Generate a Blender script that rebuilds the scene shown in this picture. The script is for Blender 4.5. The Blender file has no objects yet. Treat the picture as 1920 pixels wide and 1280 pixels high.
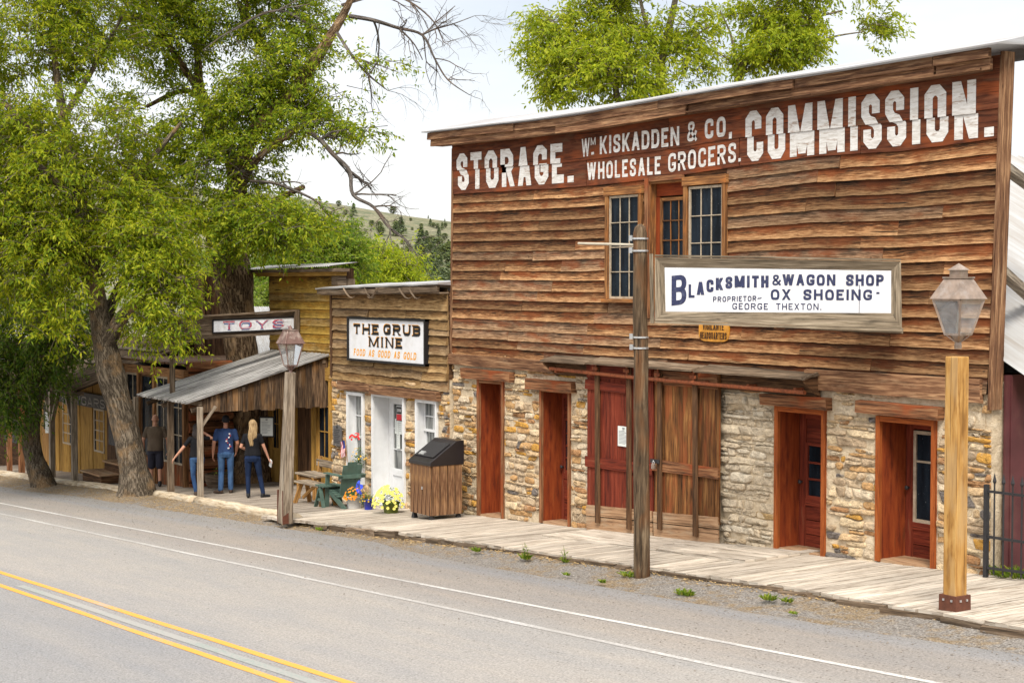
import bpy, bmesh, math, random
import numpy as np
from mathutils import Vector, Matrix, noise as mnoise
SC = bpy.context.scene
COL = SC.collection
rnd = random.Random(7)
R = math.radians

# ------------------------------------------------------------------ camera, sky, sun, exposure
FPX = 3000.0                                    # focal length in pixels of the 1920 px wide frame
CAM = np.array([0.0, 0.0, 2.8])
PITCH = math.atan(105 / 3000)
HEAD = np.array([-math.cos(math.atan(2 / 3)), math.sin(math.atan(2 / 3)), 0.0])
VW = math.cos(PITCH) * HEAD - math.sin(PITCH) * np.array([0, 0, 1.0])
UP = math.sin(PITCH) * HEAD + math.cos(PITCH) * np.array([0, 0, 1.0])
RT = np.cross(VW, UP)
cd = bpy.data.cameras.new('camera'); cam = bpy.data.objects.new('camera', cd); COL.objects.link(cam)
cd.sensor_width = 36; cd.lens = 36 * FPX / 1920; cd.clip_end = 3000; cd.clip_start = 0.1
M = Matrix.Identity(4)
for i in range(3):
    M[i][0] = RT[i]; M[i][1] = UP[i]; M[i][2] = -VW[i]; M[i][3] = CAM[i]
cam.matrix_world = M
SC.camera = cam

SUN_EL, SUN_AZ = 52.0, 128.0                    # azimuth: degrees clockwise from +Y
w = bpy.data.worlds.new('World'); SC.world = w; w.use_nodes = True
nt = w.node_tree; nt.nodes.clear()
def wn(t, **k):
    n = nt.nodes.new(t)
    for a, b in k.items(): setattr(n, a, b)
    return n
sky = wn('ShaderNodeTexSky', sky_type='NISHITA', sun_disc=False)
sky.sun_elevation = R(SUN_EL); sky.sun_rotation = R(SUN_AZ); sky.air_density = 1.0; sky.dust_density = 1.5
tc = wn('ShaderNodeTexCoord'); mp = wn('ShaderNodeMapping'); mp.inputs['Scale'].default_value = (1.6, 1.6, 5.5)
mp.inputs['Location'].default_value = (3.1, 0.7, 0.4)
nz = wn('ShaderNodeTexNoise'); nz.inputs['Scale'].default_value = 1.5; nz.inputs['Detail'].default_value = 7; nz.inputs['Roughness'].default_value = 0.52
cr = wn('ShaderNodeValToRGB'); cr.color_ramp.elements[0].position = 0.36; cr.color_ramp.elements[1].position = 0.68
cr.color_ramp.elements[0].color = (0.55, 0.55, 0.55, 1)
sx = wn('ShaderNodeSeparateXYZ'); er = wn('ShaderNodeValToRGB'); e_ = er.color_ramp
while len(e_.elements) < 4: e_.elements.new(0.5)
for el, (p_, c_) in zip(e_.elements, ((0.0, (11.0, 10.8, 10.6)), (0.22, (8.9, 9.2, 9.6)), (0.48, (17.5, 17.2, 16.8)), (1.0, (21.0, 20.6, 20.0)))): el.position = p_; el.color = (*c_, 1)
mx = wn('ShaderNodeMix', data_type='RGBA')
bg = wn('ShaderNodeBackground'); bg.inputs['Strength'].default_value = 0.058
wo = wn('ShaderNodeOutputWorld')
L = nt.links.new
L(tc.outputs['Generated'], sx.inputs[0]); L(sx.outputs[2], er.inputs[0]); L(er.outputs[0], mx.inputs['B']); L(tc.outputs['Generated'], mp.inputs['Vector']); L(mp.outputs[0], nz.inputs['Vector']); L(nz.outputs['Fac'], cr.inputs[0])
L(cr.outputs[0], mx.inputs['Factor']); L(sky.outputs[0], mx.inputs['A']); L(mx.outputs['Result'], bg.inputs[0]); L(bg.outputs[0], wo.inputs[0])

sd = bpy.data.lights.new('sun', 'SUN'); sun = bpy.data.objects.new('sun', sd); COL.objects.link(sun)
sd.energy = 2.0; sd.angle = R(18); sd.color = (1.0, 0.93, 0.82)
sdir = Vector((math.sin(R(SUN_AZ)) * math.cos(R(SUN_EL)), math.cos(R(SUN_AZ)) * math.cos(R(SUN_EL)), math.sin(R(SUN_EL))))
sun.rotation_euler = sdir.to_track_quat('Z', 'Y').to_euler(); sun.location = (0, 0, 30)
SC.view_settings.view_transform = 'Standard'; SC.view_settings.look = 'None'
SC.view_settings.exposure = 1.08; SC.view_settings.gamma = 1
SC.render.engine = 'CYCLES'; SC.cycles.max_bounces = 6; SC.cycles.transparent_max_bounces = 12
SC.cycles.use_denoising = True; SC.cycles.denoising_prefilter = 'ACCURATE'; SC.cycles.sample_clamp_indirect = 8

# ------------------------------------------------------------------ measuring the place from the picture
SL = 0.058                                      # the street falls this much per metre towards -X
def _ray(x, y): return FPX * VW + (x - 960) * RT + (640 - y) * UP
def PY(x, y, Y):
    d = _ray(x, y); return Vector(CAM + d * (Y / d[1]))
def PX(x, y, X):
    d = _ray(x, y); return Vector(CAM + d * (X / d[0]))
def PG(x, y, b=0.0):
    d = _ray(x, y); t = (b - CAM[2]) / (d[2] - SL * d[0]); return Vector(CAM + d * t)
def PD(x, y, D): return Vector(CAM + _ray(x, y) * (D / FPX))
def gz(x): return SL * max(x, -110.0) if x < 60 else SL * 60
# ------------------------------------------------------------------ mesh builder
class MB:
    def __init__(s): s.v = []; s.f = []; s.uv = []; s.m = []
    def add(s, vs, fs, uvs=None, m=0):
        o = len(s.v); s.v += [tuple(x) for x in vs]
        for i, f in enumerate(fs):
            s.f.append(tuple(o + k for k in f)); s.m.append(m)
            s.uv.append(uvs[i] if uvs else [(s.v[o + k][0], s.v[o + k][2]) for k in f])
    def box(s, c, size, rot=None, m=0, ax=None, jit=0.0, top=None):
        """box centred at c; rot a 3x3 matrix; top = scale of the +Z face (taper)"""
        hx, hy, hz = size[0] / 2, size[1] / 2, size[2] / 2
        la = ax if ax is not None else max(range(3), key=lambda i: size[i])
        loc = []
        for z in (-1, 1):
            k = top if (top and z > 0) else 1
            for y in (-1, 1):
                for x in (-1, 1):
                    loc.append(Vector((x * hx * k + rnd.uniform(-jit, jit), y * hy * k + rnd.uniform(-jit, jit), z * hz + rnd.uniform(-jit, jit))))
        fs = [(0, 2, 3, 1), (4, 5, 7, 6), (0, 1, 5, 4), (2, 6, 7, 3), (0, 4, 6, 2), (1, 3, 7, 5)]
        uv = []
        for f in fs:
            nrm_ = (loc[f[1]] - loc[f[0]]).cross(loc[f[2]] - loc[f[0]]); na = max(range(3), key=lambda i: abs(nrm_[i]))
            oth = [i for i in range(3) if i != la and i != na]
            ua, va = (la, oth[0]) if na != la else (oth[0], oth[1])
            uv.append([(loc[k][ua], loc[k][va] + .37 * na) for k in f])
        c = Vector(c); rot = rot or Matrix.Identity(3)
        s.add([c + rot @ p for p in loc], fs, uv, m)
        return s
    def bar(s, a, b, wd, dp, m=0, up=(0, 0, 1), jit=0.0):
        """square bar from a to b; wd along the side vector, dp along up"""
        a, b = Vector(a), Vector(b); d = b - a; l = d.length; d.normalize(); up = Vector(up)
        if abs(d.dot(up)) > 0.98: up = Vector((0, -1, 0))
        sd_ = d.cross(up).normalized(); u2 = sd_.cross(d)
        s.box((a + b) / 2, (l, wd, dp), Matrix((d, sd_, u2)).transposed(), m, 0, jit); return s
    def tube(s, pts, rad, n=8, m=0, cap=True, ns=0.0, seed=0.0):
        pts = [Vector(p) for p in pts]
        if not hasattr(rad, '__len__'): rad = [rad] * len(pts)
        vs, fs, uvs = [], [], []
        ref = Vector((0.31, 0.93, 0.2)); L_ = 0; prev = None
        for i, p in enumerate(pts):
            t = (pts[min(i + 1, len(pts) - 1)] - pts[max(i - 1, 0)]).normalized()
            if prev is None:
                a = t.cross(ref).normalized()
            else:
                a = (prev - t * prev.dot(t)).normalized()
            prev = a; b = t.cross(a)
            for k in range(n):
                th = 2 * math.pi * k / n; r = rad[i]
                if ns: r *= 1 + ns * mnoise.noise(Vector((math.cos(th) * 1.7 + seed, math.sin(th) * 1.7, i * 0.35)))
                vs.append(p + a * (math.cos(th) * r) + b * (math.sin(th) * r))
        us = [0.0]
        for i in range(1, len(pts)): us.append(us[-1] + (pts[i] - pts[i - 1]).length)
        for i in range(len(pts) - 1):
            for k in range(n):
                k2 = (k + 1) % n
                fs.append((i * n + k, i * n + k2, (i + 1) * n + k2, (i + 1) * n + k))
                w0, w1 = 6.283 * k / n * rad[i], 6.283 * (k + 1) / n * rad[i]
                uvs.append([(us[i], w0), (us[i], w1), (us[i + 1], w1), (us[i + 1], w0)])
        if cap:
            fs.append(tuple(range(n - 1, -1, -1))); uvs.append([(0, 0)] * n)
            fs.append(tuple((len(pts) - 1) * n + k for k in range(n))); uvs.append([(0, 0)] * n)
        s.add(vs, fs, uvs, m); return s
    def lathe(s, c, prof, n=16, m=0, sq=None):
        """prof: [(r,z)...] turned about Z at c"""
        c = Vector(c); vs, fs = [], []
        for r, z in prof:
            for k in range(n):
                th = 2 * math.pi * k / n + (math.pi / n if sq else 0)
                vs.append(c + Vector((r * math.cos(th), r * math.sin(th), z)))
        for i in range(len(prof) - 1):
            for k in range(n):
                k2 = (k + 1) % n; fs.append((i * n + k, i * n + k2, (i + 1) * n + k2, (i + 1) * n + k))
        fs.append(tuple(range(n - 1, -1, -1))); fs.append(tuple((len(prof) - 1) * n + k for k in range(n)))
        s.add(vs, fs, None, m); return s
    def poly(s, pts, ext, m=0):
        """flat polygon (list of 3-D points) extruded by vector ext"""
        n = len(pts); pts = [Vector(p) for p in pts]; ext = Vector(ext)
        vs = pts + [p + ext for p in pts]
        fs = [tuple(range(n - 1, -1, -1)), tuple(range(n, 2 * n))] + [(i, (i + 1) % n, n + (i + 1) % n, n + i) for i in range(n)]
        s.add(vs, fs, None, m); return s
    def build(s, name, mats, parent=None, smooth=False, at=None):
        me = bpy.data.meshes.new(name)
        off = Vector(at) if at is not None else (parent_loc(parent) if parent else Vector((0, 0, 0)))
        me.from_pydata([(a[0] - off.x, a[1] - off.y, a[2] - off.z) for a in s.v], [], s.f)
        if not isinstance(mats, (list, tuple)): mats = [mats]
        for q in mats: me.materials.append(q)
        ul = me.uv_layers.new(name='UVMap'); flat = [c for f in s.uv for p in f for c in p]
        ul.data.foreach_set('uv', flat)
        me.polygons.foreach_set('material_index', s.m)
        if smooth: me.polygons.foreach_set('use_smooth', [True] * len(s.f))
        me.update()
        o = bpy.data.objects.new(name, me); COL.objects.link(o)
        if parent: o.parent = parent
        elif at is not None: o.location = off
        return o
def parent_loc(p):
    v = Vector(p.location)
    while p.parent: p = p.parent; v += Vector(p.location)
    return v
def tag(o, label=None, cat=None, group=None, kind=None):
    if label: o['label'] = label
    if cat: o['category'] = cat
    if group: o['group'] = group
    if kind: o['kind'] = kind
    return o
def thing(name, label, cat, loc, group=None):
    o = bpy.data.objects.new(name, None); o.empty_display_size = 0.2; COL.objects.link(o); o.location = Vector(loc)
    return tag(o, label, cat, group)
def dup(root, loc, rz=0.0, sc=1.0, label=None):
    r = root.copy(); COL.objects.link(r); r.location = Vector(loc); r.rotation_euler = (0, 0, rz); r.scale = (sc,) * 3
    if label: r['label'] = label
    for ch in list(root.children):
        c = ch.copy(); COL.objects.link(c); c.parent = r
        for g in list(ch.children):
            d = g.copy(); COL.objects.link(d); d.parent = c
    return r
def nv(a, b=0.0, c=0.0): return mnoise.noise(Vector((a, b, c)))
# ------------------------------------------------------------------ materials
class NT:
    def __init__(s, name):
        s.mat = bpy.data.materials.new(name); s.mat.use_nodes = True; s.t = s.mat.node_tree; s.t.nodes.clear()
        s.out = s.t.nodes.new('ShaderNodeOutputMaterial')
    def n(s, t, ins=None, **k):
        q = s.t.nodes.new('ShaderNode' + t)
        for a, b in k.items(): setattr(q, a, b)
        for a, b in (ins or {}).items(): s.set(q, a, b)
        return q
    def set(s, q, a, b):
        i = q.inputs[a]
        if isinstance(b, bpy.types.NodeSocket): s.t.links.new(b, i)
        elif isinstance(b, bpy.types.Node): s.t.links.new(b.outputs[0], i)
        elif isinstance(b, (tuple, list)) and len(b) == 3 and i.type == 'RGBA': i.default_value = (*b, 1)
        else: i.default_value = b
    def math(s, op, a, b=0.0, clamp=False): return s.n('Math', {0: a, 1: b}, operation=op, use_clamp=clamp).outputs[0]
    def mix(s, f, a, b, mode='MIX'):
        return s.n('Mix', {'Factor': f, 'A': a, 'B': b}, data_type='RGBA', blend_type=mode).outputs['Result']
    def ramp(s, f, stops, interp='LINEAR'):
        q = s.n('ValToRGB', {0: f}); e = q.color_ramp; e.interpolation = interp
        while len(e.elements) < len(stops): e.elements.new(0.5)
        for el, (p, c) in zip(e.elements, stops):
            el.position = p; el.color = (*c, 1) if hasattr(c, '__len__') else (c, c, c, 1)
        return q.outputs[0]
    def noise(s, vec, scale, detail=4, rough=0.55, dist=0.0):
        return s.n('TexNoise', {'Vector': vec, 'Scale': scale, 'Detail': detail, 'Roughness': rough, 'Distortion': dist}).outputs[0]
    def mapv(s, vec, scale=(1, 1, 1), loc=None):
        q = s.n('Mapping', {'Vector': vec, 'Scale': scale})
        if loc is not None: s.set(q, 'Location', loc)
        return q.outputs[0]
    def bump(s, h, dist, strength=1.0): return s.n('Bump', {'Height': h, 'Distance': dist, 'Strength': strength}).outputs[0]
    def bsdf(s, col, rough=0.8, spec=0.25, nrm=None, metal=0.0, **k):
        q = s.n('BsdfPrincipled', {'Base Color': col, 'Roughness': rough, 'Metallic': metal, 'Specular IOR Level': spec})
        if nrm is not None: s.set(q, 'Normal', nrm)
        for a, b in k.items(): s.set(q, a.replace('_', ' '), b)
        s.t.links.new(q.outputs[0], s.out.inputs[0]); return s.mat
MATS = {}
def wood(name, dark, mid, light, vary=0.35, weather=None, wlow=0.5, tint=None, tint_amt=0.3, grain=38.0, rough=0.85, bump=0.006, cracks=True, fine=1.0):
    """planks: UV.x runs along the grain in metres, UV.y across; random per plank.
    weather: grey tone that gathers along a plank's worn edge in patches; tint: left-over paint in patches"""
    s = NT(name)
    uv = s.n('UVMap').outputs[0]; g = s.n('NewGeometry'); ri = g.outputs['Random Per Island']
    off = s.n('CombineXYZ', {0: s.math('MULTIPLY', ri, 91.0), 1: s.math('MULTIPLY', ri, 37.0), 2: 0.0}).outputs[0]
    vec = s.n('VectorMath', {0: uv, 1: off}, operation='ADD').outputs[0]
    gr = s.noise(s.mapv(vec, (2.2, grain, 1)), 1.0 * fine, 6, 0.62, 0.6)
    gr2 = s.noise(s.mapv(vec, (0.9, 9.0, 1)), 1.0 * fine, 4, 0.6, 1.2)
    bl = s.noise(s.mapv(vec, (0.8, 2.6, 1)), 1.3, 3, 0.55)
    f = s.math('ADD', s.math('MULTIPLY', gr, 0.55), s.math('MULTIPLY', gr2, 0.45))
    c = s.ramp(f, [(0.38, dark), (0.5, mid), (0.63, light)])
    if tint:
        c = s.mix(s.math('MULTIPLY', s.ramp(bl, [(0.50, 0.0), (0.60, 1.0)]), tint_amt), c, tint)
    if weather:
        b2 = s.noise(s.mapv(vec, (1.1, 5.0, 1), (7, 3, 0)), 1.0, 5, 0.65)
        c = s.mix(s.math('MULTIPLY', s.ramp(b2, [(wlow, 0.0), (wlow + 0.14, 1.0)]), 0.85), c, weather)
    hv = s.math('ADD', s.math('MULTIPLY', ri, 2 * vary), 1 - vary)
    c = s.mix(1.0, c, s.n('CombineColor', {0: hv, 1: hv, 2: hv}).outputs[0], 'MULTIPLY')
    if cracks:
        ck = s.noise(s.mapv(vec, (0.7, 55.0, 1), (3, 11, 0)), 1.0, 3, 0.5, 0.3)
        c = s.mix(s.ramp(ck, [(0.33, 0.85), (0.39, 0.0)]), c, (dark[0] * 0.25, dark[1] * 0.25, dark[2] * 0.25))
        # knots and nail rust
        vo = s.n('TexVoronoi', {'Vector': s.mapv(vec, (1.6, 5.0, 1)), 'Scale': 1.0}).outputs['Distance']
        c = s.mix(s.ramp(vo, [(0.02, 0.7), (0.07, 0.0)]), c, (dark[0] * 0.35, dark[1] * 0.3, dark[2] * 0.3))
    nr = s.bump(f, bump)
    return s.bsdf(c, rough, 0.2, nr)
def clapwood(name, dark, mid, light, red, redamt=0.6, vary=0.3):
    """weathered lap siding: UV.y is 0 at the worn lower edge of each board and 1 under the board above"""
    s = NT(name)
    uv = s.n('UVMap').outputs[0]; sp = s.n('SeparateXYZ', {0: uv}); v = sp.outputs[1]
    ri = s.n('NewGeometry').outputs['Random Per Island']
    off = s.n('CombineXYZ', {0: s.math('MULTIPLY', ri, 91.0), 1: s.math('MULTIPLY', ri, 37.0), 2: 0.0}).outputs[0]
    vec = s.n('VectorMath', {0: uv, 1: off}, operation='ADD').outputs[0]
    gr = s.noise(s.mapv(vec, (2.0, 8.0, 1)), 1.0, 7, 0.68, 0.8)
    gr2 = s.noise(s.mapv(vec, (6.0, 22.0, 1)), 1.0, 4, 0.6, 0.3)
    bl = s.noise(s.mapv(vec, (1.3, 1.1, 1)), 1.0, 4, 0.6)
    f = s.math('ADD', s.math('MULTIPLY', gr, 0.6), s.math('MULTIPLY', gr2, 0.4))
    ed = s.math('ADD', s.math('MULTIPLY', s.math('SUBTRACT', 0.42, v), 0.28), f)
    c = s.ramp(ed, [(0.37, dark), (0.49, mid), (0.66, light)])
    rg_ = s.math('FRACT', s.math('MULTIPLY', ri, 7.31))
    c = s.mix(s.math('MULTIPLY', s.math('GREATER_THAN', rg_, .68), .38), c, s.ramp(f, [(0.36, (0.05, 0.035, 0.022)), (0.5, (0.19, 0.135, 0.09)), (0.64, (0.42, 0.335, 0.25))]))
    # left-over red stain high on the boards, in patches
    m1 = s.math('MULTIPLY', s.ramp(s.math('ADD', bl, s.math('MULTIPLY', s.math('SUBTRACT', v, 0.55), 0.22)), [(0.47, 0.0), (0.60, 1.0)]), redamt)
    c = s.mix(m1, c, s.mix(gr, red, (red[0] * .45, red[1] * .4, red[2] * .4)))
    hv = s.math('ADD', s.math('MULTIPLY', ri, 2 * vary), 1 - vary)
    c = s.mix(1.0, c, s.n('CombineColor', {0: hv, 1: hv, 2: hv}).outputs[0], 'MULTIPLY')
    big = s.noise(s.mapv(uv, (0.35, 1.6, 1)), 1.0, 4, 0.65)
    st_ = s.noise(s.mapv(vec, (3.5, 1.2, 1), (5, 1, 0)), 1.0, 4, 0.7)
    bb = s.ramp(s.math('ADD', s.math('MULTIPLY', big, .5), s.math('MULTIPLY', st_, .5)), [(0.36, 0.55), (0.62, 1.2)])
    c = s.mix(1.0, c, bb, 'MULTIPLY')
    ck = s.noise(s.mapv(vec, (0.8, 11.0, 1), (3, 11, 0)), 1.0, 4, 0.55, 0.6)
    c = s.mix(s.ramp(ck, [(0.33, 0.95), (0.38, 0.0)]), c, (0.012, 0.008, 0.005))
    vo = s.n('TexVoronoi', {'Vector': s.mapv(vec, (2.1, 1.0, 1)), 'Scale': 1.0}).outputs['Distance']
    c = s.mix(s.ramp(vo, [(0.025, 0.9), (0.07, 0.0)]), c, (0.02, 0.01, 0.006))
    return s.bsdf(c, 0.85, 0.2, s.bump(f, 0.012))
def plain(name, col, rough=0.6, spec=0.3, var=0.12, sc=9.0, metal=0.0, bump=0.0, dirt=None, dirt_amt=0.5, coat=None):
    s = NT(name); o = s.n('TexCoord').outputs['Object']
    nz_ = s.noise(o, sc, 5, 0.6)
    c = s.mix(1.0, col, s.ramp(nz_, [(0.3, 1 - var), (0.7, 1 + var)]), 'MULTIPLY')
    if dirt:
        c = s.mix(s.math('MULTIPLY', s.ramp(s.noise(o, sc * 0.6, 6, 0.7), [(0.5, 0.0), (0.66, 1.0)]), dirt_amt), c, dirt)
    return s.bsdf(c, s.math('ADD', rough, s.math('MULTIPLY', s.math('SUBTRACT', nz_, 0.5), 0.2)), spec, s.bump(nz_, bump) if bump else None, metal)
def mat(key, fn, *a, **k):
    if key not in MATS: MATS[key] = fn(key, *a, **k)
    return MATS[key]
W_STORE = clapwood('storage_siding', (0.020, 0.009, 0.004), (0.155, 0.064, 0.024), (0.46, 0.265, 0.125), (0.21, 0.052, 0.012), 0.68, 0.40)
W_GRUB = clapwood('grub_siding', (0.05, 0.027, 0.012), (0.20, 0.115, 0.045), (0.40, 0.265, 0.125), (0.17, 0.075, 0.022), 0.4, 0.25)
W_YEL = clapwood('yellow_siding', (0.10, 0.055, 0.012), (0.36, 0.215, 0.035), (0.52, 0.34, 0.08), (0.40, 0.20, 0.02), 0.6, 0.16)
W_BAND = wood('painted_band', (0.045, 0.014, 0.007), (0.115, 0.034, 0.015), (0.17, 0.06, 0.027), 0.16, (0.125, 0.07, 0.04), 0.56, tint=(0.30, 0.070, 0.018), tint_amt=0.5, grain=20)
W_CORN = wood('cornice_wood', (0.05, 0.022, 0.012), (0.16, 0.078, 0.04), (0.36, 0.21, 0.11), 0.3, (0.30, 0.19, 0.11), 0.56)
W_LINT = wood('lintel_wood', (0.055, 0.025, 0.013), (0.19, 0.08, 0.036), (0.32, 0.17, 0.08), 0.25, None, tint=(0.26, 0.055, 0.014), tint_amt=0.7)
W_TRIM = wood('window_trim', (0.06, 0.026, 0.012), (0.17, 0.075, 0.028), (0.38, 0.18, 0.06), 0.3, None, tint=(0.36, 0.13, 0.03), tint_amt=0.6)
W_RED = wood('red_door_paint', (0.07, 0.012, 0.007), (0.145, 0.024, 0.011), (0.21, 0.042, 0.02), 0.18, (0.21, 0.10, 0.055), 0.60, grain=26, bump=0.003)
W_CAS = wood('orange_casing_paint', (0.13, 0.03, 0.010), (0.27, 0.066, 0.014), (0.34, 0.10, 0.025), 0.12, (0.20, 0.085, 0.03), 0.60, grain=20, bump=0.003)
W_ORANGE = wood('orange_jamb_paint', (0.10, 0.018, 0.007), (0.205, 0.037, 0.009), (0.27, 0.058, 0.014), 0.10, (0.085, 0.032, 0.013), 0.60, grain=14, bump=0.003, cracks=False)
W_BARN = wood('barn_door_wood', (0.035, 0.015, 0.007), (0.135, 0.055, 0.017), (0.28, 0.135, 0.045), 0.3, None, tint=(0.22, 0.055, 0.018), tint_amt=0.55, grain=30)
W_PALE = wood('pale_bottom_board', (0.16, 0.09, 0.05), (0.34, 0.20, 0.11), (0.46, 0.30, 0.18), 0.16, (0.36, 0.27, 0.18), 0.5)
W_GREY = wood('grey_weathered_wood', (0.075, 0.058, 0.042), (0.235, 0.185, 0.135), (0.42, 0.35, 0.27), 0.2, (0.33, 0.29, 0.23), 0.55)
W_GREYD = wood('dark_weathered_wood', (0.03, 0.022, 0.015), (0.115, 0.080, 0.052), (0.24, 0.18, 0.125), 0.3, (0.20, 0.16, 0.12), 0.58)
W_FRAME = wood('sign_frame_wood', (0.05, 0.04, 0.028), (0.175, 0.138, 0.095), (0.31, 0.255, 0.185), 0.18, (0.22, 0.18, 0.13), 0.58)
W_POLE = wood('sign_pole_wood', (0.025, 0.017, 0.010), (0.088, 0.058, 0.034), (0.20, 0.145, 0.09), 0.1, None, tint=(0.15, 0.06, 0.02), tint_amt=0.5, grain=24)
W_NEW = wood('new_pine_post', (0.24, 0.115, 0.03), (0.42, 0.225, 0.065), (0.52, 0.32, 0.115), 0.06, None, grain=11, bump=0.003, cracks=True, tint=(0.46, 0.31, 0.15), tint_amt=0.5)
W_DECK = wood('boardwalk_planks', (0.19, 0.15, 0.11), (0.455, 0.395, 0.325), (0.59, 0.53, 0.45), 0.2, (0.36, 0.305, 0.25), 0.56, grain=30, bump=0.004)
W_DECKD = wood('darker_boardwalk_planks', (0.12, 0.095, 0.075), (0.29, 0.245, 0.20), (0.40, 0.35, 0.29), 0.16, (0.33, 0.28, 0.23), 0.52, grain=30)  # darker plank tone for the left stretch of the walk
W_LOG = wood('kerb_log', (0.22, 0.16, 0.10), (0.45, 0.36, 0.25), (0.60, 0.52, 0.39), 0.12, (0.50, 0.45, 0.36), 0.5, grain=16, bump=0.012)
W_MUST = wood('mustard_boards', (0.15, 0.078, 0.018), (0.36, 0.20, 0.045), (0.50, 0.30, 0.08), 0.25, (0.30, 0.20, 0.10), 0.6)
W_GABLE = wood('dark_gable_boards', (0.018, 0.012, 0.008), (0.075, 0.045, 0.026), (0.20, 0.13, 0.075), 0.45, (0.24, 0.17, 0.11), 0.60, tint=(0.20, 0.09, 0.02), tint_amt=0.35)
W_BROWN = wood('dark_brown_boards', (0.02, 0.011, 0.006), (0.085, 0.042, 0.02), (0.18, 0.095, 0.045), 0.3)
W_BENCH = wood('golden_bench_wood', (0.15, 0.07, 0.02), (0.36, 0.19, 0.06), (0.48, 0.29, 0.11), 0.15, None, cracks=False)
W_BIN = wood('bin_slat_wood', (0.045, 0.022, 0.012), (0.15, 0.075, 0.038), (0.32, 0.19, 0.10), 0.45, None, tint=(0.34, 0.19, 0.08), tint_amt=0.5, cracks=False)
W_GREEN = plain('green_chair_paint', (0.075, 0.125, 0.10), 0.6, 0.3, 0.18, 8, dirt=(0.11, 0.09, 0.06), dirt_amt=0.35)
WHITE = plain('white_trim_paint', (0.66, 0.67, 0.68), 0.5, 0.3, 0.05, 6, dirt=(0.52, 0.5, 0.46), dirt_amt=0.25)
SASH = plain('worn_cream_sash', (0.42, 0.35, 0.26), 0.7, 0.2, 0.22, 14, dirt=(0.22, 0.15, 0.09), dirt_amt=0.6)
DARK = plain('interior_dark_sheet', (0.012, 0.010, 0.009), 0.9, 0.1)  # near-black colour stands in for the shade indoors
SIGNW = plain('white_sign_face', (0.66, 0.67, 0.70), 0.5, 0.3, 0.06, 3, dirt=(0.50, 0.48, 0.44), dirt_amt=0.4)
NAVY = plain('navy_lettering', (0.030, 0.036, 0.085), 0.6, 0.2, 0.25, 22, dirt=(0.10, 0.11, 0.17), dirt_amt=0.5)
BLACKP = plain('black_paint', (0.012, 0.011, 0.012), 0.55, 0.3)
ORANGE = plain('orange_lettering', (0.72, 0.31, 0.012), 0.5, 0.3)
IRON = plain('black_iron', (0.022, 0.021, 0.023), 0.5, 0.4, 0.25, 30)
RUST = plain('rusty_iron', (0.26, 0.075, 0.028), 0.75, 0.3, 0.35, 25, dirt=(0.09, 0.03, 0.018), dirt_amt=0.7)
RUSTP = plain('rust_brown_plate', (0.105, 0.038, 0.022), 0.7, 0.3, 0.25, 16)
STEEL = plain('galvanised_steel', (0.55, 0.56, 0.57), 0.4, 0.5, 0.1, 12, metal=0.7)
COPPER = plain('weathered_copper', (0.30, 0.225, 0.175), 0.42, 0.5, 0.3, 9, metal=0.65, dirt=(0.44, 0.38, 0.34), dirt_amt=0.6)
BLACKM = plain('black_bin_metal', (0.018, 0.015, 0.016), 0.32, 0.5, 0.15, 6)
PAPER = plain('paper', (0.66, 0.69, 0.66), 0.7, 0.2, 0.04, 10)
PRINT = plain('grey_print', (0.22, 0.23, 0.25), 0.8, 0.1)
def _peel():
    s = NT('worn_white_lettering'); o = s.n('TexCoord').outputs['Object']
    n1 = s.noise(s.mapv(o, (2.0, 1, 9.0)), 2.2, 6, 0.7); n2 = s.noise(s.mapv(o, (5, 5, 28)), 1.5, 3, 0.6)
    c = s.ramp(n2, [(0.3, (0.50, 0.47, 0.43)), (0.6, (0.70, 0.69, 0.67))])
    c = s.mix(s.ramp(n1, [(0.56, 0.0), (0.66, 0.85)]), c, (0.30, 0.20, 0.14))
    return s.bsdf(c, 0.75, 0.2, s.bump(n2, 0.004))
PEEL = _peel()
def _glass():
    s = NT('dark_room_glass'); o = s.n('TexCoord').outputs['Object']
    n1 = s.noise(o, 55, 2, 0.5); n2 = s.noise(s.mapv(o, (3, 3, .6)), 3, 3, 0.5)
    c = s.ramp(n2, [(0.35, (0.006, 0.008, 0.011)), (0.7, (0.016, 0.024, 0.034))])  # opaque near-black base: darkness of the rooms behind put into the pane colour
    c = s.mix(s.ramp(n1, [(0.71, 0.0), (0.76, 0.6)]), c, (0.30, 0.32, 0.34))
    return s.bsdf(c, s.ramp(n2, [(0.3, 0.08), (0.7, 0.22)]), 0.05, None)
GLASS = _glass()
def _pale_glass():
    s = NT('curtained_window_glass'); o = s.n('TexCoord').outputs['Object']
    n2 = s.noise(s.mapv(o, (9, 9, 1.2)), 2, 3, 0.5)
    c = s.ramp(n2, [(0.35, (0.05, 0.055, 0.055)), (0.66, (0.30, 0.31, 0.30))])
    return s.bsdf(c, 0.12, 0.5, None)
PGLASS = _pale_glass()
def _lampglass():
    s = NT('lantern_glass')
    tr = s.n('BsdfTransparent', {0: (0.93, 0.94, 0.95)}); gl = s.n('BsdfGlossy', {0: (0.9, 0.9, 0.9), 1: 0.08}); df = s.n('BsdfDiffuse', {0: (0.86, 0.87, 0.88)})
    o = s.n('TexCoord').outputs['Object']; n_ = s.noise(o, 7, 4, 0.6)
    m1 = s.n('MixShader', {0: s.ramp(n_, [(0.3, 0.08), (0.7, 0.30)]), 1: tr.outputs[0], 2: df.outputs[0]})  # white diffuse share: milky glass, with pale reflections put into its colour
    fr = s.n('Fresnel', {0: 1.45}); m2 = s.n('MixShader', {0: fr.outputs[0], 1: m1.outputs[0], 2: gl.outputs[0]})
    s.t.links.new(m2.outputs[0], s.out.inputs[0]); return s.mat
LGLASS = _lampglass()
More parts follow.
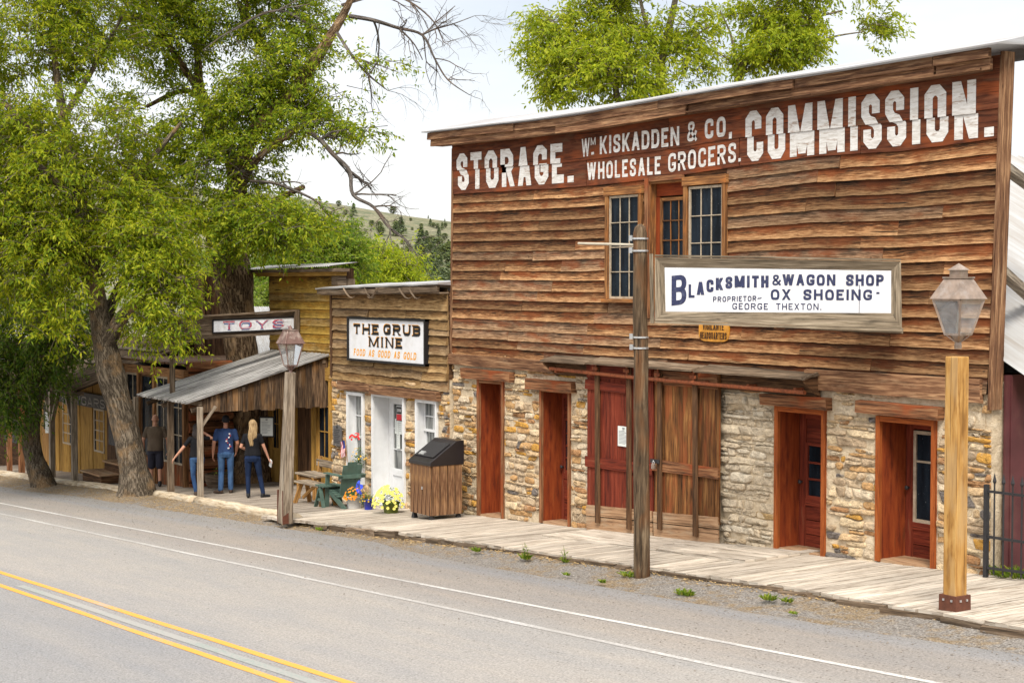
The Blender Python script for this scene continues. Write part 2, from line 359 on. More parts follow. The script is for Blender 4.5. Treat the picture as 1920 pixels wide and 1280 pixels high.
def _stone(name, stops, grey=0.0):
    s = NT(name); o = s.n('TexCoord').outputs['Object']; ri = s.n('NewGeometry').outputs['Random Per Island']
    c = s.ramp(ri, stops, 'CONSTANT')
    n1 = s.noise(o, 14, 6, 0.65); n2 = s.noise(o, 5, 4, 0.6); n3 = s.noise(o, 60, 3, 0.6)
    c = s.mix(1.0, c, s.ramp(n1, [(0.25, 0.65), (0.7, 1.4)]), 'MULTIPLY')
    c = s.mix(s.ramp(n2, [(0.56, 0.0), (0.68, 0.5)]), c, (0.50, 0.41, 0.30))
    c = s.mix(s.ramp(n3, [(0.30, 0.55), (0.38, 0.0)]), c, (0.08, 0.06, 0.045))
    h = s.math('ADD', n1, s.math('MULTIPLY', n3, 0.35))
    return s.bsdf(c, 0.88, 0.2, s.bump(h, 0.06))
STONE = _stone('rubble_stone', [(0.0, (0.58, 0.41, 0.235)), (0.16, (0.50, 0.30, 0.135)), (0.30, (0.64, 0.50, 0.32)), (0.44, (0.43, 0.32, 0.21)), (0.54, (0.54, 0.29, 0.065)), (0.64, (0.54, 0.41, 0.27)), (0.77, (0.40, 0.215, 0.10)), (0.86, (0.60, 0.49, 0.35)), (0.955, (0.19, 0.165, 0.15))])
STONEG = _stone('pale_grey_stone', [(0.0, (0.62, 0.51, 0.365)), (0.2, (0.56, 0.46, 0.33)), (0.4, (0.65, 0.565, 0.435)), (0.6, (0.57, 0.475, 0.345)), (0.80, (0.55, 0.46, 0.34)), (0.9, (0.48, 0.37, 0.24)), (0.97, (0.42, 0.28, 0.13))])
def _mortar():
    s = NT('lime_mortar'); o = s.n('TexCoord').outputs['Object']
    n1 = s.noise(o, 9, 6, 0.65); n2 = s.noise(o, 45, 3, 0.6)
    c = s.ramp(n1, [(0.3, (0.40, 0.31, 0.205)), (0.55, (0.58, 0.475, 0.335)), (0.75, (0.65, 0.56, 0.43))])
    return s.bsdf(c, 0.95, 0.1, s.bump(s.math('ADD', n1, s.math('MULTIPLY', n2, .4)), 0.03))
MORTAR = _mortar()
def _corr(name, base, streak, rough=0.45, metal=0.3):
    s = NT(name); o = s.n('TexCoord').outputs['Object']; uv = s.n('UVMap').outputs[0]
    n1 = s.noise(s.mapv(uv, (0.5, 9, 1)), 1.0, 5, 0.6); n2 = s.noise(o, 1.1, 4, 0.6)
    c = s.ramp(n1, [(0.35, base), (0.62, streak)])
    c = s.mix(s.ramp(n2, [(0.52, 0.0), (0.7, 0.45)]), c, streak)
    return s.bsdf(c, rough, 0.4, None, metal)
ROOFW = _corr('white_metal_roof', (0.40, 0.41, 0.42), (0.30, 0.28, 0.26), 0.5, 0.15)
ROOFG = _corr('grey_metal_roof', (0.52, 0.52, 0.54), (0.36, 0.34, 0.33), 0.45, 0.5)
MAROON = plain('maroon_sheet_metal', (0.085, 0.024, 0.026), 0.55, 0.35, 0.25, 2.2, dirt=(0.13, 0.055, 0.045), dirt_amt=0.6)
# ------------------------------------------------------------------ lettering built from strokes
def _arc(pts, rads, seg):
    """polyline with rounded or chamfered corners; rads[i] radius at point i (0 = sharp)"""
    out = []
    n = len(pts)
    for i, p in enumerate(pts):
        r = rads[i]
        if r <= 0 or i in (0, n - 1): out.append(Vector((p[0], p[1]))); continue
        p = Vector((p[0], p[1])); a = Vector((pts[i - 1][0], pts[i - 1][1])); b = Vector((pts[i + 1][0], pts[i + 1][1]))
        ra = min(r, (a - p).length * 0.5); rb = min(r, (b - p).length * 0.5)
        s_ = p + (a - p).normalized() * ra; e = p + (b - p).normalized() * rb
        for k in range(seg + 1):
            t = k / seg; out.append(s_ * (1 - t) ** 2 + p * (2 * t * (1 - t)) + e * t * t if seg > 1 else (s_ if k == 0 else e))
    return out
# P: polyline (x, y[, 1 = rounded]); D: diagonal cut flat at top and bottom; S: serif anchors
GL = {
 'A': (1.0, [('D', .5, 1, 0, 0), ('D', .5, 1, 1, 0), ('P', (.22, .28), (.78, .28))], [(0, 0), (1, 0)]),
 'B': (.95, [('P', (0, 0), (0, 1), (1, 1, 1), (1, .52, 1), (0, .52)), ('P', (0, .52), (1, .52, 1), (1, 0, 1), (0, 0))], [(-.1, 0), (-.1, 1)]),
 'C': (.95, [('P', (1, .78), (1, 1, 1), (0, 1, 1), (0, 0, 1), (1, 0, 1), (1, .22))], []),
 'D': (.98, [('P', (0, 0), (0, 1), (1, 1, 1), (1, 0, 1), (0, 0))], [(-.1, 0), (-.1, 1)]),
 'E': (.85, [('P', (1, 1), (0, 1), (0, 0), (1, 0)), ('P', (0, .52), (.72, .52))], [(-.1, 0), (-.1, 1)]),
 'F': (.82, [('P', (1, 1), (0, 1), (0, 0)), ('P', (0, .5), (.75, .5))], [(0, 0), (-.1, 1)]),
 'G': (1.0, [('P', (1, .8), (1, 1, 1), (0, 1, 1), (0, 0, 1), (1, 0, 1), (1, .40), (.66, .40))], []),
 'H': (1.0, [('P', (0, 0), (0, 1)), ('P', (1, 0), (1, 1)), ('P', (0, .5), (1, .5))], [(0, 0), (0, 1), (1, 0), (1, 1)]),
 'I': (.0, [('P', (.5, 0), (.5, 1))], [(.5, 0), (.5, 1)]),
 'K': (1.0, [('P', (0, 0), (0, 1)), ('D', 1, 1, .05, .32), ('D', .3, .62, 1, 0)], [(0, 0), (0, 1), (1, 0), (1, 1)]),
 'L': (.8, [('P', (0, 1), (0, 0), (1, 0))], [(0, 1), (-.1, 0)]),
 'M': (1.35, [('P', (0, 0), (0, 1)), ('P', (1, 0), (1, 1)), ('D', 0, 1, .5, .05), ('D', 1, 1, .5, .05)], [(0, 0), (1, 0), (-.05, 1), (1.05, 1)]),
 'N': (1.05, [('P', (0, 0), (0, 1)), ('P', (1, 0), (1, 1)), ('D', 0, 1, 1, 0)], [(0, 0), (-.05, 1), (1, 1)]),
 'O': (1.0, [('P', (.5, 0), (0, 0, 1), (0, 1, 1), (1, 1, 1), (1, 0, 1), (.5, 0))], []),
 'P': (.92, [('P', (0, 0), (0, 1), (1, 1, 1), (1, .46, 1), (0, .46))], [(0, 0), (-.1, 1)]),
 'Q': (1.0, [('P', (.5, 0), (0, 0, 1), (0, 1, 1), (1, 1, 1), (1, 0, 1), (.5, 0)), ('D', .5, .35, 1.05, -.06)], []),
 'R': (1.0, [('P', (0, 0), (0, 1), (1, 1, 1), (1, .48, 1), (0, .48)), ('D', .5, .46, 1, 0)], [(0, 0), (-.1, 1), (1, 0)]),
 'S': (.92, [('P', (1, .79), (1, 1, 1), (0, 1, 1), (0, .56, 1), (1, .44, 1), (1, 0, 1), (0, 0, 1), (0, .21))], []),
 'T': (.92, [('P', (0, 1), (1, 1)), ('P', (.5, 1), (.5, 0))], [(.5, 0)]),
 'U': (1.0, [('P', (0, 1), (0, 0, 1), (1, 0, 1), (1, 1))], [(0, 1), (1, 1)]),
 'V': (1.0, [('D', 0, 1, .5, 0), ('D', 1, 1, .5, 0)], [(0, 1), (1, 1)]),
 'W': (1.45, [('D', 0, 1, .25, 0), ('D', .5, 1, .25, 0), ('D', .5, 1, .75, 0), ('D', 1, 1, .75, 0)], [(0, 1), (1, 1)]),
 'X': (1.0, [('D', 0, 1, 1, 0), ('D', 1, 1, 0, 0)], [(0, 0), (1, 0), (0, 1), (1, 1)]),
 'Y': (1.0, [('D', 0, 1, .5, .42), ('D', 1, 1, .5, .42), ('P', (.5, .45), (.5, 0))], [(.5, 0), (0, 1), (1, 1)]),
 '&': (1.05, [('P', (1, 0), (.12, .72), (.12, 1, 1), (.72, 1, 1), (.72, .68, 1), (0, .36, 1), (0, 0, 1), (.66, 0, 1), (1, .42))], []),
 '.': (.0, [('Q', 0, 0, 1, .16)], []), ',': (.0, [('Q', 0, 0, 1, .16), ('D', .7, .02, .2, -.16)], []),
 '*': (.0, [('Q', 0, .4, 1, .58)], []), '~': (1.1, [('P', (0, .38), (.3, .6, 1), (.65, .4, 1), (1, .62))], []),
}
def text(mb, s, P0, ux, uz, nrm, H, width, T, style='oct', track=0.35, m=0, serif=0.0, ratio=0.6, slant=0.0, lift=None, gap=0.0004, space=1.0):
    """draw s with its baseline starting at P0, fitted to width; ux, uz unit vectors; T stem as a fraction of H"""
    P0, ux, uz, nrm = Vector(P0), Vector(ux), Vector(uz), Vector(nrm)
    t = T * H; adv = []
    for ch in s:
        if ch == ' ': adv.append(ratio * space); continue
        k = GL[ch][0]; adv.append((k * ratio if k else T * 1.0))
    tot = sum(adv) + T * track * 2.2 * (len(s) - 1)
    f = width / (tot * H); x = 0.0; seg = 1 if style == 'oct' else 5; q = 0
    for ch, a in zip(s, adv):
        W = a * H * f
        if ch != ' ':
            Hh, zo = H, 0.0
            if lift: zo, Hh = lift((x + W / 2) / width)
            tt = min(t, W) if GL[ch][0] == 0 else min(t, W * 0.42)
            hw, hh = max(W - tt, 0), max(Hh - tt, 0)
            C = lambda u, v: (x + tt / 2 + u * hw, tt / 2 + v * hh)
            def put(pts2, faces):
                nonlocal q
                q += 1
                mb.add([P0 + ux * (p[0] + slant * p[1]) + uz * (p[1] + zo) + nrm * (gap * (q % 5)) for p in pts2], faces, None, m)
            for st in GL[ch][1]:
                if st[0] == 'Q':
                    r0, r1 = st[2] * Hh, st[4] * Hh
                    put([(x, r0), (x + W, r0), (x + W, r1), (x, r1)], [(0, 1, 2, 3)]); continue
                if st[0] == 'D':
                    (x0, y0, x1, y1) = st[1:]; a0 = (x + tt / 2 + x0 * hw, y0 * Hh); a1 = (x + tt / 2 + x1 * hw, y1 * Hh); h_ = tt * 0.52
                    put([(a0[0] - h_, a0[1]), (a0[0] + h_, a0[1]), (a1[0] + h_, a1[1]), (a1[0] - h_, a1[1])], [(3, 2, 1, 0)]); continue
                raw = st[1:]; rr = (0.62 if style == 'oct' else 1.0) * min(hw, hh) * (0.5 if style == 'oct' else 0.62)
                if style == 'oct': rr = max(rr, tt * 0.3)
                pl = _arc([C(p[0], p[1]) for p in raw], [rr if len(p) > 2 else 0 for p in raw], seg)
                clean = [pl[0]]
                for p in pl[1:]:
                    if (p - clean[-1]).length > 1e-5: clean.append(p)
                pl = clean; n = len(pl); closed = (pl[0] - pl[-1]).length < 1e-4
                Ls, Rs = [], []
                for i in range(n):
                    d0 = (pl[i] - pl[i - 1]).normalized() if i else None
                    d1 = (pl[i + 1] - pl[i]).normalized() if i < n - 1 else None
                    if closed and i == 0: d0 = (pl[0] - pl[-2]).normalized()
                    if closed and i == n - 1: d1 = (pl[1] - pl[0]).normalized()
                    if d0 is None: d0 = d1
                    if d1 is None: d1 = d0
                    nn = (d0 + d1)
                    nn = nn.normalized() if nn.length > 1e-6 else d0
                    nn = Vector((-nn.y, nn.x)); cs = max(0.45, nn.dot(Vector((-d0.y, d0.x))))
                    p = pl[i].copy()
                    if not closed:
                        if i == 0: p -= d1 * (tt / 2)
                        if i == n - 1: p += d0 * (tt / 2)
                    Ls.append(p + nn * (tt / 2 / cs)); Rs.append(p - nn * (tt / 2 / cs))
                put([tuple(p) for p in Ls + Rs], [(i, n + i, n + i + 1, i + 1) for i in range(n - 1)])
            if serif:
                for (u, v) in GL[ch][2]:
                    cx = x + tt / 2 + u * hw if GL[ch][0] else x + W / 2
                    sw, sh = serif * tt, tt * 0.42
                    y0 = 0 if v == 0 else Hh - sh
                    wd = 0.55
                    if v == 0: pts2 = [(cx - sw, 0), (cx + sw, 0), (cx + sw * wd, sh), (cx - sw * wd, sh)]
                    else: pts2 = [(cx - sw * wd, Hh - sh), (cx + sw * wd, Hh - sh), (cx + sw, Hh), (cx - sw, Hh)]
                    put(pts2, [(0, 1, 2, 3)])
        x += W + t * track * 2.2 * f
# ------------------------------------------------------------------ walls
def wall_boxes(mb, x0, x1, z0, z1, ops, Y0, Y1, m=0):
    xs = sorted({x0, x1, *[max(x0, min(x1, v)) for o in ops for v in o[:2]]})
    for a, b in zip(xs, xs[1:]):
        if b - a < 1e-4: continue
        cut = sorted((o[2], o[3]) for o in ops if o[0] < (a + b) / 2 < o[1]); z = z0
        for c0, c1 in cut + [(z1, z1)]:
            if c0 - z > 1e-3: mb.box(((a + b) / 2, (Y0 + Y1) / 2, (z + c0) / 2), (b - a, Y1 - Y0, c0 - z), m=m)
            z = max(z, c1)
def clip(poly, p, n):
    """keep the part of poly where (q-p).n <= 0"""
    out = []
    for i in range(len(poly)):
        a, b = poly[i], poly[(i + 1) % len(poly)]
        da = (a[0] - p[0]) * n[0] + (a[1] - p[1]) * n[1]; db = (b[0] - p[0]) * n[0] + (b[1] - p[1]) * n[1]
        if da <= 0: out.append(a)
        if da * db < 0:
            t = da / (da - db); out.append((a[0] + t * (b[0] - a[0]), a[1] + t * (b[1] - a[1])))
    return out
def stones(mb, x0, x1, zb, zt, ops, Y, cw, ch, prot=0.04, gap=0.012, seed=1, mfn=None, zbf=None, keep=1.0):
    """rough coursed rubble: every stone a separate faced lump, clipped round the openings"""
    rg = random.Random(seed); rows = [zb - ch]
    while rows[-1] < zt + ch: rows.append(rows[-1] + ch * rg.choice((.6, .75, .9, 1.1, 1.35)))
    def bz_(k, x): return rows[k] + ch * (.34 * nv(x * 1.1, k * 3.7, seed) + .30 * nv(x * 3.1, k * 5.1, seed + 9))
    cells = []
    for k in range(len(rows) - 1):
        x = x0 - cw * rg.random(); jl = rg.uniform(-.3, .3) * ch
        while x < x1 + cw:
            wd = cw * rg.choice((.35, .55, .75, 1.0, 1.3, 1.7)) * rg.uniform(.85, 1.15); jr = rg.uniform(-.35, .35) * ch
            xa, xb = x, x + wd; n_ = max(1, int(wd / (.5 * cw)))
            bot = [(lerp(xa - jl, xb - jr, t / n_), bz_(k, lerp(xa, xb, t / n_))) for t in range(n_ + 1)]
            topp = [(lerp(xa + jl, xb + jr, t / n_), bz_(k + 1, lerp(xa, xb, t / n_))) for t in range(n_ + 1)]
            if rg.random() < .16 and wd < cw:                 # two thin stones in one course
                md = [((p[0] + q[0]) / 2, (p[1] + q[1]) / 2 + rg.uniform(-.1, .1) * ch) for p, q in zip(bot, topp)]
                cells.append(bot + md[::-1]); cells.append(md + topp[::-1])
            else: cells.append(bot + topp[::-1])
            x = xb; jl = jr
    for po in cells:
        cx = sum(a[0] for a in po) / len(po); cz = sum(a[1] for a in po) / len(po); p = (cx, cz)
        if not (x0 - cw < cx < x1 + cw and zb - .05 < cz < zt + .03): continue
        if any(o[0] < cx < o[1] and o[2] < cz < o[3] for o in ops): continue
        if rg.random() > (keep(cx, cz) if callable(keep) else keep): continue
        for c, n in (((x0, 0), (-1, 0)), ((x1, 0), (1, 0)), ((0, zb), (0, -1)), ((0, zt), (0, 1))): po = clip(po, c, n) if len(po) > 2 else po
        for o in ops:
            e = 0.02
            ds = [(o[0] - p[0], (o[0] - e, 0), (1, 0)), (p[0] - o[1], (o[1] + e, 0), (-1, 0)), (o[2] - p[1], (0, o[2]), (0, 1)), (p[1] - o[3], (0, o[3]), (0, -1))]
            d = max(ds, key=lambda k: k[0]); po = clip(po, d[1], d[2]) if len(po) > 2 else po
        if len(po) < 3: continue
        cx = sum(a[0] for a in po) / len(po); cz = sum(a[1] for a in po) / len(po)
        qs = []; cut = rg.choice((.08, .12, .2, .26))
        for i in range(len(po)):
            a, b = po[i], po[(i + 1) % len(po)]
            qs.append((a[0] * (1 - cut) + b[0] * cut, a[1] * (1 - cut) + b[1] * cut)); qs.append((a[0] * cut + b[0] * (1 - cut), a[1] * cut + b[1] * (1 - cut)))
        ax_ = max(abs(a[0] - cx) for a in qs) + 1e-6; az_ = max(abs(a[1] - cz) for a in qs) + 1e-6; g = gap * rg.uniform(.4, 1.9)
        sx_, sz_ = max(.5, 1 - g / ax_), max(.5, 1 - g / az_); pr = prot * rg.choice((.35, .6, .9, 1.2, 1.7)); tx, tz = rg.uniform(-.10, .10), rg.uniform(-.22, .18); n = len(qs)
        def ring(k, d, j): return [(cx + (a[0] - cx) * sx_ * k + rg.uniform(-j, j), Y - d - (tx * (a[0] - cx) + tz * (a[1] - cz)) * (d > .005) * k + rg.uniform(-j, j) * .6, cz + (a[1] - cz) * sz_ * k + rg.uniform(-j, j)) for a in qs]
        vs = ring(1, -.01, 0) + ring(.985, pr * .55, .005) + ring(.86, pr * .98, .008) + ring(.45, pr * 1.05, .012) + [(cx, Y - pr * 1.05, cz)]
        fs = []
        for r_ in range(3):
            for i in range(n): fs.append((r_ * n + i, r_ * n + (i + 1) % n, (r_ + 1) * n + (i + 1) % n, (r_ + 1) * n + i))
        fs += [(3 * n + i, 3 * n + (i + 1) % n, 4 * n) for i in range(n)]
        mb.add(vs, fs, None, mfn(cx, cz) if mfn else 0)
def lerp(a, b, t): return a + (b - a) * t
def clap(mb, xl, xr, z0, z1, n, Y, ops=(), sag=None, seed=1, rough=1.0, lap=0.035, thick=0.024, lmin=1.6, lmax=4.6, m=0):
    """n courses of lapped boards, each a warped board of its own; xl, xr functions of z"""
    rg = random.Random(seed); H = (z1 - z0) / n
    for i in range(n):
        za = z0 + i * H + rg.uniform(-.018, .018) * rough; zb = z0 + (i + 1) * H + lap; zm = (za + zb) / 2
        a, b = xl(zm) + rg.uniform(-.01, .02), xr(zm) - rg.uniform(-.01, .02); segs = [(a, b)]
        for o in ops:
            if o[2] < zm - .02 and o[3] > zm - .02:
                new = []
                for s0, s1 in segs:
                    if o[1] <= s0 or o[0] >= s1: new.append((s0, s1)); continue
                    if o[0] > s0: new.append((s0, o[0]))
                    if o[1] < s1: new.append((o[1], s1))
                segs = new
        for s0, s1 in segs:
            x = s0
            while x < s1 - .05:
                l = rg.uniform(lmin, lmax); e = min(s1, x + l)
                if s1 - e < .7: e = s1
                g = rg.uniform(0, .008); k = max(2, int((e - x) / .085)); sd_ = rg.uniform(0, 99); tilt = rg.uniform(-.012, .012) * rough; out = rg.uniform(0, .012) * rough; A = []
                for j in range(k + 1):
                    u = x + g + (e - x - 2 * g) * j / k; sg = sag(u, (za - z0) / (z1 - z0)) if sag else 0.0
                    wv = .006 * nv(u * 1.1, sd_) + .008 * nv(u * 8, sd_, 3) - .016 * max(0, nv(u * 3.1, sd_, 21) - .25) + (.012 * nv(u * 2.5, sd_, 8) if rough > 1.2 else 0)
                    cu = .012 * nv(u * 1.3, sd_, 5) * rough; endc = .014 * rough * (1 if (j in (0, k) and rg.random() < .4) else 0)
                    zz = za + wv * rough + tilt * (j / k - .5) + sg; yo = Y - thick - max(0, cu) - out - endc
                    A.append([(u, Y + .012, zz), (u, yo, zz), (u, (yo * .55 + (Y - .004) * .45), (zz + zb + sg) / 2), (u, Y - .003, zb + sg)])
                vs = [p for c in A for p in c]; fs, uv = [], []
                for j in range(k):
                    for r_ in range(3):
                        f = (j * 4 + r_, (j + 1) * 4 + r_, (j + 1) * 4 + r_ + 1, j * 4 + r_ + 1); fs.append(f)
                        v0, v1 = ((-.12, 0), (0, .5), (.5, 1))[r_]; uv.append([(vs[f[0]][0], v0), (vs[f[1]][0], v0), (vs[f[2]][0], v1), (vs[f[3]][0], v1)])
                for j, f in ((0, (0, 1, 2, 3)), (k, (k * 4 + 3, k * 4 + 2, k * 4 + 1, k * 4))): fs.append(f); uv.append([(vs[q][0], .3) for q in f])
                mb.add(vs, fs, uv, m); x = e
def vplanks(mb, x0, x1, z0, z1, Y, wd, th=0.025, m=0, seed=1, zj=0.0, slope=0.0, ax='x', X=0.0, top=None):
    """upright boards side by side; along X at depth Y, or (ax='y') along Y at X"""
    rg = random.Random(seed); x = x0
    while x < x1 - 1e-3:
        w_ = min(wd * rg.uniform(.75, 1.25), x1 - x)
        if x1 - x - w_ < wd * .3: w_ = x1 - x
        c = x + w_ / 2; a = z0 + slope * (c - x0) + rg.uniform(-zj, zj); b = top(c) if top else z1; o = rg.uniform(0, .006)
        if ax == 'x': mb.box((c, Y - th / 2 - o, (a + b) / 2), (w_ - .006, th, b - a), m=m)
        else: mb.box((X + th / 2 + o, c, (a + b) / 2), (th, w_ - .006, b - a), m=m)
        x += w_
def corrugated(mb, P00, P10, P11, P01, pitch=0.09, amp=0.012, m=0, nv_=2, seed=0):
    """wavy sheet; corrugations run from edge P00-P10 to edge P01-P11"""
    P00, P10, P11, P01 = map(Vector, (P00, P10, P11, P01)); nrm = (P10 - P00).cross(P01 - P00).normalized()
    if nrm.z < 0: nrm = -nrm
    l = (P10 - P00).length; n = max(4, int(l / pitch * 4)); rows = []
    for j in range(nv_ + 1):
        t = j / nv_
        for i in range(n + 1):
            s_ = i / n; p = (P00 * (1 - s_) + P10 * s_) * (1 - t) + (P01 * (1 - s_) + P11 * s_) * t
            rows.append(p + nrm * (amp * math.sin(s_ * l / pitch * 6.283)))
    fs, uv = [], []
    for j in range(nv_):
        for i in range(n):
            fs.append((j * (n + 1) + i, j * (n + 1) + i + 1, (j + 1) * (n + 1) + i + 1, (j + 1) * (n + 1) + i))
            L1 = (P01 - P00).length
            uv.append([(L1 * j / nv_, l * i / n), (L1 * j / nv_, l * (i + 1) / n), (L1 * (j + 1) / nv_, l * (i + 1) / n), (L1 * (j + 1) / nv_, l * i / n)])
    mb.add(rows, fs, uv, m)
def sash(root, name, xa, xb, za, zb, Y, cols, rows, fw, mw, fm, gm, rowpos=None, depth=.035, gname='glass', label=None):
    """a glazed sash: frame with muntins as one mesh, its glass a sub-part"""
    f = MB(); zc, xc = (za + zb) / 2, (xa + xb) / 2
    f.box((xa + fw / 2, Y, zc), (fw, depth, zb - za)); f.box((xb - fw / 2, Y, zc), (fw, depth, zb - za))
    f.box((xc, Y - .002, za + fw / 2), (xb - xa - 2 * fw, depth, fw)); f.box((xc, Y - .002, zb - fw / 2), (xb - xa - 2 * fw, depth, fw))
    for i in range(1, cols): f.box((xa + fw + (xb - xa - 2 * fw) * i / cols, Y + .002, zc), (mw, depth * .6, zb - za - 2 * fw))
    for j in (rowpos or [k / rows for k in range(1, rows)]): f.box((xc, Y - .001, za + fw + (zb - za - 2 * fw) * j), (xb - xa - 2 * fw, depth * .62, mw))
    o = f.build(name, fm, root)
    if label: o['label'] = label
    g = MB(); g.box((xc, Y + depth * .25, zc), (xb - xa - fw, .006, zb - za - fw)); gl = g.build(gname, gm, o, at=None)
    gl.location = (0, 0, 0)
    return o
# ------------------------------------------------------------------ ground, road, boardwalk, hill
def _ground_mat():
    s = NT('dirt_and_gravel'); o = s.n('TexCoord').outputs['Object']
    n1 = s.noise(o, 0.9, 6, 0.65); n2 = s.noise(o, 38, 3, 0.65); n3 = s.noise(o, 6, 5, 0.65)
    gr = s.ramp(n2, [(0.3, (0.09, 0.08, 0.07)), (0.5, (0.225, 0.205, 0.185)), (0.72, (0.40, 0.375, 0.345))])
    di = s.ramp(n2, [(0.3, (0.10, 0.07, 0.04)), (0.5, (0.235, 0.175, 0.11)), (0.75, (0.42, 0.34, 0.235))])
    x = s.n('SeparateXYZ', {0: o}).outputs[0]
    lf = s.ramp(s.math('MULTIPLY', s.math('ADD', x, 40.0), 0.05), [(0.35, 0.07), (0.75, -0.04)])
    c = s.mix(s.ramp(s.math('ADD', s.math('MULTIPLY', s.math('ADD', n1, n3), 0.5), lf), [(0.47, 0.0), (0.58, 1.0)]), gr, di)
    y = s.n('SeparateXYZ', {0: o}).outputs[1]
    c = s.mix(s.math('MULTIPLY', s.ramp(s.math('MULTIPLY', s.math('SUBTRACT', y, 17.5), .2), [(0.0, 0.0), (.6, 1.0)]), 0.85), c, s.ramp(n3, [(0.3, (0.07, 0.09, 0.02)), (0.7, (0.20, 0.17, 0.07))]))
    return s.bsdf(c, 0.95, 0.15, s.bump(s.math('ADD', n2, s.math('MULTIPLY', n3, .8)), 0.035))
GROUND = _ground_mat()
def mound(x, y):
    m = 0.0
    for (mx_, my_, h_, r_) in ((-36.1, 13.0, .13, 1.0), (-42.4, 12.9, .10, .9), (-34.0, 13.2, .05, .9), (-31.5, 13.3, .05, 1.2), (-38.6, 13.1, .05, 1.2), (-29, 13.1, .05, 1.0)):
        m += h_ * math.exp(-((x - mx_) ** 2 + ((y - my_) * 1.4) ** 2) / (r_ * r_))
    return m
def edge0(x): return 12.3 + .5 * max(0, min(1, (-19 - x) / 5)) - .35 * max(0, min(1, (-37 - x) / 5))
def gh(x, y):
    z = gz(x); e0 = edge0(x) - .2
    if y < e0: return z - .15
    if y < 17:
        t = min(1, (y - e0) / 1.1); z += -.15 + .09 * t * t
        if y < 14.0: z += mound(x, y) * min(1, (y - e0) / .5) + (.014 * nv(x * 1.7, y * 2.2) + .016 * nv(x * 5, y * 5)) * min(1, (y - e0) / .4)
        return z - (.03 if y > 13.9 else 0)
    return z - .05 - .10 * max(0.0, 1 - (y - 17) / 2)
xs = [-900, -500, -300, -200, -150, -110, -90, -75, -64] + [-56 + .28 * i for i in range(190)] + [0, 8, 20, 40, 60, 120, 400]
ys = [-500, -150, -50, -10, 0, 4, 8, 11.3] + [11.5 + .11 * i for i in range(24)] + [14.3, 15, 16, 17.1, 18, 19, 21, 24, 30, 40, 60, 90, 140, 220, 400, 800]
g = MB(); g.add([(x, y, gh(x, y)) for y in ys for x in xs], [(j * len(xs) + i, j * len(xs) + i + 1, (j + 1) * len(xs) + i + 1, (j + 1) * len(xs) + i) for j in range(len(ys) - 1) for i in range(len(xs) - 1)])
tag(g.build('ground', GROUND, smooth=True), kind='structure')
def _asphalt():
    s = NT('worn_asphalt'); o = s.n('TexCoord').outputs['Object']; sp = s.n('SeparateXYZ', {0: o}); y = sp.outputs[1]
    n1 = s.noise(s.mapv(o, (1, 2.2, 1)), 0.35, 6, 0.65); n2 = s.noise(o, 42, 3, 0.7); n3 = s.noise(o, 7, 5, 0.7); n4 = s.noise(s.mapv(o, (.25, 3.0, 1)), 1.0, 4, 0.6)
    c = s.ramp(n2, [(0.28, (0.17, 0.165, 0.16)), (0.46, (0.282, 0.275, 0.27)), (0.6, (0.345, 0.336, 0.328)), (0.78, (0.44, 0.428, 0.415))])
    warm = s.ramp(s.math('ADD', s.math('MULTIPLY', n1, .5), s.math('MULTIPLY', n4, .5)), [(0.38, (0.90, 0.90, 0.905)), (0.62, (1.06, 1.01, 0.95))])
    c = s.mix(1.0, c, warm, 'MULTIPLY')
    # the shoulder lane is browner and grittier than the driving lanes; the near lane greyer
    sh = s.ramp(s.math('DIVIDE', y, 14.0), [(0.47, (0.86, 0.88, 0.92)), (0.52, (1.03, 1.02, 1.01)), (0.70, (1.03, 1.02, 1.0)), (0.75, (0.94, 0.90, 0.86)), (0.84, (0.88, 0.84, 0.80)), (0.86, (0.80, 0.82, 0.86)), (0.875, (0.80, 0.80, 0.80))])
    c = s.mix(1.0, c, sh, 'MULTIPLY')
    vo = s.n('TexVoronoi', {'Vector': o, 'Scale': 13.0, 'Randomness': 1.0})
    sel = s.n('SeparateXYZ', {0: vo.outputs['Color']}).outputs[0]
    thr = s.ramp(s.math('DIVIDE', y, 14.0), [(0.6, 0.04), (0.72, 0.55)])
    spk = s.math('MULTIPLY', s.ramp(vo.outputs['Distance'], [(0.13, 1.0), (0.19, 0.0)]), s.math('LESS_THAN', sel, thr))
    c = s.mix(s.math('MULTIPLY', spk, .8), c, (0.075, 0.058, 0.045))
    c = s.mix(s.math('MULTIPLY', s.ramp(n3, [(0.58, 0.0), (0.72, 1.0)]), 0.25), c, (0.20, 0.19, 0.185))
    return s.bsdf(c, 0.9, 0.2, s.bump(s.math('ADD', n2, s.math('MULTIPLY', n3, .5)), 0.02))
ASPH = _asphalt()
def _markmat(name, col, wear):
    s = NT(name); o = s.n('TexCoord').outputs['Object']
    n1 = s.noise(o, 26, 5, 0.7); n2 = s.noise(s.mapv(o, (.5, 1, 1)), 1.2, 4, 0.6)
    f = s.ramp(s.math('ADD', s.math('MULTIPLY', n1, .6), s.math('MULTIPLY', n2, .4)), [(wear, 0.0), (wear + .12, 0.9)])
    return s.bsdf(s.mix(f, col, (0.31, 0.295, 0.28)), 0.85, 0.2)
RB = -0.12
rx = [-900, -500, -200, -110] + [-100 + 2 * i for i in range(24)] + [-52 + .4 * i for i in range(124)] + [4, 20, 40, 60, 200]
def road_edge(x): return edge0(x) + .14 * nv(x * .5, 1.3) + .07 * nv(x * 2.3, 4.1)
g = MB(); ysr = [1.0, 4, 7, 10, None]
g.add([(x, (yy if yy is not None else road_edge(x)), gz(x) + RB) for yy in ysr for x in rx], [(j * len(rx) + i, j * len(rx) + i + 1, (j + 1) * len(rx) + i + 1, (j + 1) * len(rx) + i) for j in range(4) for i in range(len(rx) - 1)])
tag(g.build('road', ASPH), kind='structure')
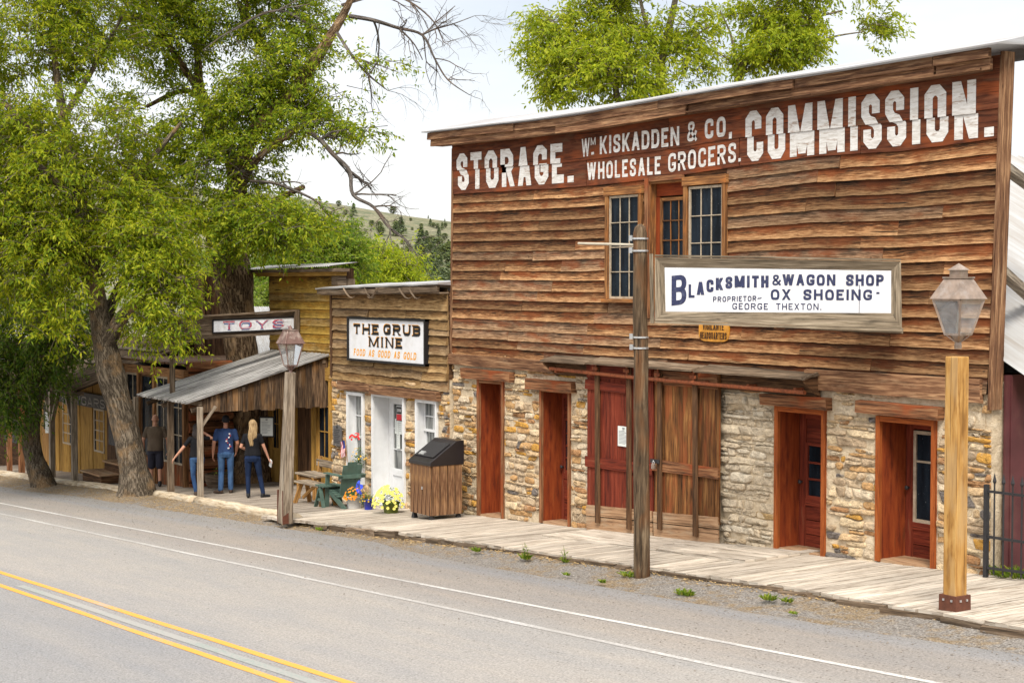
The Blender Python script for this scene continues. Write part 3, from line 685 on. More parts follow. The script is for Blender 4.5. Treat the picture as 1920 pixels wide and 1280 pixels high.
def marking(name, y0, wd, m_, x0=-109, x1=50, wob=.012):
    g = MB(); n = int((x1 - x0) / .5); P = []
    for i in range(n + 1):
        x = x0 + (x1 - x0) * i / n; c = y0 + wob * nv(x * .4, y0); h = wd / 2 * (1 + .18 * nv(x * 1.7, y0, 2))
        P += [(x, c - h, gz(x) + RB + .004), (x, c + h, gz(x) + RB + .004)]
    g.add(P, [(2 * i, 2 * i + 2, 2 * i + 3, 2 * i + 1) for i in range(n)]); tag(g.build(name, m_), kind='structure')
MW = _markmat('white_road_paint', (0.53, 0.515, 0.49), .45); MW2 = _markmat('faded_white_road_paint', (0.48, 0.465, 0.445), .41)
MY = _markmat('yellow_road_paint', (0.60, 0.295, 0.06), .53); MG = _markmat('faded_green_road_paint', (0.215, 0.255, 0.235), .40)
marking('road_marking', 10.78, .08, MW); marking('road_marking', 9.93, .085, MW2, -109, -15.1); marking('road_marking', 9.91, .085, MW2, -14.3, 50)
marking('road_marking', 9.92, .10, _markmat('almost_gone_white_paint', (0.46, 0.45, 0.44), .42), -15.1, -14.3)
marking('road_marking', 6.90, .10, MY); marking('road_marking', 6.46, .10, MY); marking('road_marking', 6.66, .12, MG, -22.5, -8)
# the plank walk
YF = 15.75
def edgeY(x): return 13.36 - .35 * max(0, min(1, (x + 14) / 4)) - .30 * max(0, min(1, (-25 - x) / 2.2))
g = MB(); x = -28.3
while x < -3.5:
    wd = rnd.uniform(.15, .235); c = x + wd / 2
    y1 = 15.95 if not (-20.9 < c < -16.2) else 14.55
    y0 = edgeY(c) + rnd.uniform(-.05, .05); sk = rnd.uniform(-.012, .012); zz = rnd.uniform(-.006, .006)
    a = math.atan(SL); rot = Matrix.Rotation(-a, 3, 'Y') @ Matrix.Rotation(sk + .02, 3, 'Z')
    g.box((c, (y0 + y1) / 2, gz(c) - .025 + zz), (wd - rnd.uniform(.010, .030), y1 - y0, .05), rot, jit=.003)
    x += wd
yy = 14.56                                       # lengthwise boards of the apron before the barn doors
while yy < 15.9:
    wd = rnd.uniform(.17, .22); xa = -21.0
    while xa < -16.15:
        l = min(rnd.uniform(2.2, 4.0), -16.15 - xa)
        if -16.15 - xa - l < .8: l = -16.15 - xa
        p0, p1 = Vector((xa + .01, yy + wd / 2, gz(xa) + .0 + rnd.uniform(0, .008))), Vector((xa + l - .01, yy + wd / 2, gz(xa + l) + .0 + rnd.uniform(0, .008)))
        g.bar(p0, p1, wd - .012, .05, jit=.003); xa += l
    yy += wd
tag(g.build('boardwalk', W_DECK), kind='structure')
g = MB(); x = -52.0
while x < -28.3:
    wd = min(rnd.uniform(.16, .24), -28.28 - x + .02); c = x + wd / 2; y1 = 17.4 if -37.2 < c < -28 else 15.3
    y0 = 13.86 + (-.45 if c > -29.0 else 0); zz = rnd.uniform(-.006, .006)
    g.box((c, (y0 + y1) / 2, gz(c) - .025 + zz), (wd - rnd.uniform(.004, .012), y1 - y0, .05), Matrix.Rotation(-math.atan(SL), 3, 'Y'), jit=.002); x += wd
tag(g.build('boardwalk', W_DECKD), kind='structure')
g = MB()
for k, (xa, xb, y0, y1) in enumerate(((-27.3, -33.1, 13.30, 13.74), (-33.25, -35.7, 13.72, 13.80), (-36.6, -40.9, 13.74, 13.76), (-41.1, -45.4, 13.68, 13.7), (-45.6, -51.5, 13.7, 13.7))):
    n = 12; P = [Vector((xa + (xb - xa) * i / n, y0 + (y1 - y0) * i / n + .02 * nv(i * .7, k), gz(xa + (xb - xa) * i / n) - .05 + .012 * nv(i * .9, k, 4))) for i in range(n + 1)]
    g.tube(P, [.135 + .014 * nv(i * 1.3, k, 7) for i in range(n + 1)], 10, ns=.14, seed=k)
tag(g.build('kerb', W_LOG, smooth=True), kind='structure')
g = MB(); x = -26.2
while x < -6:                                    # worn edging along the plank ends
    l = rnd.uniform(.25, 1.0); y0 = edgeY(x + l / 2) - .07
    g.bar((x, y0 + rnd.uniform(-.03, .03), gz(x) - .075), (x + l - .02, y0 + rnd.uniform(-.03, .03), gz(x + l) - .07 + rnd.uniform(-.015, .01)), rnd.uniform(.05, .09), rnd.uniform(.07, .11), jit=.014); x += l
tag(g.build('kerb', W_GREYD), kind='structure')
# dry hill behind the town
def _hillmat():
    s = NT('dry_grass_hill'); o = s.n('TexCoord').outputs['Object']
    n1 = s.noise(o, .06, 6, 0.65); n2 = s.noise(o, 0.9, 6, 0.72); n3 = s.noise(o, .22, 5, 0.7)
    c = s.ramp(n2, [(0.3, (0.075, 0.085, 0.05)), (0.5, (0.185, 0.175, 0.115)), (0.7, (0.29, 0.26, 0.185))])
    c = s.mix(s.ramp(n1, [(0.48, 0.0), (0.62, 0.5)]), c, (0.14, 0.14, 0.07))
    c = s.mix(s.ramp(n3, [(0.50, 0.0), (0.58, 0.75)]), c, (0.085, 0.105, 0.06))
    return s.bsdf(c, 0.95, 0.05)
hd = math.atan2(*( (_ray(640, 535))[[1, 0]] )); HD = Vector((math.cos(hd), math.sin(hd), 0)); HR = Vector((HD.y, -HD.x, 0))
def ridge(v): return 25.0 - (.165 if v > 0 else .10) * max(-170, min(110, v)) + 1.2 * nv(v * .02, 3) + .5 * nv(v * .09, 1)
def hill_z(d, v):
    b = -8.0; t = max(0, min(1, (d - 150) / 290)); t2 = t ** 1.15
    if d > 440: t2 = max(0, 1 - ((d - 440) / 300) ** 2)
    return b + (ridge(v) - b) * t2 + (1.6 * nv(d * .02, v * .02) + .5 * nv(d * .07, v * .07)) * min(1, t * 3)
ds = [150 + 8 * i for i in range(37)] + [460, 500, 560, 640, 740]; vs_ = [-420 + 10 * i for i in range(80)]
g = MB(); g.add([tuple(HD * d + HR * v + Vector((0, 0, hill_z(d, v)))) for d in ds for v in vs_], [(j * 80 + i, j * 80 + i + 1, (j + 1) * 80 + i + 1, (j + 1) * 80 + i) for j in range(len(ds) - 1) for i in range(79)])
tag(g.build('hill', _hillmat(), smooth=True), kind='structure')
# ------------------------------------------------------------------ the big storage building
def F(px, py, Y=YF): v = PY(px, py, Y); return v.x, v.z
def pl(tab):
    def f(x):
        if x <= tab[0][0]: return tab[0][1]
        for (a, u), (b, v) in zip(tab, tab[1:]):
            if x <= b: return u + (v - u) * (x - a) / (b - a)
        return tab[-1][1]
    return f
st = thing('storage_building', 'tall two storey storage building of brown weathered boards over rubble stone with white painted lettering', 'building', (-19.3, YF, gz(-19.3)))
XL, XR = -25.62, -13.08
xr = lambda z: -13.12 + (z - 1.6) * .048 if z > 1.6 else -13.12
xl = lambda z: XL + (.02 * (z - 1.6))
def op(pxl, pxr, pyt, pyb, Y=YF):
    a = F(pxl, (pyt + pyb) / 2, Y); b = F(pxr, (pyt + pyb) / 2, Y); t = F((pxl + pxr) / 2, pyt, Y); q = F((pxl + pxr) / 2, pyb, Y)
    return a[0], b[0], q[1], t[1]
D1 = op(897, 946, 711, 962); D2 = op(1014, 1071, 729, 986); BD = op(1113, 1361, 690, 1018); D3 = op(1455, 1549, 764, 1038); D4 = op(1645, 1756, 783, 1062)
ops = [(a, b, gz((a + b) / 2) - .04, t) for a, b, z_, t in (D1, D2, D3, D4)]
bop = (BD[0] + .03, BD[1] - .14, gz(BD[0]) - .3, BD[3] - .05)
WZ = 1.56                                         # where stone ends and boards begin
mb = MB(); wall_boxes(mb, XL + .02, XR - .04, -3.2, WZ + .1, ops + [bop], YF, YF + .62)
mb.build('mortar_wall', MORTAR, st)
lint = [op(873, 966, 690, 715), op(994, 1081, 708, 734), op(1435, 1561, 737, 766), op(1613, 1771, 752, 783)]
blk = ops + [bop] + [(a, b, z, t) for a, b, z, t in lint]
zf = min(gz(XL), gz(XR)) - .2
mb = MB()
xg0, xg1 = BD[1] + .05, D3[0] - .22
def stone_kind(x, z): return 1 if (xg0 - .2 < x < xg1 + .3 and z < 1.25) or (-21.35 < x < BD[0] + .2) else 0
stones(mb, XL + .02, XR + .055, zf, WZ, blk, YF, .34, .098, .024, .007, 3, stone_kind, keep=lambda x, z: .5 if (x > -17 and z > 1.08) else (.8 if -15.9 < x < -15.3 else .97))
mb.build('stone_wall', [STONE, STONEG], st, smooth=True)
mb = MB(); mb.box((XR + .01, YF + .32, (zf + WZ) / 2 - .2), (.10, .62, WZ - zf + .5)); mb.build('side_masonry', MORTAR, st)
# lintels
for k, (a, b, z, t) in enumerate(lint):
    mb = MB(); zz = [F(p, q) for p, q in ((( 873, 690), (966, 713)), ((994, 709), (1081, 718)), ((1435, 737), (1561, 752)), ((1613, 752), (1771, 766)))[k]]
    h = t - z - .05
    mb.bar((a, YF - .03, z + h / 2 + .02), (b, YF - .03, z + h / 2 + .02), .17, h, jit=.012); mb.build('lintel', W_LINT, st)
# recessed doors
def back_depth(o, pxback, py):
    return PX(pxback, py, o[0] + .07).y - YF
def recess(o, d, jm, cm, name, zb, casing=.075, root=st):
    a, b, z, t = o; mb = MB(); zc = (zb + t) / 2; h = t - zb
    mb.box((a + .035, YF + d / 2 + .02, zc), (.04, d, h), ax=2); mb.box((b - .035, YF + d / 2 + .02, zc), (.04, d, h), ax=2)
    mb.box(((a + b) / 2, YF + d / 2 + .02, t - .03), (b - a - .11, d, .04)); fr = mb.build(name, jm, root)
    mb = MB(); mb.box((a + .03, YF - .012, zc), (casing, .05, h), ax=2); mb.box((b - .03, YF - .012, zc), (casing, .05, h), ax=2); mb.box(((a + b) / 2, YF - .01, t - casing / 2), (b - a - .12, .046, casing)); c = mb.build('door_casing', cm, fr); c.location = (0, 0, 0)
    mb = MB(); mb.bar((a + .06, YF + d / 2, zb + .005), (b - .06, YF + d / 2, zb + .012), d, .05, up=(0, 0, 1)); c = mb.build('threshold', W_PALE, fr); c.location = (0, 0, 0)
def reparent(o, p):
    o.parent = p; return o
# D1: deep orange jamb, plank door at the back
zb1, zb2, zb3, zb4 = [gz((o[0] + o[1]) / 2) - .01 for o in (D1, D2, D3, D4)]
d1 = back_depth(D1, 935, 800); d2 = back_depth(D2, 1056, 850); d3 = back_depth(D3, 1502, 850); d4 = back_depth(D4, 1702, 850)
recess(D1, d1, W_ORANGE, W_LINT, 'door_frame', zb1); recess(D2, d2, W_ORANGE, W_LINT, 'door_frame', zb2, .06); recess(D3, d3, W_ORANGE, W_CAS, 'door_frame', zb3); recess(D4, d4, W_ORANGE, W_CAS, 'door_frame', zb4)
mb = MB(); vplanks(mb, D1[0] + .06, D1[1] - .06, zb1, D1[3] - .05, YF + d1 + .03, .16, seed=4); mb.build('door', W_ORANGE, st)
def panel_door(o, zb, d, glaz, cols, rows, sm, lowboards, rowpos=None):
    a, b, z, t = o; Y = YF + d; mb = MB(); xa, xb, zt = a + .06, b - .06, t - .05; sw = .13 if cols * rows != 8 else .06
    g0, g1 = zb + glaz[0], zb + glaz[1]; m_ = (xa + xb) / 2; wi = xb - xa - 2 * sw
    mb.box((xa + sw / 2, Y, (zb + zt) / 2), (sw, .05, zt - zb)); mb.box((xb - sw / 2, Y, (zb + zt) / 2), (sw, .05, zt - zb))
    mb.box((m_, Y - .002, zt - .07), (wi, .05, .14)); mb.box((m_, Y - .002, g0 - .05), (wi, .05, .10))
    if zt - .14 - g1 > .06: mb.box((m_, Y + .008, (g1 + zt - .14) / 2), (wi, .03, zt - .14 - g1))
    h = (g0 - .10 - zb) / lowboards
    for i in range(lowboards): mb.box((m_, Y + .006 - .004 * (i % 2), zb + h * (i + .5)), (wi - .004, .03, h - .012))
    dr = mb.build('door', W_RED, st)
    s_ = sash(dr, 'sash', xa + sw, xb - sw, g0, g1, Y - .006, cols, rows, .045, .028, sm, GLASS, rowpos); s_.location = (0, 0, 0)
    # knob
    mb = MB(); mb.lathe((0, 0, 0), [(.012, 0), (.012, .03), (.028, .035), (.03, .055), (.015, .07)], 10)
    k = mb.build('handle', IRON, dr, at=(0, 0, 0)); k.location = Vector((xa + .06, Y - .026, zb + .95)) - parent_loc(st); k.rotation_euler = (R(90), 0, 0)
    return dr
panel_door(D2, zb2, d2, (.85, 1.80), 2, 4, W_RED, 2); panel_door(D3, zb3, d3, (.72, 1.52), 2, 3, W_RED, 3); panel_door(D4, zb4, d4, (.50, 1.72), 2, 2, SASH, 2, [.68])
# sliding barn doors
def barn_leaf(xa, xb, zb, zt, col, label, sl, hx, wide, seed):
    Y = YF - .10; mb = MB(); vplanks(mb, xa, xb, zb + .30, zt, Y, .135, .03, seed=seed, slope=SL)
    o = mb.build('sliding_door', col, st, at=None); o['label'] = label
    sub = []
    mb = MB(); w_ = xb - xa; mr = zb + 1.14
    mb.bar((xa - .02, Y - .045, mr), (xb + .01, Y - .045, mr + .01), .03, .17, jit=.006); sub.append(mb.build('rail', W_LINT if not wide else W_RED, o)); mb = MB(); mb.bar((xa + .02, Y - .044, zt - .11), (xb - .02, Y - .044, zt - .11), .03, .22, jit=.006)
    if wide: sub.append(mb.build('rail', W_RED, o)); mb = MB(); mb.bar((xa - .03, Y - .046, zt - .33), (xa + w_ * .62, Y - .046, zt - .36), .03, .15, jit=.006)
    sub.append(mb.build('rail', W_LINT if not wide else W_RED, o))
    mb = MB(); mb.bar((xa, Y - .035, zb + .33), (xb, Y - .035, zb + .33 + SL * w_), .035, .17, jit=.006); mb.bar((xa, Y - .03, zb + .12), (xb, Y - .03, zb + .12 + SL * w_), .03, .22, jit=.006); sub.append(mb.build('bottom_board', W_PALE, o))
    for h in hx:
        mb = MB(); mb.bar((h, Y - .075, zb + .16), (h - .01, Y - .078, zt - .02), .10, .03, up=(0, -1, 0), jit=.006); sub.append(mb.build('batten', W_BROWN, o))
        mb = MB(); mb.box((h - .02, Y - .105, zt - .05), (.05, .025, .24), top=.7); mb.box((h - .02, Y - .12, zt - .06), (.14, .02, .05))
        q = mb.build('hanger', RUST, o); sub.append(q)
    for q in sub: q.location = (0, 0, 0)
    return o
bz = lambda x: gz(x) - .0
xm = F(1238, 850)[0]
barn_leaf(BD[0], xm - .02, bz(BD[0]), BD[3] + .0, W_RED, 'faded red left leaf of the sliding barn door', 0, [F(1137, 800)[0], F(1196, 800)[0]], True, 3)
barn_leaf(xm + .02, BD[1], bz(xm), F(1300, 697)[1], W_BARN, 'brown bare wood right leaf of the sliding barn door', 0, [F(1254, 800)[0], F(1321, 800)[0]], False, 8)
mb = MB(); mb.box(((bop[0] + bop[1]) / 2, YF + .25, .0), (bop[1] - bop[0] + .1, .05, 4.2)); mb.build('interior_dark_sheet', DARK, st)  # sheet painted near black in place of the unlit room behind the doors
# rail and plank canopy over the barn door
ca, cb = PY(1012, 655, 15.40), PY(1508, 668, 15.40); zc = 1.50
mb = MB(); mb.tube([(ca.x + .15, YF - .24, zc - .10), (ca.x + 2.2, YF - .24, zc - .14), (cb.x - .35, YF - .24, zc - .17), (cb.x - .1, YF - .24, zc - .17)], .032, 10)
for k in range(7): mb.box((lerp(ca.x + .3, cb.x - .3, k / 6), YF - .14, zc - .14), (.05, .2, .05))
mb.build('door_rail', RUST, st)
mb = MB(); rg = random.Random(9)
for j, (xa, xb) in enumerate(((ca.x, -21.0), (-20.95, -18.3), (-18.25, -15.9), (-15.95, cb.x))):
    for i in range(2): mb.bar((xa, YF - .11 - .165 * i, zc + .085 - .04 * i + .012 * (j % 2)), (xb, YF - .11 - .165 * i, zc + .085 - .04 * i + rg.uniform(-.015, .015)), .17, .024, up=(0, -.24, 1), jit=.006)
mb.build('canopy_boards', W_GREYD, st)
mb = MB(); mb.bar((ca.x + .02, YF - .06, zc - .08), (cb.x - .05, YF - .06, zc - .10), .05, .26)
for xx in (ca.x + .04, cb.x - .06): mb.poly([(xx, YF - .03, zc + .05), (xx, YF - .34, zc + .02), (xx, YF - .30, zc - .04), (xx, YF - .03, zc - .24)], (.05, 0, 0))
mb.build('canopy_bracket', W_BROWN, st)
# upper wall of lapped boards
W1 = op(1144, 1208, 364, 560); W2 = op(1222, 1289, 338, 560); W3 = op(1286, 1366, 345, 560)
wb = W1[2]; W2 = (W2[0], W2[1] - .0, wb - .25, W2[3]); W3 = (W2[1], W3[1], wb, W3[3])
wops = [(W1[0] - .04, W1[1] + .04, W1[2] - .06, W1[3] + .1), (W2[0], W3[1], W2[2], W3[3] + .12)]
def pxtab(pts, Y): return pl(sorted((PY(a, b, Y).x, PY(a, b, Y).z) for a, b in pts))
ztop = pxtab([(794, 250), (1005, 226), (1089, 214), (1249, 185), (1300, 177), (1399, 160), (1506, 144), (1713, 110), (1836, 91), (1900, 80)], YF - .36)
sagf = lambda x: (ztop(x) - 5.62)
lo = pxtab([(850, 364), (1080, 351), (1240, 334), (1390, 311), (1530, 293), (1690, 283), (1850, 262)], YF - .05); mid = pxtab([(850, 320), (1055, 306), (1240, 282), (1390, 258), (1640, 233), (1845, 206)], YF - .05); hi = lambda x: ztop(x) - .06
NB, ZB0, ZB1 = 17, 1.48, 4.47
rows_sag = lambda x, f: f * (lo(x) - ZB1)
wops2 = [(a, b, z - 0.0, t) for a, b, z, t in wops]
mb = MB(); clap(mb, xl, lambda z: xr(z) + .07, ZB0, ZB1, NB, YF - .02, wops2, rows_sag, 21, 0.9, thick=.022); mb.build('lap_siding', W_STORE, st)
mb = MB(); wall_boxes(mb, XL + .03, -13.16, 1.45, 5.3, [(W2[0] + .02, W2[1] - .02, W2[2], W2[3] - .02)], YF - .012, YF + .12); mb.build('wall_core', W_BROWN, st)
mb = MB(); mb.bar((XL - .15, YF - .055, 1.43), (-20.5, YF - .055, 1.40), .05, .20, jit=.008); mb.bar((-20.45, YF - .05, 1.41), (-16.6, YF - .05, 1.40), .05, .2, jit=.008); mb.bar((-16.2, YF - .055, 1.50), (XR - .06, YF - .055, 1.50), .05, .28, jit=.01); mb.build('skirt_board', W_CORN, st)
# painted band: three flush boards with lettering
ZS = 4.92
mb = MB(); rg = random.Random(4)
band_lo, band_mid = 4.47, ZS
def flushboard(x0, x1, zlo, zhi, Y):
    k = 30; vs = []
    for i in range(k + 1):
        x = lerp(x0, x1, i / k); s_ = .75 * sagf(x); a, b = zlo(x) + .006 * nv(x * 2, zlo(-20)), zhi(x) + .0
        vs += [(x, Y + .02, a), (x, Y, a), (x, Y, b), (x, Y + .02, b)]
    fs, uv = [], []
    for i in range(k):
        for r_ in range(3):
            f = (i * 4 + r_, i * 4 + 4 + r_, i * 4 + 5 + r_, i * 4 + 1 + r_); fs.append(f); uv.append([(vs[q][0], vs[q][2]) for q in f])
    for f in ((0, 1, 2, 3), (k * 4 + 3, k * 4 + 2, k * 4 + 1, k * 4)): fs.append(f); uv.append([(vs[q][0], vs[q][2]) for q in f])
    mb.add(vs, fs, uv)
YB0, YB1 = YF - .050, YF - .064
for a, b in ((xl(4.6), -21.35), (-21.33, -17.6), (-17.58, -15.2), (-15.19, xr(4.6) + .06)): flushboard(a, b, lo, mid, YB0)
for a, b in ((xl(5.2), -19.2), (-19.19, xr(5.3) + .05)): flushboard(a, b, mid, hi, YB1)
mb.build('painted_band', W_BAND, st)
def split_letters(name, draw):
    m2 = MB(); draw(m2, YB0 - .004); bm = bmesh.new(); vs = [bm.verts.new(v) for v in m2.v]
    for f in m2.f: bm.faces.new([vs[i] for i in f])
    out = MB()
    for up in (0, 1):
        b2 = bm.copy(); cx = sum(v.co.x for v in b2.verts) / len(b2.verts)
        bmesh.ops.bisect_plane(b2, geom=list(b2.verts) + list(b2.edges) + list(b2.faces), plane_co=(cx, 0, mid(cx)), plane_no=(-(mid(cx + .5) - mid(cx - .5)), 0, 1), clear_inner=bool(up), clear_outer=not up)
        b2.verts.index_update(); out.add([(v.co.x + (.0 if up else .025), v.co.y - (.0145 if up else 0), v.co.z) for v in b2.verts], [[v.index for v in f.verts] for f in b2.faces]); b2.free()
    bm.free(); return out.build(name, PEEL, st)
def letter_row(s, tl, bl, br, tr, T, style='oct', **k):
    a, b, c = F(*bl), F(*br), F(*tl)
    H = (F(*tl)[1] - a[1] + F(*tr)[1] - b[1]) / 2; u = Vector((b[0] - a[0], 0, b[1] - a[1])); wd = u.length; u.normalize()
    return lambda mb_, Y: text(mb_, s, (a[0], Y, a[1]), u, (0, 0, 1), (0, -1, 0), H, wd, T, style, **k)
split_letters('painted_lettering', letter_row('STORAGE.', (862, 291), (862, 357), (1079, 342), (1079, 265), .215, ratio=.50, track=.28))
split_letters('painted_lettering', letter_row('COMMISSION.', (1398, 208), (1404, 304), (1866, 256), (1862, 150), .19, ratio=.46, track=.30))
split_letters('painted_lettering', letter_row('W', (1094, 262), (1097, 295), (1112, 293), (1112, 259), .115, 'round', ratio=.6))
split_letters('painted_lettering', letter_row('M', (1113, 259), (1114, 273), (1123, 272), (1123, 258), .15, 'round', ratio=.6))
split_letters('painted_lettering', letter_row('.', (1115, 262), (1115, 291), (1120, 290), (1120, 258), .2, 'round'))
split_letters('painted_lettering', letter_row('KISKADDEN', (1130, 257), (1131, 290), (1280, 273), (1278, 237), .19, 'round', ratio=.62, track=.4))
split_letters('painted_lettering', letter_row('&', (1295, 230), (1295, 267), (1313, 264), (1313, 227), .16, 'round', ratio=.6))
split_letters('painted_lettering', letter_row('CO,', (1327, 225), (1328, 262), (1379, 254), (1379, 216), .20, 'round', ratio=.62, track=.5))
split_letters('painted_lettering', letter_row('WHOLESALE', (1101, 308), (1104, 338), (1242, 327), (1240, 292), .18, 'round', ratio=.56, track=.45))
split_letters('painted_lettering', letter_row('GROCERS.', (1253, 288), (1256, 324), (1392, 303), (1388, 268), .17, 'round', ratio=.6, track=.45))
# corner boards
mb = MB(); mb.bar((XR + .08, YF - .04, 1.28), (xr(5.6) + .07, YF - .04, 5.62), .065, .06, up=(0, -1, 0)); mb.build('corner_board', W_CORN, st); mb = MB(); mb.bar((XR + .09, YF + .06, 1.28), (xr(5.6) + .08, YF + .06, 5.62), .04, .12, up=(0, -1, 0)); mb.build('corner_board', W_CORN, st); mb = MB(); mb.bar((XL - .0, YF - .02, 1.5), (xl(5.3), YF - .02, 5.35), .05, .08, up=(0, -1, 0)); mb.build('corner_board', W_CORN, st)
# cornice
mb = MB(); rg = random.Random(2); YC = YF - .30
def cboard(x0, x1, dz0, dz1, Y, th):
    k = max(3, int((x1 - x0) / .5)); A = []
    for i in range(k + 1):
        x = lerp(x0, x1, i / k); b = .012 * nv(x * 1.5, dz0 * 9)
        A += [(x, Y + th, ztop(x) + dz0 + b), (x, Y, ztop(x) + dz0 + b), (x, Y + .01, ztop(x) + dz1), (x, Y + th, ztop(x) + dz1)]
    fs, uv = [], []
    for i in range(k):
        for r_ in range(4):
            f = (i * 4 + r_, i * 4 + 4 + r_, i * 4 + 4 + (r_ + 1) % 4, i * 4 + (r_ + 1) % 4); fs.append(f); uv.append([(A[q][0], A[q][2] + A[q][1]) for q in f])
    fs += [(0, 1, 2, 3), (k * 4 + 3, k * 4 + 2, k * 4 + 1, k * 4)]; uv += [[(0, A[q][2]) for q in (0, 1, 2, 3)]] * 2
    mb.add(A, fs, uv)
for x0, x1, o in ((-26.02, -23.1, 0), (-23.08, -19.15, .015), (-19.13, -16.2, -.01), (-16.18, -13.75, .02), (-13.72, -12.86, 0.0)): cboard(x0, x1, -.125, .0, YC - .03 + o, .06)
for x0, x1, o in ((-25.98, -21.9, 0), (-21.88, -18.52, -.02), (-18.5, -16.3, .02), (-16.28, -13.75, 0), (-13.72, -12.88, .01)): cboard(x0, x1, -.255, -.12, YC + .02 + o, .05)
for i in range(9):
    xa = lerp(-25.95, -13.0, i / 9); xb = lerp(-25.95, -13.0, (i + 1) / 9) - .01; mb.bar((xa, YF - .16, ztop(xa) - .235), (xb, YF - .16, ztop(xb) - .235), .27, .022)
mb.build('cornice', W_CORN, st)
mb = MB(); k = 26; A = []
for i in range(k + 1):
    x = lerp(-26.14, -12.66, i / k); zt_ = ztop(x) + .012 + .008 * nv(x * .9, 2)
    A += [(x, YC - .08, zt_), (x, YC - .08, zt_ + .02), (x, YF + .9, zt_ + .31), (x, YF + 1.6, zt_ + .26), (x, YF + 1.6, zt_ + .1)]
fs = [(i * 5 + r_, i * 5 + 5 + r_, i * 5 + 6 + r_, i * 5 + 1 + r_) for i in range(k) for r_ in range(4)] + [(0, 1, 2, 3, 4), (k * 5 + 4, k * 5 + 3, k * 5 + 2, k * 5 + 1, k * 5)]
mb.add(A, fs); mb.build('front_roof', ROOFG, st)
mb = MB(); mb.box((-19.4, YF + .19, 3.4), (12.7, .12, 4.0)); mb.build('false_front_core', W_BROWN, st)
# body and its white metal roof behind the false front
ex, rxg, ez, rz_ = -12.30, -19.3, 1.50, 5.15
mb = MB(); mb.box((-19.4, 23.5, -.9), (12.7, 14.2, 5.2)); mb.build('rear_body', W_BROWN, st)
mb = MB(); mb.box((XR + .13, 23.2, -.9), (.03, 14.6, 5.2)); 
for i in range(30): mb.box((XR + .15, 16.0 + .48 * i, -.9), (.02, .03, 5.2))
mb.build('side_sheeting', MAROON, st)
mb = MB(); corrugated(mb, (ex, 15.95, ez), (ex, 31, ez), (rxg, 31, rz_), (rxg, 15.95, rz_), .20, .03); corrugated(mb, (2 * rxg - ex, 16.5, ez), (2 * rxg - ex, 31, ez), (rxg, 31, rz_), (rxg, 16.5, rz_), .25, .016); mb.build('metal_roof', ROOFW, st)
mb = MB()
for px_, py_, qx, qy in ((1888, 300, 1935, 352), (1884, 490, 1935, 560)):
    mb = MB(); a = PX(px_, py_, xr(4) + .1); a = Vector((xr(a.z) - .05, YF + .05, a.z)); b = PY(qx, qy, 17.9); mb.bar(a, b, .14, .10); mb.build('brace', W_GREY, st)
# windows
def casing(o, name, t=.085, sill=True, hood=.0, root=None):
    a, b, z, t_ = o; mb = MB(); Y = YF - .055
    mb.box((a + t / 2 - .03, Y, (z + t_) / 2), (t, .07, t_ - z), ax=2); mb.box((b - t / 2 + .03, Y, (z + t_) / 2), (t, .07, t_ - z), ax=2)
    mb.box(((a + b) / 2, Y - .006, t_ + .055), (b - a + .10, .08, .13)); 
    if sill: mb.box(((a + b) / 2, Y - .02, z - .03), (b - a + .14, .12, .06))
    return mb.build(name, W_TRIM, st)
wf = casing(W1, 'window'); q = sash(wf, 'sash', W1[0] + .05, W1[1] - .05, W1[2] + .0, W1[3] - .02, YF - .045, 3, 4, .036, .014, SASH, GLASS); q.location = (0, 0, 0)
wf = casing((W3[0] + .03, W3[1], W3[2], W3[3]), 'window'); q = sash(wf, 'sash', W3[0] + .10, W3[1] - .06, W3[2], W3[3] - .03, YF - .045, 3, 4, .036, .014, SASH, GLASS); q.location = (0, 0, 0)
dd = .16; mb = MB(); a, b, z, t = W2
mb.box((a + .02, YF + dd / 2 - .06, (z + t) / 2), (.04, dd, t - z), ax=2); mb.box((b - .02, YF + dd / 2 - .06, (z + t) / 2), (.04, dd, t - z), ax=2); mb.box(((a + b) / 2, YF + dd / 2 - .06, t - .02), (b - a - .08, dd, .04)); lf = mb.build('loft_door_frame', W_TRIM, st)
mb = MB(); mb.box((a - .02, YF - .07, (z + t) / 2), (.09, .06, t - z + .1), ax=2); mb.box(((a + b) / 2, YF - .066, t + .03), (b - a - .06, .05, .07)); q = mb.build('casing', W_LINT, lf); q.location = (0, 0, 0)
mb = MB(); Yd = YF + dd - .08; mb.box(((a + b) / 2, Yd, t - .13), (b - a - .1, .05, .20)); mb.box((a + .08, Yd - .002, (z + t - .24) / 2), (.10, .05, t - .24 - z), ax=2); mb.box(((a + b) / 2, Yd, z + .3), (b - a - .1, .05, .5)); ld = mb.build('loft_door', W_ORANGE, st)
q = sash(ld, 'sash', a + .13, b - .045, z + .5, t - .26, Yd - .004, 3, 4, .05, .016, W_TRIM, GLASS); q.location = (0, 0, 0)
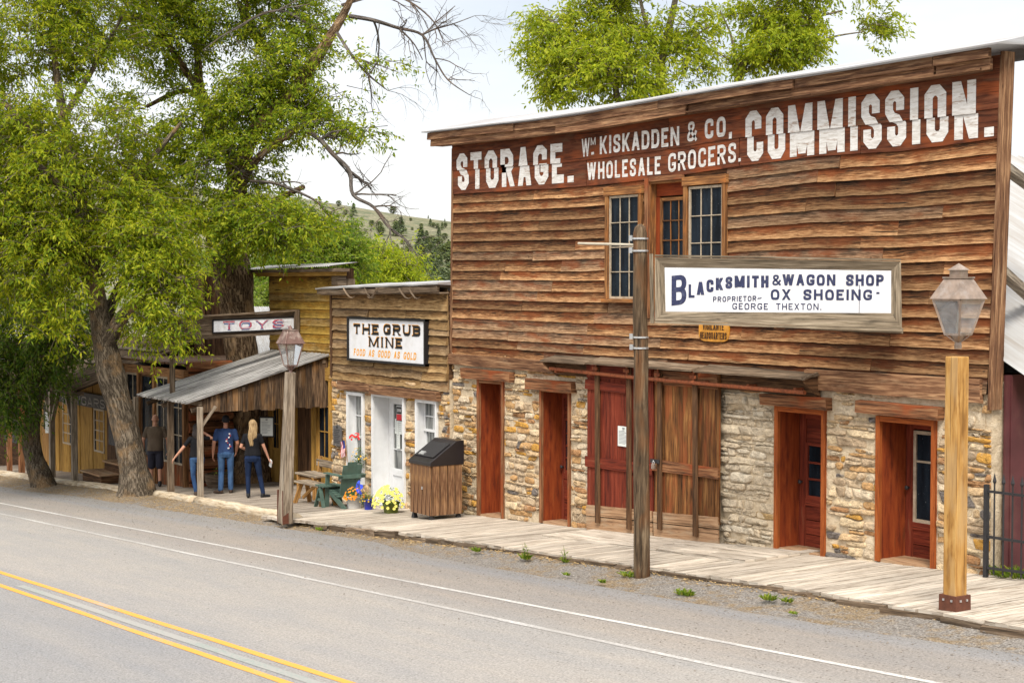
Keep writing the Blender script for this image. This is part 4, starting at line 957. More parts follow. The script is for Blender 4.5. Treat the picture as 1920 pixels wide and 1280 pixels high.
# ------------------------------------------------------------------ The Grub Mine
YG = 15.70
gb = thing('grub_building', 'low brown board and stone building with white door under the food sign', 'building', (-28.0, YG, gz(-28)))
gx0, gx1 = -30.45, -25.66
def opg(*a): return op(*a, YG)
GW1, GD, GW2 = opg(654, 684, 735, 905), opg(701, 761, 739, 955), opg(783, 822, 749, 868)
zt_g = .92
gops = [(o[0], o[1], o[2], o[3]) for o in (GW1, GD, GW2)]; gops[1] = (GD[0], GD[1], gz(GD[0]) - .05, GD[3])
mb = MB(); wall_boxes(mb, gx0, gx1, -3.6, zt_g + .1, gops, YG, YG + .55); mb.build('mortar_wall', MORTAR, gb)
gl = opg(642, 822, 710, 735); glb = (F(640, 720, YG)[0], F(828, 740, YG)[0], gl[3] - .19, gl[3])
mb = MB(); stones(mb, gx0, gx1, gz(gx0) - .25, zt_g, gops + [(glb[0], glb[1], GD[3] - .02, GD[3] + .2)], YG, .32, .11, .028, .008, 11, keep=.98); mb.build('stone_wall', [STONE], gb, smooth=True)
mb = MB(); xm2 = F(700, 730, YG)[0]; mb.bar((glb[0], YG - .03, GD[3] + .08), (xm2, YG - .03, GD[3] + .085), .16, .17, jit=.008); mb.bar((xm2 + .02, YG - .035, GD[3] + .075), (glb[1], YG - .035, GD[3] + .07), .16, .18, jit=.008); mb.build('lintel', W_CORN, gb)
mb = MB(); clap(mb, lambda z: gx0, lambda z: gx1, .84, 2.32, 9, YG - .02, (), None, 31, 1.7, lmin=.9, lmax=2.4); clap(mb, lambda z: gx0, lambda z: gx1, 2.32, 2.72, 1, YG - .03, (), None, 5, .6, lmin=4); mb.build('lap_siding', W_GRUB, gb)
mb = MB(); mb.box(((gx0 + gx1) / 2, YG + .12, 1.75), (gx1 - gx0 - .02, .26, 1.9)); mb.box((gx0 + .05, YG - .03, 1.8), (.09, .07, 1.9)); mb.build('wall_core', W_BROWN, gb)
mb = MB(); mb.box(((gx0 + gx1) / 2, YG + 4.3, -.5), (gx1 - gx0 - .1, 7.4, 5.0)); mb.build('rear_body', W_BROWN, gb)
mb = MB(); n = 16; A = []
for i in range(n + 1):
    x = lerp(gx0 - .2, gx1 + .06, i / n); zz = 2.72 + .02 * (x - gx0) + .02 * nv(x * 2.1, 6)
    A += [(x, YG - .30 + .04 * nv(x * 3, 1), zz), (x, YG - .30 + .04 * nv(x * 3, 1), zz + .03), (x, YG + 1.3, zz + .13), (x, YG + 8, zz - .3)]
mb.add(A, [(i * 4 + r_, i * 4 + 4 + r_, i * 4 + 5 + r_, i * 4 + 1 + r_) for i in range(n) for r_ in range(3)] + [(0, 1, 2, 3), (n * 4 + 3, n * 4 + 2, n * 4 + 1, n * 4)]); mb.build('roof', ROOFG, gb)
mb = MB(); mb.bar((gx0 - .18, YG - .24, 2.67), (-28, YG - .25, 2.69), .05, .10, jit=.01); mb.bar((-28, YG - .27, 2.70), (gx1, YG - .25, 2.74), .05, .11, jit=.01); mb.bar((gx0 - .1, YG - .12, 2.61), (gx1, YG - .12, 2.66), .2, .03)
rg = random.Random(12)
for (xx, l) in ((-29.3, .6), (-28.4, .55), (-27.0, .6), (-26.6, .5), (-27.9, .3)):        # torn strips hanging from the eave
    P = [Vector((xx + l * t * (1 if l > .4 else -1), YG - .33 - .05 * t, 2.74 - .16 * math.sin(t * 2.4) - .05 * t)) for t in (0, .25, .5, .75, 1)]
    mb.tube(P, [.016, .02, .018, .012, .004], 5)
mb.build('eave_boards', W_GREYD, gb)
def white_opening(o, d, zb, name):
    a, b, z, t = o; mb = MB(); c = .065; Y = YG
    mb.box((a + .02, Y + d / 2, (zb + t) / 2), (.03, d, t - zb)); mb.box((b - .02, Y + d / 2, (zb + t) / 2), (.03, d, t - zb)); mb.box(((a + b) / 2, Y + d / 2, t - .02), (b - a - .07, d, .03))
    mb.box((a + .02, Y - .03, (zb + t) / 2), (c, .05, t - zb)); mb.box((b - .02, Y - .03, (zb + t) / 2), (c, .05, t - zb)); mb.box(((a + b) / 2, Y - .03, t - c / 2), (b - a - c + .04, .048, c))
    mb.box(((a + b) / 2, Y + d / 2 - .04, zb + .015), (b - a - .07, d, .04))
    return mb.build(name, WHITE, gb)
dg = PX(731, 850, GD[0] + .03).y - YG; dw = PX(668, 800, GW1[0] + .03).y - YG
for o in (GW1, GW2):
    fr = white_opening(o, dw, o[2], 'window'); a, b, z, t = o; zm = (z + t) / 2
    q = sash(fr, 'sash', a + .04, b - .04, zm - .02, t - .04, YG + dw - .03, 2, 2, .05, .02, WHITE, PGLASS); q.location = (0, 0, 0)
    q = sash(fr, 'sash', a + .04, b - .04, z + .02, zm + .02, YG + dw, 2, 2, .05, .02, WHITE, PGLASS); q.location = (0, 0, 0)
zbg = gz(GD[0]) - .0; fr = white_opening(GD, dg, zbg, 'door_frame')
a, b, z, t = GD; mb = MB(); Y = YG + dg; xa, xb = a + .04, b - .04; m_ = (xa + xb) / 2
mb.box((xa + .08, Y, (zbg + t) / 2 - .02), (.16, .05, t - zbg - .06)); mb.box((xb - .08, Y, (zbg + t) / 2 - .02), (.16, .05, t - zbg - .06)); mb.box((m_, Y - .001, t - .13), (xb - xa - .32, .05, .16)); mb.box((m_, Y - .001, zbg + .66), (xb - xa - .32, .05, .12)); mb.box((m_, Y + .01, zbg + .35), (xb - xa - .32, .03, .5)); mb.box((m_, Y - .001, zbg + .08), (xb - xa - .32, .05, .12))
dr = mb.build('door', WHITE, gb)
q = sash(dr, 'sash', xa + .16, xb - .16, zbg + .72, t - .21, Y - .003, 1, 3, .02, .022, WHITE, PGLASS, [.30, .62]); q.location = (0, 0, 0)
mb = MB(); mb.bar((xb - .05, Y - .05, zbg + .80), (xb - .05, Y - .06, zbg + 1.0), .02, .02); q = mb.build('handle', IRON, dr); q.location = (0, 0, 0)
GDY = Y
# ------------------------------------------------------------------ yellow shop with the corrugated porch
YY = 17.30
yb = thing('yellow_shop', 'narrow mustard yellow false front shop with a corrugated porch roof on posts', 'building', (-35.2, YY, gz(-35.2)))
y0x, y1x = -36.95, -33.0
mb = MB(); clap(mb, lambda z: y0x, lambda z: y1x, .85, 2.62, 9, YY - .01, (), None, 41, .5, thick=.014, lmin=3, lmax=6); clap(mb, lambda z: y0x, lambda z: y1x, 2.62, 3.0, 1, YY - .02, (), None, 44, .3, thick=.014, lmin=5, lmax=6); mb.build('lap_siding', W_YEL, yb)
mb = MB(); mb.box(((y0x + y1x) / 2, YY + .15, .4), (y1x - y0x - .02, .28, 5.6)); mb.box(((y0x + y1x) / 2, YY + 4, -.8), (y1x - y0x - .2, 7.2, 4.6)); mb.build('rear_body', W_BROWN, yb)
mb = MB(); mb.box((y1x + .1, YY + .08, 2.1), (.12, .3, 1.7)); mb.box((y1x + .02, YY - .12, 2.95), (.3, .22, .3)); mb.build('corner_post', W_GREYD, yb)
mb = MB(); mb.box(((y0x + y1x) / 2 - .05, YY - .14, 3.07), (y1x - y0x + .5, .26, .09)); mb.build('cornice', W_MUST, yb); mb = MB(); mb.box(((y0x + y1x) / 2 - .05, YY - .20, 3.155), (y1x - y0x + .75, .40, .075)); mb.build('cornice', W_GREYD, yb)
mb = MB(); corrugated(mb, (y0x - .5, YY - .5, 3.20), (y1x + .3, YY - .5, 3.24), (y1x + .3, YY + .25, 3.33), (y0x - .5, YY + .25, 3.30), .11, .012); mb.build('top_roof', ROOFG, yb)
# porch
pe0, pe1 = PY(262, 746, 13.75), PY(365, 757, 13.75); zE = (pe0.z + pe1.z) / 2; zW = 1.14
px0, px1 = -36.72, -33.62
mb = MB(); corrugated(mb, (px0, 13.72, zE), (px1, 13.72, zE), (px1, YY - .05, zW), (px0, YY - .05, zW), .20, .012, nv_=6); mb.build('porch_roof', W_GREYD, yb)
mb = MB(); k_ = 16; rg = random.Random(14)
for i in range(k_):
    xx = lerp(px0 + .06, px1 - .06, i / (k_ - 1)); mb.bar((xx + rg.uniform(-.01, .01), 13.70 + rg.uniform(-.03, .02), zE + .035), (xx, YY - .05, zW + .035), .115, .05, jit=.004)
mb.build('roof_ribs', wood('lit_ridge_grey', (0.10, 0.095, 0.09), (0.32, 0.31, 0.30), (0.50, 0.49, 0.475), 0.3, (0.24, 0.19, 0.15), 0.6), yb)  # pale ribs over the dark sheet: lit ridges and shaded valleys put into colour
mb = MB()
for yy_ in (14.05, 15.1, 16.2, 17.15): zz = lerp(zE, zW, (yy_ - 13.72) / 3.53) - .085; mb.bar((px0 + .1, yy_, zz), (px1 - .06, yy_, zz), .08, .10)
for xx in (px0 + .15, -35.6, px1 - .22): mb.bar((xx, 13.9, zE - .16), (xx, YY - .02, zW - .2), .07, .10)
mb.build('porch_rafter', W_GREYD, yb)
posts = [(375, 933, .115), (328, 925, .13), (283, 915, .10)]
for k, (px_, py_, wd) in enumerate(posts):
    b_ = PG(px_, py_); mb = MB(); mb.box((b_.x, 13.97, (b_.z + zE) / 2 - .05), (wd, wd, zE - b_.z - .02), jit=.006, top=.93)
    if k == 0: mb.bar((b_.x, 13.97, zE - .55), (b_.x, 14.35, zE - .06), .07, .05)
    mb.build('porch_post', W_GREY if k != 1 else W_GREYD, yb)
mb = MB(); x_ = px1 - .10; rg = random.Random(3); y_ = 14.02
while y_ < YY - .02:
    wd = rg.uniform(.10, .2); wd = min(wd, YY - y_); zt2 = lerp(zE, zW, (y_ + wd / 2 - 13.72) / 3.53) - .03; zb2 = -.06 + rg.uniform(-.02, .02); mb.box((x_ + rg.uniform(0, .01), y_ + wd / 2, (zt2 + zb2) / 2), (.024, wd - .006, max(.05, zt2 - zb2)), ax=2); y_ += wd
mb.build('gable_boards', W_GABLE, yb)
# shop front under the porch: posts, panels, two windows and a door
zg = gz(-35); YS = YY - .02
mb = MB()
for xx in (-36.8, -36.2, -35.35, -34.4, -34.25, -33.5, -33.06): mb.box((xx, YS - .05, (zg + .9) / 2), (.12, .08, .9 - zg), ax=2)
mb.box((-34.8, YS - .05, .72), (4.4, .10, .3)); mb.build('shopfront_post', W_MUST, yb)
mb = MB(); vplanks(mb, -36.9, -32.62, zg - .3, zg + .72, YS, .3, .03, seed=6); mb.build('shopfront_panel', W_MUST, yb)
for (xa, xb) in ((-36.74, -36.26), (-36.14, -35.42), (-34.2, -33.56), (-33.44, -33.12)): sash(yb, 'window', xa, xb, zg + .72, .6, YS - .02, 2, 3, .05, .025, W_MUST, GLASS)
mb = MB(); vplanks(mb, -35.28, -34.48, zg + .0, .6, YS, .14, .04, seed=7); mb.build('door', W_BROWN, yb)
# ------------------------------------------------------------------ low shed roof behind the yellow shop, dark store, log cigar shop, far store
rs = thing('tin_roofed_shed', 'low shed with a white corrugated roof behind the thick cottonwood trunk', 'shed', (-41, 21, gz(-41)))
rq = [PY(420, 697, 19.6), PY(560, 697, 19.6), PY(560, 574, 25.5), PY(372, 574, 25.5)]
mb = MB(); corrugated(mb, rq[0], rq[1] + Vector((2.5, 0, 0)), rq[2] + Vector((2.5, 0, 0)), rq[3], .13, .016); mb.build('roof', ROOFW, rs)
mb = MB(); mb.box(((rq[0].x + rq[1].x) / 2 + .6, 22.4, (rq[0].z + gz(-40) - .3) / 2 - .1), (rq[1].x - rq[0].x + 2.0, 5.4, rq[0].z - gz(-40) + .1)); mb.build('wall', W_BROWN, rs)
mb = MB(); a = PY(400, 628, 22); mb.bar(a, PY(440, 634, 22), .3, .06, jit=.03); mb.bar(PY(412, 686, 20.3), PY(450, 684, 20.3), .3, .06, jit=.03); mb.build('loose_roof_board', W_LINT, rs)
ds_ = thing('dark_store', 'dark brown board store with tall display windows behind the leaning trunk', 'building', (-39.2, 15.0, gz(-39)))
dz = gz(-39); mb = MB(); d0, d1x = -41.35, -36.95
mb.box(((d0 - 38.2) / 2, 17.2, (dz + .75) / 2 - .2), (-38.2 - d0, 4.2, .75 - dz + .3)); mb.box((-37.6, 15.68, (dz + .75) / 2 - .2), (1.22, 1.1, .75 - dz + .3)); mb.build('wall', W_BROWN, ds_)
mb = MB(); z_ = dz - .05
while z_ < .7: mb.tube([(d1x, 15.1, z_ + .12), (d1x, 16.24, z_ + .12)], .135, 10); z_ += .30
mb.build('log_wall', W_LINT, ds_)
mb = MB(); mb.box(((d0 - 38.2) / 2, 17.1, .86), (-38.2 - d0 + .1, 4.3, .06)); mb.box((-37.55, 15.6, .862), (1.3, 1.25, .056)); mb.build('roof', W_BROWN, ds_)
mb = MB(); vplanks(mb, -42.2, -40.85, .8, 3.1, 17.2, .22, .06, seed=11); mb.box((-41.55, 17.6, 2.0), (1.3, .7, 2.3)); mb.build('upper_wall', W_BROWN, ds_)
mb = MB()
for xx in (-41.2, -40.1, -39.0, -37.95, -37.02): mb.box((xx, 15.05, (dz + .7) / 2), (.14, .12, .7 - dz), ax=2)
mb.box((-39.1, 15.06, .62), (4.3, .1, .22)); mb.build('shopfront_post', wood('orange_brown_trim', (0.07, 0.03, 0.012), (0.21, 0.10, 0.04), (0.33, 0.18, 0.08), .2), ds_)
mb = MB(); vplanks(mb, -41.3, -37, dz - .2, dz + .62, 15.09, .25, seed=9); mb.build('shopfront_panel', W_LINT, ds_)
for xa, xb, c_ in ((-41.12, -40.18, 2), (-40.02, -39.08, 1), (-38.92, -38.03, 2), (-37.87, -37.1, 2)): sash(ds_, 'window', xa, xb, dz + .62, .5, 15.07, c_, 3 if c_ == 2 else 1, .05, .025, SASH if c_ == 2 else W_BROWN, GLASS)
cs = thing('cigar_shop', 'old log shop with a sagging pole roof and a black tobacco sign under its eave', 'building', (-45, 15.2, gz(-45)))
cz = gz(-44.5); YC2 = 15.25; c0, c1 = -49.6, -41.45
mb = MB(); mb.box(((c0 + c1) / 2, YC2 + 3.2, (cz + .1) / 2 - .3), (c1 - c0, 6.2, .5 - cz)); 
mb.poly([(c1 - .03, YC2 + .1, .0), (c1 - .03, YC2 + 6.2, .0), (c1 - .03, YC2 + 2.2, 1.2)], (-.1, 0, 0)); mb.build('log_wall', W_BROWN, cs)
mb = MB()
xs_ = [c0, -48.7, -48.4, -47.75, -47.2, -46.9, -46.2, -45.6, -45.3, -44.6, -44.2, -43.9, -43.0, -42.6, -42.3, -41.5]
mb2 = MB()
for i, (xa, xb) in enumerate(zip(xs_, xs_[1:])): mb2.box(((xa + xb) / 2, YC2 - .02 - .02 * (i % 2), (cz - .15 - .1) / 2), (xb - xa - .01, .05, -.1 - cz + .5), ax=2)
mb2.build('front_boards', W_MUST, cs)
def csx(px_, py_): return PY(px_, py_, YC2 - .06)
for (xa, xb) in ((122, 131), (181, 190)):
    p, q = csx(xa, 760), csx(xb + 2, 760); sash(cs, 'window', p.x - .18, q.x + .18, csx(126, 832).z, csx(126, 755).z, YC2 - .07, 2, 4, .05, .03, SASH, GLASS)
for (xa, xb) in ((84, 92), (206, 226)):
    p, q = csx(xa, 800), csx(xb, 800); mb = MB(); mb.box(((p.x + q.x) / 2, YC2 - .06, (cz - .2) / 2 - .05), (q.x - p.x + .35, .05, -cz - .35), ax=2); o = mb.build('door', W_BENCH if xa == 84 else W_BROWN, cs)
    mb = MB(); mb.box(((p.x + q.x) / 2, YC2 - .088, cz + 1.4), (q.x - p.x + .05, .01, .8)); g_ = mb.build('glass', GLASS, o); g_.location = (0, 0, 0)
# pole roof
zf_, zr_ = PY(150, 733, 13.75).z, PX(359, 640, -41.3).z; yr_ = PX(359, 640, -41.3).y
mb = MB(); rg = random.Random(8); x_ = -50.2
while x_ < -41.25:
    wd = rg.uniform(.08, .13); e = rg.uniform(-.12, .06); P = [Vector((x_ + rg.uniform(-.02, .02), 13.72 + e, zf_ + .02 + rg.uniform(-.015, .015))), Vector((x_, lerp(13.72, yr_, .5), lerp(zf_, zr_, .5) - .05)), Vector((x_ + rg.uniform(-.03, .03), yr_, zr_))]
    mb.tube(P, wd / 2, 6); x_ += wd * .95
for t in (.45, .75): mb.bar((-46, lerp(13.7, yr_, t), lerp(zf_, zr_, t) + .04), (-41.4, lerp(13.7, yr_, t), lerp(zf_, zr_, t) + .06), .16, .03, up=(0, -.4, 1))
mb.build('pole_roof', W_GREYD, cs)
mb = MB(); mb.box(((c0 + c1) / 2, yr_ + 2.4, zr_ - .75), (c1 - c0, 4.9, .06), Matrix.Rotation(R(-17), 3, 'X')); mb.build('rear_roof', W_GREYD, cs)
mb = MB(); mb.bar((-50, 13.95, zf_ - .10), (-41.4, 13.95, zf_ - .10), .10, .11); 
for xx in (-49.5, -46.8, -44.2, -41.6): mb.bar((xx, 13.8, zf_ - .02), (xx, yr_, zr_ - .1), .09, .12)
mb.build('porch_beam', W_GREYD, cs)
for k, (px_, py_) in enumerate(((140, 903), (98, 893), (41, 892), (18, 884))):
    b_ = PG(px_, py_); bx_ = PY(px_, py_, 13.95).x; mb = MB(); zb_ = gz(bx_) - .02; mb.box((bx_, 13.95, (zb_ + zf_ - .15) / 2), (.14, .14, zf_ - .15 - zb_), jit=.008); pp = mb.build('porch_post', W_GREY if k < 2 else W_LINT, cs)
    if k < 2:
        mb = MB()
        for sgn in ((-1, 1) if k == 1 else (-1,)): mb.bar((bx_ + sgn * .06, 13.95, zf_ - 1.0), (bx_ + sgn * .62, 13.95, zf_ - .17), .07, .10, up=(0, -1, 0))
        q = mb.build('post_brace', W_GREY, pp); q.location = (0, 0, 0)
# steps of the cigar shop are a loose box stair
b_ = PG(160, 903); s_ = thing('wooden_steps', 'worn two tread wooden box steps before the log shop door', 'steps', (-41.0, 14.3, gz(-41)))
mb = MB(); mb.box((-40.75, 14.42, gz(-40.7) + .12), (1.45, .9, .26)); mb.box((-40.6, 14.72, gz(-40.7) + .37), (1.2, .5, .26)); mb.build('riser', W_BROWN, s_)
mb = MB(); mb.box((-40.75, 14.40, gz(-40.7) + .265), (1.5, .98, .04)); mb.box((-40.6, 14.70, gz(-40.7) + .515), (1.26, .56, .04)); mb.build('tread', W_PALE, s_)
# black sign under the eave
sg = thing('tobacco_sign', 'long black board with grey letters hung under the log shop eave', 'sign', (-45, YC2 - .15, -.3))
pa, pb = PY(66, 732, YC2 - .18), PY(203, 732, YC2 - .18); zt_, zb_ = PY(140, 733, YC2 - .18).z, PY(140, 758, YC2 - .18).z
mb = MB(); mb.box(((pa.x + pb.x) / 2, YC2 - .16, (zt_ + zb_) / 2), (pb.x - pa.x, .04, zt_ - zb_)); mb.build('board', BLACKP, sg)
mb = MB(); ta, tb = PY(73, 756, YC2 - .19), PY(196, 756, YC2 - .19); text(mb, 'PLUG & CIGARS', (ta.x - .35, YC2 - .185, zb_ + .035), (1, 0, 0), (0, 0, 1), (0, -1, 0), .24, tb.x - ta.x + .35, .15, 'round', ratio=.68, track=.6); mb.build('lettering', plain('grey_sign_letters', (0.30, 0.28, 0.25), .8), sg)
fs_ = thing('far_store', 'shadowed brown store at the far left edge beyond the log shop', 'building', (-54, 15.4, gz(-54)))
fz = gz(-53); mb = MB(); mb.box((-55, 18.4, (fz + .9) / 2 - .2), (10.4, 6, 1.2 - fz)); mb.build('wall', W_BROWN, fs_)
mb = MB(); corrugated(mb, (-60, 13.6, -.35), (-50.4, 13.6, -.35), (-50.4, 17.5, 1.3), (-60, 17.5, 1.3), .14, .02); mb.build('roof', ROOFG, fs_)
mb = MB(); mb.box((-52.6, 15.36, fz + 1.2), (1.4, .06, .9)); mb.build('window', GLASS, fs_)
for xx in (-59, -56, -53.2, -50.8): mb = MB(); mb.box((xx, 13.9, (gz(xx) - .4) / 2), (.13, .13, -.4 - gz(xx))); mb.build('porch_post', W_LINT, fs_)
# ------------------------------------------------------------------ iron fence right of the storage building
fe = thing('iron_fence', 'black spiked iron fence closing the gap beside the stone corner', 'fence', (-11.5, 15.55, gz(-11.5)))
fx0, fx1 = PY(1849, 1000, 15.55).x, -8.5; ztp, zlw = PY(1850, 920, 15.55).z, PY(1850, 1005, 15.55).z
mb = MB(); mb.box((fx0, 15.55, (gz(fx0) + ztp + .06) / 2), (.05, .05, ztp + .1 - gz(fx0))); mb.build('fence_post', IRON, fe); mb = MB(); mb.box((fx0 + 2.2, 15.55, (gz(fx0) + ztp + .16) / 2), (.05, .05, ztp + .1 - gz(fx0))); mb.build('fence_post', IRON, fe)
mb = MB(); mb.bar((fx0, 15.55, ztp), (fx1, 15.55, ztp + .03), .03, .03); mb.build('fence_rail', IRON, fe); mb = MB(); mb.bar((fx0, 15.55, zlw), (fx1, 15.55, zlw + .03), .03, .03); mb.build('fence_rail', IRON, fe); mb = MB(); mb.bar((fx0, 15.55, gz(fx0) + .12), (fx1, 15.55, gz(fx1) + .05), .03, .03); mb.build('fence_rail', IRON, fe)
x_ = fx0 + .12; k = 0
while x_ < fx1:
    mb = MB(); zb_ = gz(x_) + .05; mb.tube([(x_, 15.55, zb_), (x_, 15.55, ztp + .10)], .011, 6)
    mb.lathe((x_, 15.55, ztp + .10), [(.012, 0), (.026, .03), (.018, .06), (.002, .13)], 6); mb.build('picket', IRON, fe); x_ += .135; k += 1
# ------------------------------------------------------------------ street furniture and signs
# blacksmith sign between its pole and the storage wall
bp = PG(1204, 1070); BPY = bp.y
pole = thing('sign_pole', 'tall round brown pole carrying the blacksmith signboard', 'pole', bp)
top = PY(1200, 420, BPY); n = 14
P = [Vector((lerp(bp.x, top.x, i / n) + .012 * nv(i * .5, 2), BPY + .01 * nv(i * .5, 7), lerp(bp.z - .3, top.z - .12, i / n))) for i in range(n + 1)] + [Vector((top.x, BPY, top.z - .04)), Vector((top.x, BPY, top.z))]
mb = MB(); mb.tube(P, [.112 - .020 * i / n for i in range(n + 1)] + [.07, .02], 12, ns=.05, seed=3); mb.build('post', W_POLE, pole, smooth=True)
mb = MB(); br = PY(1188, 458, BPY); rod = PY(1098, 458, BPY)
mb.tube([(top.x - .05, BPY - .06, br.z - .01), (rod.x, BPY - .12, rod.z + .01)], .017, 8); mb.build('bracket_rod', plain('cream_rod', (0.46, 0.41, 0.32), .6), pole)
for zz in (br.z + .07, br.z - .09, 2.12, 1.98):
    mb = MB(); c = Vector((lerp(top.x, bp.x, (top.z - zz) / (top.z - bp.z)), BPY, zz)); mb.lathe(c, [(.103, -.012), (.108, -.01), (.108, .01), (.103, .012)], 12); mb.box(c + Vector((-.11, -.05, .01)), (.07, .05, .07)); mb.build('clamp', STEEL, pole)
sgn = thing('blacksmith_sign', 'framed white signboard for the blacksmith and wagon shop hung from the round pole', 'sign', (bp.x, BPY, 2.3))
U = Vector((.64, .768, 0)).normalized(); NR = Vector((U.y, -U.x, 0))                       # along the board, and out of its face
def DPT(px_, py_, off=0.0):                       # pixel on the plane of the signboard
    o_ = Vector((bp.x + .16, BPY + .06, 0)) + NR * off; d = Vector(_ray(px_, py_)); t = (o_ - Vector(CAM)).dot(NR) / d.dot(NR); return Vector(CAM) + d * t
tl, tr_, bl, br_ = DPT(1228, 482), DPT(1688, 490), DPT(1228, 600), DPT(1690, 617)
wl, wr, wbl, wbr = DPT(1246, 501), DPT(1671, 507), DPT(1248, 584), DPT(1671, 587)
mb = MB(); mb.poly([wl, wr, wbr, wbl], -NR * .03); mb.build('board', SIGNW, sgn)
def fpiece(a, b, c, d, back=.02, fwd=.10, th=.02):
    """bevelled frame board: outer edge a-b stands forward, inner edge d-c sits on the board"""
    a2, b2, c2, d2 = a + NR * fwd, b + NR * fwd, c + NR * .004, d + NR * .004; L_ = (b - a).length; w_ = (d - a).length
    vs = [a2, b2, c2, d2, a - NR * .04, b - NR * .04, c - NR * .04, d - NR * .04]
    fs = [(0, 1, 2, 3), (4, 7, 6, 5), (0, 4, 5, 1), (1, 5, 6, 2), (2, 6, 7, 3), (3, 7, 4, 0)]
    mb.add(vs, fs, [[(0, 0), (L_, 0), (L_, w_), (0, w_)]] * 6)
mb = MB(); fpiece(tl, tr_, wr, wl, fwd=.06); fpiece(bl, br_, wbr, wbl, fwd=.07); fpiece(tl, bl, wbl, wl, fwd=.06); fpiece(tr_, br_, wbr, wr, fwd=.06)
e = Vector((0, 0, .02)); mb.bar(tl + NR * .0 + e, tr_ + e, .13, .022); mb.bar(bl - e + NR * .02, br_ - e + NR * .02, .11, .03); mb.bar(DPT(1520, 613), DPT(1693, 620), .05, .07); mb.bar(DPT(1221, 476), DPT(1223, 606), .08, .05, up=(U.x, U.y, 0)); mb.build('frame', W_FRAME, sgn)
def on_sign(mb, s, a, b, top_, T, style='round', **k):
    A, B, C = DPT(*a, .004), DPT(*b, .004), DPT(*top_, .004); u = (B - A); wd = u.length; u.normalize(); text(mb, s, A, u, (0, 0, 1), NR, C.z - A.z, wd, T, style, **k)
mb = MB()
on_sign(mb, 'B', (1259, 573), (1287, 570), (1259, 517), .16, ratio=.6)
def risez(u): return (.0 + .175 * (1 - (1 - min(1, u * 2.4)) ** 1.6), .20 - .0 * u)
A = DPT(1291, 560, .004); B = DPT(1439, 535, .004)
text(mb, 'LACKSMITH', (A.x, A.y, A.z), (B - A).normalized() if False else U, (0, 0, 1), NR, .175, (B - A).length, .23, 'round', ratio=.62, track=.35, lift=lambda u: ((.0 + .145 * (1 - (1 - min(1, u * 1.5)) ** 1.7)), .175 - .02 * min(1, u * 2)))
on_sign(mb, '&', (1448, 535), (1464, 535), (1448, 515), .17, ratio=.6)
on_sign(mb, 'WAGON SHOP', (1467, 535), (1657, 536), (1467, 514), .23, ratio=.72, track=.35, space=.8)
on_sign(mb, 'OX SHOEING', (1445, 562), (1635, 563), (1445, 542), .22, ratio=.72, track=.4, space=.9)
on_sign(mb, '*', (1643, 559), (1649, 559), (1643, 539), .25)
on_sign(mb, 'PROPRIETOR~', (1337, 566), (1428, 564), (1337, 556), .18, ratio=.66, track=.5)
on_sign(mb, 'GEORGE THEXTON.', (1373, 580), (1540, 581), (1373, 568), .16, ratio=.66, track=.6)
mb.build('lettering', NAVY, sgn)
mb = MB(); mb.box(DPT(1611, 560, .002) , (.008, .004, .36)); mb.build('board_joint', NAVY, sgn)
# plaque on the storage wall
pc = PY(1338, 621, YF - .06); hw_ = .30; pq = thing('wooden_plaque', 'small oval ended golden plaque on the brown boards under the blacksmith sign', 'plaque', pc)
mb = MB(); pts = []
for k in range(24):
    th = 2 * math.pi * k / 24; c, s_ = math.cos(th), math.sin(th); pts.append((pc.x + .34 * math.copysign(abs(c) ** .45, c), pc.y, pc.z + .155 * math.copysign(abs(s_) ** .55, s_)))
mb.poly(pts, (0, .035, 0)); mb.build('board', plain('golden_plaque_varnish', (0.50, 0.22, 0.025), .4, .4, .3, 8), pq)
mb = MB(); text(mb, 'VIGILANTE', (pc.x - .245, pc.y - .005, pc.z + .02), (1, 0, 0), (0, 0, 1), (0, -1, 0), .10, .48, .17, 'oct', ratio=.6, serif=1.0); text(mb, 'HEADQUARTERS', (pc.x - .305, pc.y - .005, pc.z - .115), (1, 0, 0), (0, 0, 1), (0, -1, 0), .10, .60, .17, 'oct', ratio=.6, serif=.8); mb.build('lettering', plain('burnt_lettering', (0.05, 0.02, 0.008), .7), pq)
# food sign
fs0 = thing('food_sign', 'white sign in a black frame with black and orange lettering on the brown boards', 'sign', PY(725, 640, YG - .1))
YS_ = YG - .10
a, b = PY(655, 600, YS_), PY(797, 600, YS_); zt_, zb_ = PY(725, 599, YS_).z, PY(725, 678, YS_).z
mb = MB(); mb.box(((a.x + b.x) / 2, YS_ + .02, (zt_ + zb_) / 2), (b.x - a.x, .05, zt_ - zb_)); mb.build('panel', SIGNW, fs0)
mb = MB(); h = zt_ - zb_; cx = (a.x + b.x) / 2
for zz in (zt_ + .01, zb_ - .01): mb.box((cx, YS_ + .01, zz), (b.x - a.x + .10, .09, .045))
for xx in (a.x - .025, b.x + .025): mb.box((xx, YS_ + .01, (zt_ + zb_) / 2), (.05, .094, h + .066))
mb.build('frame', BLACKP, fs0)
def on_food(mb, s, p, q, top_, T, dy=.006, dx=0, dz=0, **k):
    A, B, C = PY(*p, YS_ - dy), PY(*q, YS_ - dy), PY(*top_, YS_ - dy); text(mb, s, (A.x + dx, YS_ - dy, (A.z + B.z) / 2 + dz), (1, 0, 0), (0, 0, 1), (0, -1, 0), C.z - A.z, B.x - A.x, T, **k)
m1, m2 = MB(), MB()
